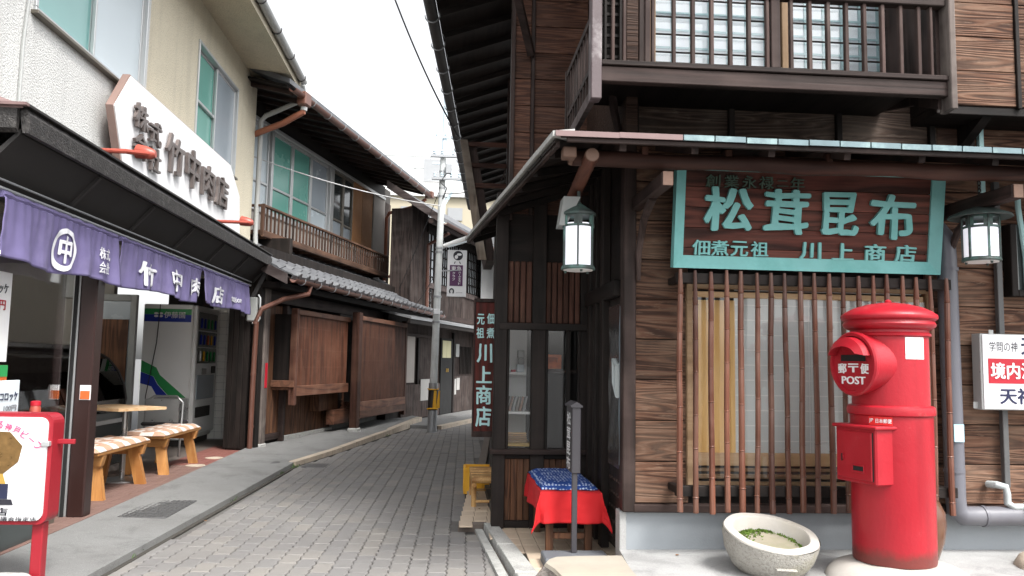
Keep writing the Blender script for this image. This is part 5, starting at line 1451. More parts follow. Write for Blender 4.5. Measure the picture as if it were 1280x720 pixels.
# bamboo bars
for z0, z1 in ((1.675, 1.735), (.490, .548)):
    MB().box(1.275, 2.90, FY-.22, FY-.17, z0, z1, .004).build('bar_rail', 'black_x', rb)
for x in (1.30, 2.87):
    for z in (1.70, .52): MB().box(x-.02, x+.02, FY-.17, FY-.0, z-.02, z+.02, .003).build('bar_bracket', 'black_x', rb)
bms = []
for v in range(6):
    r0 = random.Random(v*7+1); m = MB(); z = 0; L = 1.34; pts = []; rs = []; nodes = []
    zc = r0.uniform(.05, .2)
    while zc < L: nodes.append(zc); zc += r0.uniform(.17, .27)
    zs = [0]; 
    for nz_ in nodes: zs += [nz_-.009, nz_-.004, nz_, nz_+.005, nz_+.010]
    zs = sorted([q for q in zs if 0 <= q <= L]+[L])
    rad_ = r0.uniform(.0150, .0175)
    for q in zs:
        near = min((abs(q-n_) for n_ in nodes), default=1)
        pts.append((.003*math.sin(q*3+v)+.002*math.sin(q*9+v*2), .002*math.sin(q*4+v), q))
        rs.append((rad_+(.0032 if near < .003 else (.0 if near > .006 else -.0012)))*(1-.08*q/L)*(.6 if q == L else 1))
    m.tube(pts, rs, 9); bms.append(mesh_of(m, 'bamboo_bar', 'bamboo', True))
for i in range(19):
    x = 1.292+i*.0865+rnd.uniform(-.004, .004)
    inst('bamboo_bar', bms[i % 6], rb, Matrix.Translation((x, FY-.238, .405+rnd.uniform(-.008, .008))) @ Matrix.Rotation(rnd.uniform(0, 6), 4, 'Z') @ Matrix.Rotation(rad(rnd.uniform(-.35, .35)), 4, 'Y'))

# ---- the big signboard
bs = thing('shop_signboard', 'large brown signboard with turquoise frame and raised turquoise characters under the pent roof', 'signboard', (2.06, 4.56, 1.78))
def SP(x, q, d=0):   # q 0 bottom .. 1 top, d forward
    return Vector((x, 4.585-.085*q-d, 1.775+.58*q-.14*d))
SXa, SXb = 1.268, 2.862
for q in range(5):
    qa, qb = q/5+.003, (q+1)/5-.003
    m = MB(); m.hexa([SP(SXa+.02, qa, 0), SP(SXb-.02, qa, 0), SP(SXb-.02, qb, 0), SP(SXa+.02, qb, 0)], [SP(SXa+.02, qa, .018), SP(SXb-.02, qa, .018), SP(SXb-.02, qb, .018), SP(SXa+.02, qb, .018)])
    m.F = F0; pl_ = m.build('plank', 'sign_wood', bs)
def frame_bar(pts_in, pts_out, name='frame_bar'):
    m = MB()
    # bevelled frame: outer edge high, inner edge lower
    (a, b), (c_, d_) = pts_out, pts_in
    m.hexa([SP(*a, .0), SP(*b, .0), SP(*b, .062), SP(*a, .062)], [SP(*c_, .0), SP(*d_, .0), SP(*d_, .032), SP(*c_, .032)])
    return m.build(name, 'verdigris', bs)
ix0, ix1, iq0, iq1 = SXa+.062, SXb-.062, .125, .96
frame_bar([(ix0, iq0), (ix1, iq0)], [(SXa, 0), (SXb, 0)])
frame_bar([(ix0, iq1), (ix1, iq1)], [(SXa, 1.02), (SXb, 1.02)])
frame_bar([(ix0, iq0), (ix0, iq1)], [(SXa, 0), (SXa, 1.02)])
frame_bar([(ix1, iq0), (ix1, iq1)], [(SXb, 0), (SXb, 1.02)])
su = (SP(0, 1)-SP(0, 0)).normalized()
def sch(s, x, z, wd, ht, mat='verdigris', depth=.022, bold=.05, brush=.05, d=.034):
    q = (z-1.775)/.58; c = SP(x, q, d)
    lettering('raised_character', s, c, wd, ht, (1, 0, 0), su, mat, bs, depth=depth, bold=bold, brush=brush)
sch('松', 1.585, 2.115, .29, .255); sch('茸', 1.93, 2.11, .275, .26); sch('昆', 2.25, 2.11, .225, .25); sch('布', 2.565, 2.10, .275, .265)
for s, x in zip('佃煮元祖', (1.435, 1.545, 1.66, 1.78)): sch(s, x, 1.893, .105, .088, 'verdigris', .014, .03, .03, .028)
for s, x in zip('川上商店', (2.085, 2.28, 2.475, 2.66)): sch(s, x, 1.893, .13, .10, 'verdigris', .014, .04, .03, .028)
for s, x in zip('創業永禄二年', (1.49, 1.60, 1.705, 1.805, 1.90, 1.99)): sch(s, x, 2.272, .085 if s != '二' else .07, .075 if s != '二' else .035, 'verdigris_dark', .01, .02, .02, .026)
# ---- pent roof wrapping the corner
EZ_, WZ_ = 2.315, 2.545
A_ = (.50, 3.90, EZ_); B_ = (.135, 7.25, EZ_-.03)
top_pts = [A_, (6.0, 3.90, EZ_), (6.0, 4.70, WZ_), (1.04, 4.70, WZ_), (1.04, 5.90, WZ_+.02), (.43, 5.90, 2.42), (.55, 7.25, 2.45), B_]
def sheet(name, idx_polys, th, dz, mat):
    m = MB(); n = len(top_pts)
    m.add([(x, y, z+dz) for x, y, z in top_pts]+[(x, y, z+dz-th) for x, y, z in top_pts],
          list(idx_polys)+[tuple(n+i for i in reversed(f)) for f in idx_polys]+[(i, n+i, n+(i+1) % n, (i+1) % n) for i in range(n)])
    return m.build(name, mat, rb)
sheet('pent_roof', [(0, 1, 2, 3), (0, 3, 4, 5), (0, 5, 6, 7)], .012, .03, 'black_metal')
# under-boards, one by one: front run across, left run across
nb = 17
for i in range(9):
    y = 3.915+i*.087; zz = EZ_+.004+(y-3.9)*(WZ_-EZ_)/.8
    x0 = .52+(y-3.9)*.67
    m = MB(); m.hexa([(x0, y, zz), (6.0, y, zz), (6.0, y+.083, zz+.0235), (x0+.055, y+.083, zz+.0235)], [(x0, y, zz+.012), (6.0, y, zz+.012), (6.0, y+.083, zz+.0355), (x0+.055, y+.083, zz+.0355)]); m.build('roof_board', 'dark_x', rb)
def lerp3(a, b, t): return Vector(a).lerp(Vector(b), t)
inn = [Vector((1.04, 4.70, WZ_)), Vector((1.04, 5.90, WZ_+.02)), Vector((.55, 7.25, 2.45))]
for i in range(10):
    t0, t1 = i/10+.004, (i+1)/10-.004
    a0, a1 = lerp3((.505, 3.92, EZ_-.002), (.14, 7.24, EZ_-.03), t0), lerp3((.505, 3.92, EZ_-.002), (.14, 7.24, EZ_-.03), t1)
    b0 = inn[0].lerp(inn[1], t0/.6) if t0 < .6 else inn[1].lerp(inn[2], (t0-.6)/.4)
    b1 = inn[0].lerp(inn[1], t1/.6) if t1 < .6 else inn[1].lerp(inn[2], (t1-.6)/.4)
    dn = Vector((0, 0, -.008)); u_ = Vector((0, 0, .010))
    m = MB(); m.hexa([a0+dn, b0+dn, b1+dn, a1+dn], [a0+u_, b0+u_, b1+u_, a1+u_]); m.build('roof_board', 'black_x', rb)
for i in range(8):
    t = (i+.5)/8; a0 = lerp3((.505, 3.92, EZ_-.02), (.14, 7.24, EZ_-.05), t); b0 = (inn[0].lerp(inn[1], t/.6) if t < .6 else inn[1].lerp(inn[2], (t-.6)/.4))-Vector((0, 0, .05))
    MB().beam(a0+Vector((.03, 0, 0)), b0, .035, .04).build('rafter', 'black_x', rb)
for x in (.85, 1.22, 1.62, 2.02, 2.42, 2.82, 3.22): MB().beam((x, 3.95, EZ_-.018), (x, 4.70, WZ_-.035), .035, .04).build('rafter', 'dark_y', rb)
# copper edge strips
def edge_strip(p, q, n, mats, seed):
    r0 = random.Random(seed); p, q = Vector(p), Vector(q)
    for i in range(n):
        a = p.lerp(q, i/n+.0008); b = p.lerp(q, (i+1)/n-.0008); mt_ = mats(i/n)
        d = (q-p).normalized(); nrm = Vector((-d.y, d.x, 0)); nrm = -nrm if nrm.y > 0 or (abs(nrm.y) < .3 and nrm.x > 0) else nrm
        dz = r0.uniform(-.0015, .0015)
        m = MB(); o1 = nrm*.012
        m.hexa([a+o1+Vector((0, 0, .012+dz)), b+o1+Vector((0, 0, .012+dz)), b+o1+Vector((0, 0, .040+dz)), a+o1+Vector((0, 0, .040+dz))],
               [a-nrm*.10+Vector((0, 0, .030)), b-nrm*.10+Vector((0, 0, .030)), b-nrm*.10+Vector((0, 0, .056)), a-nrm*.10+Vector((0, 0, .056))])
        m.build('roof_edge', mt_, rb)
edge_strip((.50, 3.90, EZ_), (1.14, 3.90, EZ_), 2, lambda t: 'copper_edge', 1)
edge_strip((1.141, 3.90, EZ_), (6.0, 3.90, EZ_), 30, lambda t: 'copper_green', 2)
edge_strip(B_, A_, 9, lambda t: 'zinc_edge', 3)
MB().box(.56, 6.0, 3.905, 3.925, EZ_-.012, EZ_+.010, .002).build('eave_batten', 'dark_x', rb)
MB().beam((.52, 3.96, EZ_-.012), (.15, 7.2, EZ_-.04), .02, .03).build('eave_batten', 'dark_y', rb)
# the log under the eave, brackets and struts
m = MB(); m.tube([(.62+.25*i, 4.13+.006*math.sin(i*1.3), 2.280+.006*math.sin(i*2.1)) for i in range(22)], [.042+.004*math.sin(i*1.7) for i in range(22)], 12); m.build('eave_log', 'red_x', rb, True)
m = MB(); m.tube([(.60, 4.13, 2.280), (.618, 4.13, 2.280)], [.036, .041], 12); m.build('log_end', 'log_end', rb, True)
for x, z in ((.70, 2.30),):
    m = MB(); m.tube([(x, 3.99, 2.262), (x+.02, 4.75, 2.20)], .038, 12); m.build('bracket_log', 'red_y', rb, True)
    m = MB(); m.tube([(x, 3.98, 2.262), (x, 3.992, 2.262)], [.033, .038], 12); m.build('log_end', 'log_end', rb, True)
MB().box(.55, .62, 3.98, 4.06, 2.245, 2.30, .006).build('beam_end', 'log_end', rb)
for x in (1.09, 2.965):
    MB().box(x-.03, x+.03, 3.99, 4.70, 2.115, 2.195, .008).build('bracket_arm', 'dark_y', rb)
    MB().box(x-.026, x+.026, 3.983, 3.989, 2.12, 2.19).build('arm_end', 'log_end', rb)
    m = MB(); m.tube([(x+.005, 4.64, 1.70), (x, 4.62, 1.86), (x, 4.5, 2.03), (x, 4.3, 2.12)], [.012, .018, .022, .026], 8); m.build('curved_strut', 'dark_z', rb, True)
for x in (1.0, 1.45, 2.0, 2.5): MB().box(x-.018, x+.018, 4.10, 4.16, 2.275, 2.35, .004).build('post_stub', 'red_z', rb)

# ---- upper floor front
siding(1.08, 2.97, 2.58, 2.96, FY+.005, 'siding_grey', .205)
MB().box(1.06, 6.0, FY+.02, FY+.1, 2.5, 3.0).build('wall', 'black_x', rb)
for x in (1.08, 1.665, 2.335, 2.925): MB().box(x-.018, x+.018, FY-.045, FY-.012, 2.55, 2.96, .003).build('batten', 'black_z', rb)
MB().box(1.03, 1.09, FY-.05, FY+.0, 2.55, 2.96, .004).build('corner_post', 'dark_z', rb)
# forward upper block at right
MB().box(2.80, 6.0, 4.42, 5.5, 2.75, 5.2).build('wall', 'black_x', rb)
siding(2.80, 3.285, 2.752, 5.1, 4.42, 'siding', .207); siding(3.31, 6.0, 2.752, 5.1, 4.42, 'siding', .207)
MB().box(3.285, 3.31, 4.385, 4.41, 2.74, 5.1, .003).build('batten', 'black_z', rb)
MB().box(2.80, 6.0, 4.41, 4.70, 2.70, 2.749, .004).build('soffit', 'black_x', rb)
m = MB(); m.prism([(4.44, 2.70), (4.70, 2.70), (4.70, 2.56)], 'X', 3.10, 3.16); m.build('bracket', 'black_z', rb)
siding(2.97, 3.15, 2.55, 2.74, FY+.005, 'siding_dark', .19); siding(3.2, 6.0, 2.55, 2.74, FY+.005, 'siding', .19)
MB().box(3.16, 3.19, FY-.05, FY, 2.5, 2.74, .003).build('batten', 'black_z', rb)
# balcony
PY = 4.0
MB().box(.745, 2.625, PY, PY+.05, 2.655, 2.735, .004).build('balcony_beam', 'dark_x', rb, label='flaking front beam of the balcony')
MB().box(.745, 2.625, PY-.012, PY+.045, 2.738, 2.765, .004).build('balcony_rail', 'dark_x', rb)
MB().box(.745, 2.60, PY-.01, PY+.05, 3.145, 3.19, .005).build('balcony_rail', 'dark_x', rb)
MB().box(.745, 2.60, PY-.01, PY+.05, 3.50, 3.55, .005).build('balcony_rail', 'dark_x', rb)
MB().box(.69, .745, PY-.02, PY+.06, 2.555, 3.7, .005).build('balcony_post', 'peel_z', rb, label='balcony corner post with flaking white paint')
MB().box(2.605, 2.640, PY-.03, PY+.08, 2.58, 3.7, .004).build('balcony_post', 'grey_wood_z', rb)
m = MB(); m.prism([(PY+.06, 2.60), (PY+.06, 3.7), (4.68, 3.7), (4.68, 2.78), (4.3, 2.70)], 'X', 2.585, 2.612); m.build('balcony_end', 'dark_z', rb)
MB().box(.75, 2.58, PY+.055, 4.70, 2.755, 2.788, .004).build('balcony_floor', 'black_y', rb)
for px_, wd in ((.80, .02), (.86, .02), (.975, .035), (1.01, .02), (1.12, .022), (1.22, .025), (1.32, .025), (1.42, .025), (1.52, .025), (1.62, .022), (1.75, .022), (1.85, .025), (1.95, .025), (2.05, .025), (2.15, .025), (2.25, .025), (2.35, .025), (2.45, .025), (2.52, .02)):
    pc('baluster', (px_, px_+wd*.8, PY+.005, PY+.035, 2.766, 3.145), 'rail_dark', rb, c=.003)
MB().box(1.645, 1.695, PY-.0, PY+.05, 2.766, 3.7, .004).build('balcony_post', 'rail_dark', rb)
# side return
RX = .715
MB().beam((RX, PY+.06, 2.60), (RX, 4.96, 2.60), .03, .06).build('side_beam', 'grey_wood_x', rb)
MB().beam((RX, PY+.06, 2.75), (RX, 4.96, 2.75), .025, .03).build('side_rail', 'dark_y', rb)
MB().beam((RX, PY+.06, 3.02), (RX, 4.96, 3.02), .03, .035).build('side_rail', 'dark_y', rb)
MB().box(RX-.02, RX+.02, 4.93, 4.97, 2.5, 3.05, .003).build('side_post', 'dark_z', rb)
for i in range(9): pc('baluster', (RX-.012, RX+.012, PY+.13+i*.095, PY+.15+i*.095, 2.62, 3.01), 'dark_z', rb, c=.002)
m = MB(); m.tube([(.98, 4.66, 2.56), (.94, 4.62, 2.70), (.9, 4.5, 2.80)], [.02, .025, .03], 8); m.build('curved_strut', 'dark_z', rb, True)
# paper windows behind
WY = 4.58
MB().box(.80, 6.0, WY+.06, WY+.12, 2.96, 5.2).build('upper_wall', 'black_x', rb)
MB().box(1.04, 2.80, WY+.0, WY+.06, 2.94, 3.0, .004).build('window_sill', 'dark_x', rb)
def shoji(x0, x1, name='window'):
    w_ = MB().box(x0, x1, WY+.02, WY+.03, 3.0, 4.2).build(name, 'paper_white', rb)
    nx = max(2, round((x1-x0)/.105))
    for i in range(nx+1):
        x = x0+(x1-x0)*i/nx; pc('pale_bar', (x-.010, x+.010, WY+.012, WY+.0195, 3.0, 4.2), 'white_teal', w_, c=0)
    for j in range(12): pc('pale_bar', (x0, x1, WY+.010, WY+.0118, 3.085+j*.108, 3.097+j*.108), 'white_teal', w_, c=0)
    for j in range(11): pc('window_bar', (x0, x1, WY-.03, WY-.015, 3.045+j*.108, 3.053+j*.108), 'black_x', w_, c=.002)
    MB().box(x0, x1, WY-.001, WY+.003, 3.0, 4.2).build('pane', 'glass', w_)
    return w_
shoji(1.17, 1.85); shoji(1.99, 2.67)
for x, wd, mt_ in ((1.13, .04, 'oak_z'), (1.85, .05, 'dark_z'), (1.935, .05, 'oak_z'), (2.67, .04, 'dark_z'), (.98, .05, 'red_z'), (1.07, .03, 'dark_z')):
    MB().box(x, x+wd, WY-.035, WY+.05, 2.96, 4.3, .004).build('window_post', mt_, rb)
for x0, x1 in ((1.905, 1.935), (2.71, 2.80), (.80, .975)):
    for i in range(12): pc('dark_rung', (x0, x1, WY-.005, WY+.015, 3.0+i*.05*1.3, 3.022+i*.05*1.3), 'black_x', rb, c=.003)
for i in range(4): pc('lattice_bar', (.82+i*.045, .835+i*.045, WY-.03, WY-.01, 2.97, 4.2), 'black_z', rb, c=.002)
MB().box(.99, 1.06, WY-.06, 5.9, 2.55, 5.2, .004).build('side_wall', 'siding_dark', rb)

# ---- side wall in the notch (x = 1.03) with a glazed door
MB().box(1.04, 1.12, 4.80, 5.95, .10, 2.6).build('side_wall', 'black_y', rb)
dr2 = MB(); dr2.box(1.025, 1.04, 4.75, 5.13, .12, 1.62, .004); dr2 = dr2.build('sliding_door', 'black_z', rb)
MB().box(1.018, 1.024, 4.79, 5.09, .62, 1.56).build('pane', 'grey_pane', dr2)
m = MB(); nn = 14
m.add([(1.012+.003*math.sin(i*1.7+j), 4.78+.31*i/6, .60+.97*j/nn) for j in range(nn+1) for i in range(7)], [(j*7+i, j*7+i+1, (j+1)*7+i+1, (j+1)*7+i) for j in range(nn) for i in range(6)])
m.build('vinyl_sheet', 'vinyl', dr2, True, recalc=False)
m = MB()
m.tube([(1.006, 4.80, 1.20), (1.006, 4.92, 1.24), (1.006, 4.90, 1.10), (1.006, 4.80, 1.02), (1.006, 4.80, 1.20)], .013, 6); m.build('triangle_pull', 'pipe_pale', dr2, True)
for i in range(5):
    for j in range(5):
        m = MB(); m.tube([(1.024, 4.80+i*.07, .18+j*.085), (1.016, 4.80+i*.07, .18+j*.085)], [.014, .006], 6); m.build('door_stud', 'dark_z', dr2, True)
for y in (5.18, 5.42, 5.66): MB().box(.985, 1.04, y, y+.10, .06, 2.5, .006).build('post', 'black_z', rb)
for y in (5.29, 5.53): MB().box(1.01, 1.035, y, y+.12, .06, 2.3, .003).build('shutter', 'dark_z', rb)
MB().box(.98, 1.04, 4.80, 5.9, 1.62, 1.72, .006).build('lintel', 'black_y', rb)

# ---- back wing facing us across the notch (y = 5.9)
BY = 5.90
def bb(name, x0, x1, z0, z1, mat, y0=BY-.05, y1=BY+.02, c=.004, parent=rb): return MB().box(x0, x1, y0, y1, z0, z1, c).build(name, mat, parent)
bb('post', .33, .42, .045, 2.45, 'black_z', BY-.06, BY+.05)
bb('post', .60, .70, .045, 2.45, 'black_z'); bb('post', .955, 1.04, .045, 2.45, 'black_z')
bb('window_ledge', .31, 1.04, .565, .60, 'dark_x', BY-.10, BY+.04)
bb('lintel', .36, 1.04, 1.45, 1.50, 'black_x', BY-.065, BY+.02)
for x0, x1 in ((.42, .60), (.70, .955)):
    n = round((x1-x0)/.045)
    for i in range(n): pc('wall_plank', (x0+(x1-x0)*i/n+.001, x0+(x1-x0)*(i+1)/n-.002, BY-.03, BY-.012, .10, .53), 'board_z', rb, c=.003)
    for i in range(n): pc('slat', (x0+(x1-x0)*i/n+.003, x0+(x1-x0)*(i+1)/n-.004, BY-.03, BY-.008, 1.50, 1.95), 'red_z', rb, c=.006)
    bb('panel_back', x0, x1, .08, .565, 'black_x', BY-.011, BY+.01, 0); bb('panel_back', x0, x1, 1.5, 2.45, 'black_x', BY-.007, BY+.01, 0)
    bb('bottom_rail', x0, x1, .05, .10, 'black_x', BY-.045, BY+.0); bb('mid_rail', x0, x1, .53, .564, 'black_x', BY-.045, BY)
g1 = bb('window', .42, .44, .60, 1.45, 'black_z'); bb('pane', .44, .60, .60, 1.45, 'glass', BY-.012, BY-.008, 0, g1)
g2 = bb('window', .70, .72, .60, 1.45, 'black_z'); bb('pane', .72, .855, .60, 1.45, 'glass', BY-.012, BY-.008, 0, g2); bb('mullion', .855, .885, .60, 1.45, 'black_z', BY-.03, BY, .003, g2)
g3 = bb('window', .94, .955, .60, 1.45, 'black_z'); bb('pane', .885, .94, .60, 1.45, 'glass', BY-.012, BY-.008, 0, g3)
# room behind
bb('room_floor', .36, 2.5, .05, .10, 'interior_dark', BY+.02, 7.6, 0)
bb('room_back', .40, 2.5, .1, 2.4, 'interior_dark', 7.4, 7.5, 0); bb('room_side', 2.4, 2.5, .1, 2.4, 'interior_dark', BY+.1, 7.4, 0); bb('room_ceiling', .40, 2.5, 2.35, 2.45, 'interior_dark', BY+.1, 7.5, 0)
cb2 = thing('display_cabinet', 'white cabinet with boxes seen through the narrow shop window', 'cabinet', (.52, 6.3, .1))
bb('back_panel', .42, .62, .1, 1.6, 'machine_white', 6.44, 6.48, 0, cb2)
bb('shelf', .42, .62, .83, .85, 'machine_white', 6.1, 6.44, .003, cb2); bb('shelf', .45, .60, 1.12, 1.14, 'machine_white', 6.28, 6.44, .003, cb2)
bb('shelf_edge', .42, .62, .60, .63, 'brass', 6.02, 6.44, .003, cb2)
rr = random.Random(8)
for i, (x, z, a, b, mt_) in enumerate(((.535, 1.14, .055, .06, 'frosted'), (.545, 1.20, .045, .05, 'grey_box'), (.54, 1.25, .05, .06, 'grey_box'), (.49, 1.14, .035, .02, 'red_print'))):
    t = thing('goods_box', ('small red packet on the upper shelf of the white cabinet', 'pale blue box on the upper shelf of the white cabinet', 'grey box in the middle of the stack on the upper cabinet shelf', 'grey box on top of the stack on the upper cabinet shelf')[(i+1) % 4], 'box', (x, 6.3, z))
    bb('carton', x, x+a, z+.001, z+b, mt_, 6.31, 6.38, .003, t)
for i in range(6):
    t = thing('kelp_packet', 'packet leaning on the middle shelf behind the narrow shop window', 'packet', (.44+i*.025, 6.15, .85), 'packets leaning on the cabinet shelf')
    m = MB(); x = .43+i*.026; m.hexa([(x, 6.12, .852), (x+.02, 6.12, .852), (x+.02, 6.2, .852), (x, 6.2, .852)], [(x+.03, 6.14, .96), (x+.045, 6.14, .96), (x+.045, 6.2, .96), (x+.03, 6.2, .96)]); m.build('wrapper', ['interior', 'brown_pack', 'grey_box'][i % 3], t)
for i in range(5): 
    t = thing('dried_goods', 'pale bundle lying at the bottom of the narrow shop window', 'bundle', (.5, 6.0, .63), 'bundles in the bottom of the shop window')
    bb('bundle', .43, .59, .632+i*.014, .643+i*.014, 'pale_x', 5.99+i*.012, 6.10, .004, t)
oc = thing('orange_crate', 'orange plastic crate seen through the right pane of the shop window', 'crate', (.79, 6.2, 1.15))
m = MB(); m.box(.735, .865, 6.20, 6.24, 1.17, 1.22, .004); m.box(.735, .865, 6.20, 6.24, 1.255, 1.28, .004); m.box(.735, .765, 6.20, 6.24, 1.22, 1.255); m.box(.835, .865, 6.20, 6.24, 1.22, 1.255); m.box(.735, .865, 6.28, 6.5, 1.17, 1.28, .004); m.build('crate_body', 'orange_food', oc)
bb('shelf', .72, 1.04, 1.135, 1.165, 'dark_x', 6.15, 6.5, .003, oc)

# upper wing wall
siding(.44, .565, 2.30, 5.0, BY, 'siding_mid', .205); siding(.59, 1.04, 2.30, 5.0, BY, 'siding_mid', .205)
bb('wall', .46, 1.04, 2.3, 5.0, 'black_x', BY+.0, BY+.1, 0)
bb('corner_post', .415, .445, 2.25, 5.0, 'dark_z', BY-.05, BY+.05); bb('batten', .565, .592, 2.3, 5.0, 'dark_z', BY-.045, BY)
MB().beam((.30, 5.2, 4.05), (.56, 5.84, 3.5), .05, .05).build('brace', 'dark_x', rb)
# long side wall running back along the lane
m = MB(); m.hexa([(.345, 5.96, .04), (.405, 5.96, .04), (.545, 7.6, .04), (.485, 7.6, .04)], [(.345, 5.96, 2.3), (.405, 5.96, 2.3), (.545, 7.6, 2.3), (.485, 7.6, 2.3)])
m.build('lane_wall', 'plank_z', rb)
m = MB(); m.hexa([(.46, 5.99, 2.3), (.56, 5.99, 2.3), (.68, 7.6, 2.3), (.60, 7.6, 2.3)], [(.46, 5.99, 4.9), (.56, 5.99, 4.9), (.68, 7.6, 4.9), (.60, 7.6, 4.9)]); m.build('lane_wall', 'black_x', rb)
# the wing continues at low level behind
m = MB(); m.hexa([(.60, 7.6, .04), (3, 7.6, .04), (3, 14.5, .04), (1.10, 14.5, .04)], [(.60, 7.6, 2.4), (3, 7.6, 2.4), (3, 14.5, 2.4), (1.10, 14.5, 2.4)]); m.build('rear_wall', 'plank_z', rb)
# big upper eave
eA, eB = Vector((-.27, 5.1, 4.2)), Vector((.40, 15.4, 4.2))
iA, iB = Vector((.95, 5.1, 4.62)), Vector((1.55, 15.4, 4.62))
m = MB(); z3 = Vector((0, 0, .03)); m.hexa([eA, eB, iB, iA], [eA+z3, eB+z3, iB+z3, iA+z3]); m.build('eave_boards', 'black_y', rb)
m = MB(); z4 = Vector((0, 0, .035)); z5 = Vector((0, 0, .1)); rA, rB_ = Vector((4, 5.1, 5.9)), Vector((4.5, 15.4, 5.9))
m.hexa([eA+z4, eB+z4, rB_, rA], [eA+z5, eB+z5, rB_+z5, rA+z5]); m.build('upper_roof', 'kawara', rb)
for i in range(22):
    t = (i+.5)/22; a, b = eA.lerp(eB, t), iA.lerp(iB, t); MB().beam(a-Vector((-.02, 0, .03)), b-Vector((0, 0, .03)), .04, .05).build('rafter', 'black_x', rb)
m = MB(); d = (eB-eA); ang = -math.atan2(d.x, d.y); L = d.length
FG = Matrix.Translation(eA) @ Matrix.Rotation(ang, 4, 'Z')
m = MB(FG); half_gutter(m, FG, -.05, -.02, 0, L, .052); m.build('gutter', 'black_metal', rb, True)
gutter_hooks(FG, -.05, -.02, [.45+i*.62 for i in range(15)], rb, .064)
MB().box(1.05, 3.5, 6.0, 14, 4.5, 4.9).build('upper_wall', 'black_x', rb)
# leaning wind board with its ties
wb = thing('wind_screen', 'tall weathered leaning screen board tied to the right-hand house under the eave', 'screen', (.2, 9, 2.5))
m = MB(); m.hexa([(.30, 8.94, 2.35), (.395, 8.94, 2.35), (.395, 9.0, 2.35), (.30, 9.0, 2.35)], [(.075, 8.94, 3.70), (.155, 8.94, 3.70), (.155, 9.0, 3.70), (.075, 9.0, 3.70)]); m.build('edge_board', 'pale_grey_wood', wb)
m = MB(); m.hexa([(.40, 9.0, 2.35), (.50, 9.0, 2.35), (.50, 9.9, 2.35), (.40, 9.9, 2.35)], [(.16, 9.0, 3.68), (.25, 9.0, 3.68), (.25, 9.9, 3.68), (.16, 9.9, 3.68)]); m.build('inner_board', 'dark_z', wb)
for z, x0 in ((3.66, .15), (3.42, .19), (3.19, .23)): MB().box(x0, .70, 8.96, 9.02, z-.025, z+.025, .004).build('tie_bar', 'red_x', wb)
MB().box(.60, .66, 8.9, 9.0, 2.3, 4.5, .004).build('post', 'dark_z', wb)

# ---- vertical hanging sign
vs_ = thing('hanging_sign', 'tall dark red vertical signboard with pale blue characters beside the shop window', 'signboard', (.29, 6.5, .64))
MB().box(.198, .385, 6.49, 6.525, .625, 1.72, .004).build('board', 'sign_wood_v', vs_)
for q in ((.198, .210, .625, 1.72), (.373, .385, .625, 1.72), (.21, .373, .625, .67), (.21, .373, 1.69, 1.72)): MB().box(q[0], q[1], 6.478, 6.4895, q[2], q[3], .003).build('frame_bar', 'dark_z', vs_)
def vch(s, x, z, wd, ht): lettering('painted_character', s, (x, 6.486, z), wd, ht, (1, 0, 0), (0, 0, 1), 'verdigris_pale', vs_, depth=.006, bold=.045, brush=.04)
for s, x, z in (('佃', .332, 1.56), ('煮', .332, 1.445), ('元', .252, 1.555), ('祖', .25, 1.445)): vch(s, x, z, .062, .085)
for s, z, h in (('川', 1.285, .15), ('上', 1.115, .135), ('商', .955, .15), ('店', .785, .16)): vch(s, .288, z, .125, h)
MB().box(.385, .46, 6.49, 6.52, 1.5, 1.53).build('bracket', 'black_metal', vs_); MB().box(.385, .46, 6.49, 6.52, .9, .93).build('bracket', 'black_metal', vs_)

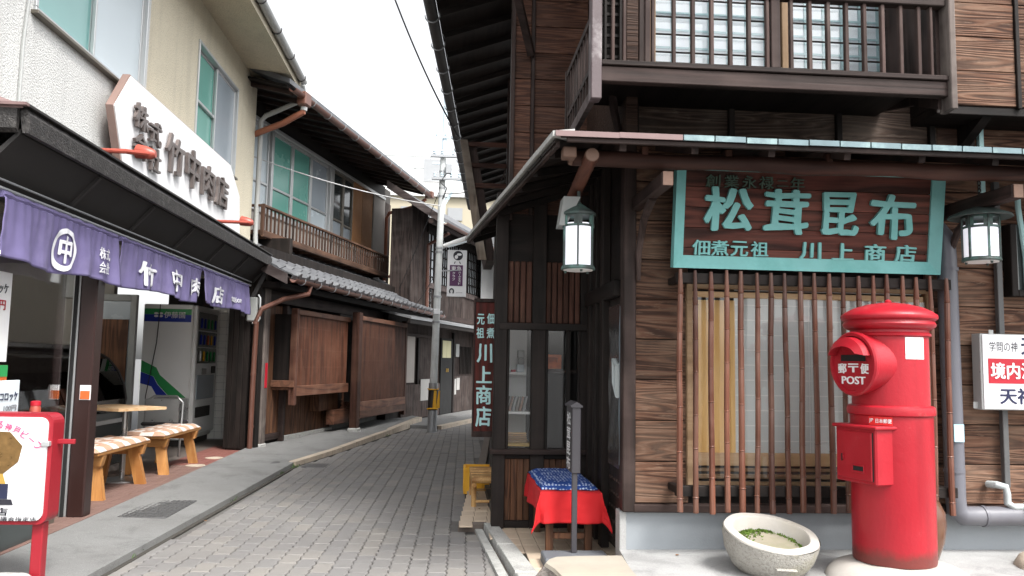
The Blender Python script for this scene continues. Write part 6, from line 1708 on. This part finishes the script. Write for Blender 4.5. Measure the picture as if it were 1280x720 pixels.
# ---- lanterns
def lantern(label, cx_, cy_, zt_, h, r, brim, chain, small=False):
    t = thing('wall_lantern', label, 'lantern', (cx_, cy_, zt_-h))
    z0 = zt_-h
    MB().lathe([(r*.90, z0+.02), (r*.90, zt_-.06)], cx_, cy_, 28).build('milk_glass', 'lamp_glass', t, True)
    if brim > r*1.2: MB().lathe([(r*.3, zt_+.045), (r*.8, zt_+.030), (brim*.95, zt_-.004), (brim, zt_-.016), (brim*.96, zt_-.02), (r*.8, zt_-.004)], cx_, cy_, 28, cap=True).build('hat', 'lantern_metal', t, True)
    else: MB().lathe([(.008, zt_+.07), (.02, zt_+.055), (r*.95, zt_+.01), (brim, zt_), (brim, zt_-.012), (r*.9, zt_-.012)], cx_, cy_, 28).build('hat', 'lantern_metal', t, True)
    for pr_ in ([(r*.97, zt_-.012), (r*.97, zt_-.022)], [(r*.98, zt_-.068), (r*.98, zt_-.080)], [(r*1.02, z0), (r*1.06, z0+.005), (r*.98, z0+.022)]):
        MB().lathe(pr_, cx_, cy_, 28).build('ring_frame', 'lantern_metal', t, True)
    for k in range(6):
        a = k*pi/3+.35+pi/2*0; m = MB(); x, y = cx_+r*.97*math.cos(a), cy_+r*.97*math.sin(a)
        m.beam((x, y, z0+.01), (x, y, zt_-.01), .010, .010, (math.cos(a), math.sin(a), 0)); m.build('upright', 'lantern_metal', t)
        # pierced band: solid pieces beside each cut-out
        for s in (-1, 1):
            b = a+s*.16; x, y = cx_+r*.96*math.cos(b), cy_+r*.96*math.sin(b)
            m = MB(); m.beam((x, y, zt_-.068), (x, y, zt_-.02), .018, .006, (math.cos(b), math.sin(b), 0)); m.build('band_plate', 'lantern_metal', t)
    MB().lathe([(r*.9, z0-.004), (r*.9, z0+.012)], cx_, cy_, 28).build('bottom_plate', 'white_paint', t, True)
    for k in range(3):
        a = k*2.1+.6; MB().lathe([(.006, 0), (.008, .012)], cx_+r*.8*math.cos(a), cy_+r*.8*math.sin(a), 8, z0-.016).build('foot', 'lantern_metal', t)
    if chain:
        m = MB(); z = zt_+.04; q = 0
        while z < zt_+chain:
            a = (q % 2)*pi/2; m.tube([(cx_+.009*math.cos(a)*math.cos(u), cy_+.009*math.sin(a)*math.cos(u), z+.014+.014*math.sin(u)) for u in [2*pi*i/8 for i in range(9)]], .003, 4, False); z += .021; q += 1
        m.build('chain', 'black_metal', t, True)
    return t
lantern('cylindrical milk-glass lantern hanging under the left corner of the pent roof', .715, 4.5, 2.055, .32, .092, .098, 0)
lb = MB(); lb.tube([(.715, 4.5, 2.11), (.715, 4.5, 2.30)], .010, 8); lb.build('lantern_rod', 'lantern_metal', rb, True)
m = MB(); m.hexa([(.60, 4.46, 1.98), (.64, 4.46, 1.98), (.64, 4.60, 1.98), (.60, 4.60, 1.98)], [(.625, 4.46, 2.145), (.72, 4.46, 2.145), (.72, 4.60, 2.145), (.625, 4.60, 2.145)]); m.build('grey_box_lamp', 'grey_box', None, label='grey wedge-shaped fitting behind the left lantern', cat='fitting')
lantern('chain-hung lantern with a wide round hat and milk glass, right of the big signboard', 2.965, 4.3, 2.085, .265, .096, .165, .17)

# ---- pipes on the right
m = MB(); m.tube([(2.86, 4.69, 2.08), (2.905, 4.62, 2.07), (2.945, 4.60, 2.0), (2.952, 4.60, 1.88), (2.96, 4.60, .48), (2.965, 4.60, .40), (3.0, 4.60, .372), (3.08, 4.60, .37), (6.0, 4.60, .39)], [.05, .052, .055, .055, .055, .056, .056, .056, .055], 16)
m.build('drainpipe', 'pipe_slate', rb, True)
for z in (1.80, .62): MB().lathe([(.059, 0), (.059, .02)], 2.957, 4.60, 16, z).build('pipe_joint', 'pipe_slate', rb, True)
MB().tube([(3.115, 4.60, .37), (3.135, 4.60, .371)], .061, 16).build('pipe_joint', 'pipe_slate', rb, True)
MB().box(2.925, 2.985, 4.538, 4.546, .80, .90).build('blue_sticker', 'sticker', rb)
MB().box(3.285, 3.32, 4.625, 4.66, .53, 2.36, .003).build('conduit', 'iron', rb)
MB().tube([(3.20, 4.66, .545), (3.215, 4.60, .55), (3.255, 4.58, .54), (3.262, 4.58, .50), (3.262, 4.58, .45), (3.30, 4.58, .425), (4.0, 4.58, .43)], .021, 10).build('small_pipe', 'pipe_pale', rb, True)
MB().tube([(3.385, 4.58, .425), (3.40, 4.52, .425), (3.405, 4.50, .42)], .04, 12).build('small_pipe', 'pipe_pale', rb, True)
MB().tube([(3.43, 4.62, 2.30), (3.43, 4.62, 2.2), (3.45, 4.60, 1.9), (3.455, 4.60, 1.6)], .016, 8).build('small_pipe', 'verdigris_pale', rb, True)
MB().box(3.36, 3.40, 4.60, 4.70, 1.66, 2.10, .004).build('window_frame', 'black_z', rb)
MB().box(3.40, 4.2, 4.62, 4.70, 1.66, 2.10, .004).build('window_pane', 'dark_pane', rb)
MB().box(3.40, 4.2, 4.60, 4.64, 1.66, 1.70, .004).build('window_frame', 'black_x', rb)
MB().box(3.22, 3.25, FY-.05, FY-.02, 2.3, 3.0, .003).build('conduit', 'verdigris_pale', rb)

# ---- white notice sign at right
ws = thing('notice_sign', 'white box sign with a red band and black writing at the right edge', 'sign', (3.5, 4.56, .98))
MB().box(3.115, 4.15, 4.56, 4.64, .985, 1.43, .004).build('case', 'pipe_grey', ws)
MB().box(3.125, 4.145, 4.552, 4.5595, .99, 1.425, .002).build('face', 'sign_face', ws)
MB().box(3.155, 4.12, 4.549, 4.5515, 1.14, 1.285).build('red_band', 'red_print', ws)
def wl(s, x0, x1, z0, z1, mat, bold=.03, y=4.548, br=.02): lettering('lettering', s, ((x0+x1)/2, y, (z0+z1)/2), x1-x0, z1-z0, (1, 0, 0), (0, 0, 1), mat, ws, bold=bold, brush=br)
wl('学問の神', 3.165, 3.34, 1.325, 1.385, 'black_print', .0, 4.5505)
wl('天', 3.36, 3.47, 1.31, 1.41, 'navy_print', .04, 4.5505)
wl('境内湧出', 3.165, 3.535, 1.165, 1.262, 'white_print', .045, 4.5475)
wl('天神', 3.22, 3.43, 1.02, 1.115, 'navy_print', .04, 4.5505)
for x, z in ((3.215, 1.435), (3.105, 1.01)):
    m = MB(); m.box(x-.015, x+.015, 4.60, 4.606, z-.02, z+.02, .004); m.build('mount_tab', 'pipe_grey', ws)
MB().lathe([(.004, 0), (.004, .01)], 3.118, 4.57, 6, 1.2).build('screw', 'slot', ws)

# ================================================================== PILLAR BOX
pb = thing('post_box', 'red round cast-iron pillar post box with a domed cap on a stone footing', 'post box', (2.30, 4.10, .235))
PX, PYc = 2.30, 4.10
KR = .885
MB().lathe([(r_*KR, z_) for r_, z_ in [(.222, .240), (.225, .25), (.225, .975)]], PX, PYc, 48).build('lower_body', 'post_red', pb, True)
MB().lathe([(r_*KR, z_) for r_, z_ in [(.226, .972), (.238, .980), (.240, 1.0), (.236, 1.018), (.226, 1.024), (.212, 1.026)]], PX, PYc, 48).build('middle_band', 'post_red', pb, True)
MB().lathe([(r_*KR, z_) for r_, z_ in [(.211, 1.02), (.211, 1.385)]], PX, PYc, 48).build('upper_body', 'post_red', pb, True)
MB().lathe([(r_*KR, z_) for r_, z_ in [(.212, 1.375), (.224, 1.380), (.226, 1.390), (.216, 1.398), (.214, 1.410), (.236, 1.418), (.250, 1.428), (.254, 1.440), (.248, 1.452), (.246, 1.458), (.262, 1.468), (.266, 1.480), (.262, 1.490), (.235, 1.508), (.19, 1.528), (.12, 1.546), (.05, 1.556), (.012, 1.558)]], PX, PYc, 48).build('domed_cap', 'post_red', pb, True)
MB().lathe([(r_*KR, z_) for r_, z_ in [(.018, 1.553), (.020, 1.565), (.012, 1.573), (.002, 1.575)]], PX, PYc, 14).build('cap_knob', 'post_red', pb, True)
ax = Vector((-.965, -.262, 0)).normalized(); tx = Vector((-ax.y, ax.x, 0)); tx = Vector((.262, -.965, 0)).normalized()   # tx: to the reader's right on the front face
FB = Matrix(((tx.x, 0, ax.x, PX+.022), (tx.y, 0, ax.y, PYc+.006), (0, 1, 0, 0), (0, 0, 0, 1)))   # x = right on the face, y = up, z = outwards
hz = 1.235; HR = .158
m = MB(FB); n = 36
prof = [(HR*1.0, .02), (HR*.98, .16), (HR*.97, .235), (HR*1.03, .245), (HR*1.04, .262), (HR*.99, .270), (HR*.90, .270), (HR*.885, .258), (.001, .258)]
m.lathe(prof, 0, hz, n, 0); m.build('hood_drum', 'post_red', pb, True)
m = MB(FB)   # visor over the slot
vs = []; fs = []; k = 14
for i in range(k+1):
    a = rad(18+144*i/k)
    for r, d in ((HR*.86, .258), (HR*.84, .31), (HR*.60, .335), (HR*.60, .322), (HR*.80, .258)):
        vs.append((r*math.cos(a)*1.0, hz+(r*math.sin(a) if r > HR*.65 else HR*.22+r*.55*math.sin(a)), d))
for i in range(k):
    for j in range(4): fs.append((i*5+j, i*5+j+1, (i+1)*5+j+1, (i+1)*5+j))
fs += [tuple(range(5)), tuple(k*5+j for j in range(5))]
m.add(vs, fs); m.build('slot_visor', 'post_red', pb, True)
MB(FB).box(-.085, .085, hz+.012, hz+.045, .2585, .2615).build('letter_slot', 'slot', pb)
MB(FB).box(-.095, .095, hz+.006, hz+.012, .2585, .266, .001).build('slot_lip', 'post_red', pb)
def on_box(s, x, y, wd, ht, d, mat='white_print', bold=.04, dep=.003):
    lettering('raised_letter', s, (x, y, d), wd, ht, (1, 0, 0), (0, 1, 0), mat, pb, F=FB, depth=dep, bold=bold)
on_box('郵', -.078, hz-.025, .060, .052, .260); on_box('〒', .0, hz-.022, .070, .046, .260); on_box('便', .078, hz-.025, .056, .052, .260)
on_box('POST', .0, hz-.085, .165, .040, .260, bold=.03)
# collection door
m = MB(FB); m.box(-.135, .145, .635, .915, .12, .262, .008); m.build('door_frame', 'post_red', pb)
m = MB(FB); m.box(-.150, .160, .908, .926, .12, .275, .006); m.build('door_ledge', 'post_red', pb)
m = MB(FB); m.box(-.115, .122, .655, .893, .2615, .270, .006); dd = m.build('door', 'post_red', pb)
m = MB(FB); m.tube([(-.075, .76, .268), (-.075, .76, .276)], .014, 12); m.build('keyhole_plate', 'post_red', dd, True)
m = MB(FB); m.box(-.079, -.071, .738, .775, .2765, .278); m.build('keyhole', 'slot', dd)
m = MB(FB)
for q in ((-.01, .075, .69, .698), (-.01, .075, .722, .73), (-.01, -.003, .698, .722), (.068, .075, .698, .722)): m.box(q[0], q[1], q[2], q[3], .269, .276, .002)
m.build('label_holder', 'post_red', dd)
MB(FB).box(-.002, .067, .699, .721, .2695, .2715).build('label_slot', 'slot', dd)
m = MB(FB); m.box(.1225, .1275, .655, .893, .2622, .266); m.build('hinge_line', 'slot', dd)
# stickers wrapped round the body
def wrap(name, a0, a1, z0, z1, r, mat):
    n = 8; vs = []
    for i in range(n+1):
        a = rad(a0+(a1-a0)*i/n)
        for z in (z0, z1): vs.append((PX+r*math.cos(a), PYc+r*math.sin(a), z))
    return MB().add(vs, [(2*i, 2*i+2, 2*i+3, 2*i+1) for i in range(n)]).build(name, mat, pb, True, recalc=False)
wrap('notice_label', -96, -62, 1.262, 1.372, .2115*KR+.001, 'white_print')
for i, (z, a0, a1) in enumerate(((1.345, -92, -84), (1.345, -80, -66), (1.325, -88, -80), (1.325, -76, -66), (1.305, -90, -78), (1.29, -76, -68))): wrap('label_line', a0, a1, z, z+.004, .2115*KR+.0016, 'grey_print')
wrap('red_label', -150, -117, .93, .972, .225*KR+.0012, 'sticker_red')
def bend_txt(s, ac, z, wd, ht, r, mat):
    def b(p):
        a = rad(ac)+(p.x)/r; q = r-p.y; return Vector((PX+q*math.cos(a), PYc+q*math.sin(a), p.z))
    lettering('lettering', s, (0, 0, z), wd, ht, (1, 0, 0), (0, 0, 1), mat, pb, bold=.03, bend=b)
bend_txt('日本郵便', -129, .951, .075, .022, .225*KR+.002, 'white_print'); bend_txt('JP', -146, .951, .022, .022, .225*KR+.002, 'white_print')
# footing stone
def blob(name, label, cat, c, r, seed, mat, zlo, power=.5):
    m = MB(); n = 40; rings = []
    for k in range(9):
        t = k/8; a = t*pi/2
        for j in range(n):
            th = 2*pi*j/n; q = 1+.10*noise.noise(Vector((math.cos(th)*1.3+seed, math.sin(th)*1.3, t)))+.05*noise.noise(Vector((math.cos(th)*4, math.sin(th)*4+seed, t*2)))
            rr_ = math.cos(a)**power*q if k < 8 else .02
            rings.append((c[0]+r[0]*rr_*math.cos(th), c[1]+r[1]*rr_*math.sin(th), zlo+r[2]*math.sin(a)*(1+.06*noise.noise(Vector((math.cos(th)*2, math.sin(th)*2, seed+t))))))
    m.add(rings, [(i*n+j, i*n+(j+1) % n, (i+1)*n+(j+1) % n, (i+1)*n+j) for i in range(8) for j in range(n)]+[tuple(8*n+j for j in range(n))])
    return m.build(name, mat, None, True, label=label, cat=cat)
blob('footing_stone', 'rounded pale stone footing under the red post box', 'stone', (2.30, 4.08), (.345, .31, .085), 2.0, 'basin_rim', .155, .45)
blob('flat_stone', 'flat stone with a dark side at the bottom right corner', 'stone', (3.36, 4.27), (.26, .20, .075), 5.0, 'granite_warm', .157, .3)
# brown jar
jar = thing('glazed_jar', 'large brown glazed jar standing behind the red post box', 'jar', (2.635, 4.42, .158))
MB().lathe([(.075, .159), (.085, .17), (.118, .27), (.13, .36), (.125, .43), (.098, .485), (.082, .50), (.085, .52), (.078, .525), (.066, .50), (.09, .44), (.10, .36)], 2.635, 4.42, 32).build('jar_body', 'jar', jar, True)

# ================================================================== STONE BASIN
sb = thing('stone_basin', 'tilted round stone water basin with green moss in front of the bamboo window', 'basin', (1.70, 4.12, .158))
TB = Matrix.Translation((1.69, 4.20, .335)) @ Matrix.Rotation(rad(13.5), 4, 'X') @ Matrix.Rotation(rad(3.5), 4, 'Y') @ Matrix.Scale(.92, 4)
def basin_mesh():
    n = 56; prof = [(.10, -.215), (.15, -.205), (.205, -.16), (.245, -.09), (.262, -.02), (.264, .02)]
    m = MB(TB); vs = []
    for k, (r, z) in enumerate(prof):
        for j in range(n):
            a = 2*pi*j/n; q = 1+.025*noise.noise(Vector((math.cos(a)*3, math.sin(a)*3, z*12)))+.012*noise.noise(Vector((math.cos(a)*11, math.sin(a)*11, z*30)))
            vs.append((r*q*math.cos(a), r*q*math.sin(a), z))
    m.add(vs, [(i*n+j, i*n+(j+1) % n, (i+1)*n+(j+1) % n, (i+1)*n+j) for i in range(len(prof)-1) for j in range(n)]+[tuple(range(n))])
    return m
basin_mesh().build('bowl', 'basin', sb, True)
m = MB(TB); n = 56
pr = [(.262, .019), (.258, .027), (.212, .030), (.204, .020), (.195, -.03), (.17, -.075)]
vs = [(r*(1+.012*math.sin(a*3+1)+.01*math.sin(a*7))*math.cos(a), r*(1+.012*math.sin(a*3+1)+.01*math.sin(a*7))*math.sin(a), z) for r, z in pr for a in [2*pi*j/n for j in range(n)]]
m.add(vs, [(i*n+j, i*n+(j+1) % n, (i+1)*n+(j+1) % n, (i+1)*n+j) for i in range(5) for j in range(n)])
m.build('rim', 'basin_rim', sb, True)
m = MB(TB); m.add([(.193*math.cos(2*pi*j/40), .193*math.sin(2*pi*j/40), -.048) for j in range(40)], [tuple(range(40))]); m.build('sediment', 'sediment', sb)
m = MB(TB); rr = random.Random(6)
for i in range(900):
    a = rr.uniform(.35*pi, 1.12*pi) if rr.random() < .8 else rr.uniform(-.05*pi, .5*pi); r = .188-abs(rr.gauss(0, .035 if a > .5*pi else .012))
    if r < .05: continue
    x, y = r*math.cos(a), r*math.sin(a); h = rr.uniform(.004, .014); s = rr.uniform(.004, .009); b = rr.uniform(0, 6)
    m.add([(x+s*math.cos(b), y+s*math.sin(b), -.047), (x-s*math.cos(b), y-s*math.sin(b), -.047), (x+rr.uniform(-.006, .006), y+rr.uniform(-.006, .006), -.047+h)], [(0, 1, 2)])
m.build('moss', 'moss', sb, kind='stuff', recalc=False)
MB(TB).box(-.06, .055, -.268, -.235, -.075, -.067, .003).build('carved_lug', 'basin', sb)
m = MB(); m.box(1.62, 1.74, 4.03, 4.16, .159, .185, .006); m.build('wedge_stone', 'granite', sb)

# ================================================================== NOTCH FURNITURE
rbn = thing('low_bench', 'low wooden bench under the red cloth by the shop window', 'bench', (.77, 5.4, .045))
for x in (.62, .86):
    for y in (5.03, 5.72): MB().box(x, x+.045, y, y+.045, .046, .41, .004).build('leg', 'board_z', rbn)
MB().box(.60, .925, 5.0, 5.80, .41, .432, .004).build('seat', 'dark_x', rbn)
for y in (5.04, 5.73): MB().box(.665, .86, y, y+.03, .145, .18, .003).build('stretcher', 'board_z', rbn)
# red cloth
nx, ny = 60, 90
m = MB(); vs = []
X0_, X1_, Y0_, Y1_, ZT = .588, .94, 4.985, 5.81, .437
for j in range(ny+1):
    for i in range(nx+1):
        u = -.16+(X1_-X0_+.32)*i/nx; v = -.19+(Y1_-Y0_+.20)*j/ny
        w_ = X1_-X0_; l_ = Y1_-Y0_
        dl = max(0, -u); dr_ = max(0, u-w_); dn_ = max(0, -v)
        x = X0_+min(max(u, 0), w_); y = Y0_+max(v, 0); z = ZT
        # drops hang down and flare slightly; corner cloth folds outwards
        side = dl+dr_
        if side > 0 and dn_ > 0:
            d = math.hypot(side, dn_); z -= d*.97+.0; fl = .16*min(side, dn_)
            x += (-1 if dl else 1)*(.012+.30*min(side, dn_)+.04*side); y -= .012+.30*min(side, dn_)
        elif side > 0:
            z -= side*.98; x += (-1 if dl else 1)*(.010+.05*side+.016*math.sin(v*15+math.sin(v*9))*side/.16)
        elif dn_ > 0:
            z -= dn_*.98; y -= .010+.06*dn_+.018*math.sin(u*19+1+2*math.sin(u*7))*dn_/.19
        z = max(z, .06)
        w2 = noise.noise(Vector((u*7, v*7, z*9)))*.010+noise.noise(Vector((u*22, v*20, z*22)))*.003; hang = min(1, (ZT-z)/.06)
        vs.append((x+w2*hang*(1 if side > 0 else .2), y+w2*hang, z+.0015*math.sin(u*40)*math.sin(v*30)))
fs = [(j*(nx+1)+i, j*(nx+1)+i+1, (j+1)*(nx+1)+i+1, (j+1)*(nx+1)+i) for j in range(ny) for i in range(nx)]
m.add(vs, fs); rc = m.build('red_cloth', 'red_cloth', None, True, recalc=False, label='bright red cloth draped over the low bench with pointed corners', cat='cloth')
md = rc.modifiers.new('t', 'SOLIDIFY'); md.thickness = .003
# indigo cushion
m = MB(); n_, k_ = 24, 40; vs = []; x0, x1, y0, y1, z = .585, .935, 5.02, 5.82, .442
for j in range(k_+1):
    for i in range(n_+1):
        u, v = i/n_, j/k_; e = (min(1, min(u, 1-u)*6)*min(1, min(v, 1-v)*9))
        sc_ = .004*math.sin(v*pi*5)*(1 if u in (0, 1) else 0)
        vs.append((x0+(x1-x0)*u+sc_, y0+(y1-y0)*v+.01*math.sin(u*pi*4)*(1 if v in (0, 1) else 0), z+.006+.034*e**.5+.006*noise.noise(Vector((u*6, v*12, 3)))))
b = len(vs); fs = [(j*(n_+1)+i, j*(n_+1)+i+1, (j+1)*(n_+1)+i+1, (j+1)*(n_+1)+i) for j in range(k_) for i in range(n_)]
vb = [(v[0], v[1], z) for v in vs]; fb_ = [tuple(b+q for q in reversed(f)) for f in fs]
edge = [(i, 0) for i in range(n_)]+[(n_, j) for j in range(k_)]+[(n_-i, k_) for i in range(n_)]+[(0, k_-j) for j in range(k_)]
ixx = lambda p: p[1]*(n_+1)+p[0]
m.add(vs+vb, fs+fb_+[(ixx(edge[q]), b+ixx(edge[q]), b+ixx(edge[(q+1) % len(edge)]), ixx(edge[(q+1) % len(edge)])) for q in range(len(edge))])
m.build('indigo_cushion', 'indigo', None, True, label='dark blue dotted cushion lying on the red cloth', cat='cushion')
# signpost
sp = thing('standing_signpost', 'narrow dark signpost with white writing on a slate block beside the red bench', 'signpost', (.765, 4.86, .04))
m = MB(); m.box(.575, .955, 4.70, 4.92, .042, .105, .008); m.build('slate_block', 'slate', sp)
MB().box(.748, .780, 4.84, 4.865, .105, .60, .003).build('post', 'dark_signpost', sp)
MB().box(.742, .795, 4.83, 5.06, .565, .955, .004).build('board', 'dark_signpost', sp)
m = MB(); m.prism([(.733, .952), (.804, .952), (.804, .962), (.768, .985), (.733, .962)], 'Y', 4.82, 5.07); m.build('cap', 'dark_signpost', sp)
for i, ch in enumerate('松茸昆布'): lettering('lettering', ch, (.7405, 4.945, .88-i*.088), .15, .078, (0, -1, 0), (0, 0, 1), 'white_print', sp, bold=.05, brush=.03)
# bamboo bench
bn2 = thing('bamboo_bench', 'small tan bamboo bench at the corner of the shop, in front of the yellow crate', 'bench', (.35, 7.0, .045))
for i in range(12):
    y = 6.68+i*.062; m = MB(); m.tube([(.215, y, .262), (.30, y, .264), (.47, y, .262)], [.024, .025, .024], 8); m.build('bamboo_slat', 'bamboo_tan', bn2, True)
for x in (.235, .44):
    MB().tube([(x, 6.66, .225), (x, 7.38, .225)], .02, 8).build('bearer', 'bamboo_tan', bn2, True)
    for y in (6.72, 7.32): MB().tube([(x, y, .045), (x, y, .225)], .021, 8).build('leg', 'bamboo_tan', bn2, True)
for y in (6.72, 7.32): MB().tube([(.235, y, .09), (.44, y, .09)], .012, 8).build('stretcher', 'bamboo_tan', bn2, True)
# yellow crate
yc = thing('yellow_crate', 'yellow plastic bottle crate behind the bamboo bench', 'crate', (.32, 7.7, .0))
def crate(x0, x1, y0, y1, z0, z1, mat, par):
    m = MB(); t = .012
    for q in ((x0, x1, y0, y0+t), (x0, x1, y1-t, y1), (x0, x0+t, y0+t, y1-t), (x1-t, x1, y0+t, y1-t)):
        m.box(q[0], q[1], q[2], q[3], z1-.04, z1, .002); m.box(q[0], q[1], q[2], q[3], z0, z0+.05, .002)
        m.box(q[0]+.003, q[1]-.003, q[2]+.003, q[3]-.003, z0+.05, z1-.04)
    m.box(x0+.005, x1-.005, y0+.005, y1-.005, z0, z0+.01)
    m.build('crate_body', mat, par)
    for i in range(5):
        x = x0+(x1-x0)*i/4; MB().box(x-.006, x+.006, y0-.006, y0-.0005, z0, z1-.0, .002).build('rib', mat, par)
    MB().box(x0-.008, x1+.008, y0-.010, y0-.0065, z1-.022, z1+.002, .001).build('lip', mat, par)
    for i in range(4): MB().box(x0-.006, x0-.0005, y0+.02+i*.08, y0+.032+i*.08, z0, z1, .002).build('rib', mat, par)
crate(.175, .50, 7.56, 7.84, .015, .25, 'crate_yellow', yc)

# fallen leaves along the kerb and on the apron
rr = random.Random(31)
lm = MB(); lm.add([(-.018, 0, 0), (-.006, .010, .003), (.016, .002, .001), (-.004, -.009, .004)], [(0, 1, 2), (0, 2, 3)]); lme = mesh_of(lm, 'fallen_leaf', 'dry_leaf')
for i, (x, y, z) in enumerate([(-2.62, 7.15, .064), (-1.76, 6.3, .006), (-2.3, 9.6, .082), (.28, 6.6, .05), (1.3, 4.55, .16)]):
    o = inst('fallen_leaf', lme, None, Matrix.Translation((x, y, z+.002)) @ Matrix.Rotation(rr.uniform(0, 6), 4, 'Z') @ Matrix.Scale(rr.uniform(.7, 1.3), 4))
    props(o, ('dry leaf on the tiled floor beside the near bench', 'dry leaf on the pavers at the foot of the left kerb', 'dry leaf on the concrete apron by the round manhole cover', 'dry leaf on the cream tiles beside the bamboo bench', 'dry leaf on the concrete ledge left of the stone basin')[i], 'leaf', 'fallen leaves on the paving')
# bare vine hanging in the gap under the right-hand eave
vn = thing('bare_vine', 'bare twigs of a vine hanging in the sky gap beside the leaning screen', 'vine', (.75, 10.5, 3.2))
rr = random.Random(12)
for i in range(9):
    p = Vector((.60+rr.uniform(-.05, .25), 10.4+rr.uniform(-.2, .2), 3.75)); pts = [p.copy()]
    for q in range(7):
        p += Vector((rr.uniform(-.06, .06), rr.uniform(-.03, .03), -rr.uniform(.02, .13))); pts.append(p.copy())
    MB().tube(pts, [.009-.001*k for k in range(8)], 5).build('twig', 'dark_z', vn, True)

wd = MB(); rr = random.Random(77)
for cx0, cy0, n in ((-1.70, 9.46, 26), (-1.74, 8.9, 9), (-1.79, 7.2, 7), (-1.86, 5.2, 8), (-.95, 13.5, 8), (-2.44, 10.6, 8), (.47, 4.75, 10), (1.02, 4.66, 6)):
    for k in range(n):
        x, y = cx0+rr.gauss(0, .02), cy0+rr.gauss(0, .05); h = rr.uniform(.015, .045); a = rr.uniform(0, 6.3); l = rr.uniform(.01, .03)
        wd.add([(x-.003, y, 0), (x+.003, y, 0), (x+l*math.cos(a), y+l*math.sin(a), h)], [(0, 1, 2)])
        wd.add([(x, y, h*.5), (x+l*math.cos(a+1), y+l*math.sin(a+1), h*.8), (x+l*1.4*math.cos(a+1.4), y+l*1.4*math.sin(a+1.4), h*.6)], [(0, 1, 2)])
wo_ = wd.build('weeds', 'weed', None, kind='stuff', recalc=False, label='tiny green weeds growing in the joints along the kerbs', cat='weeds')
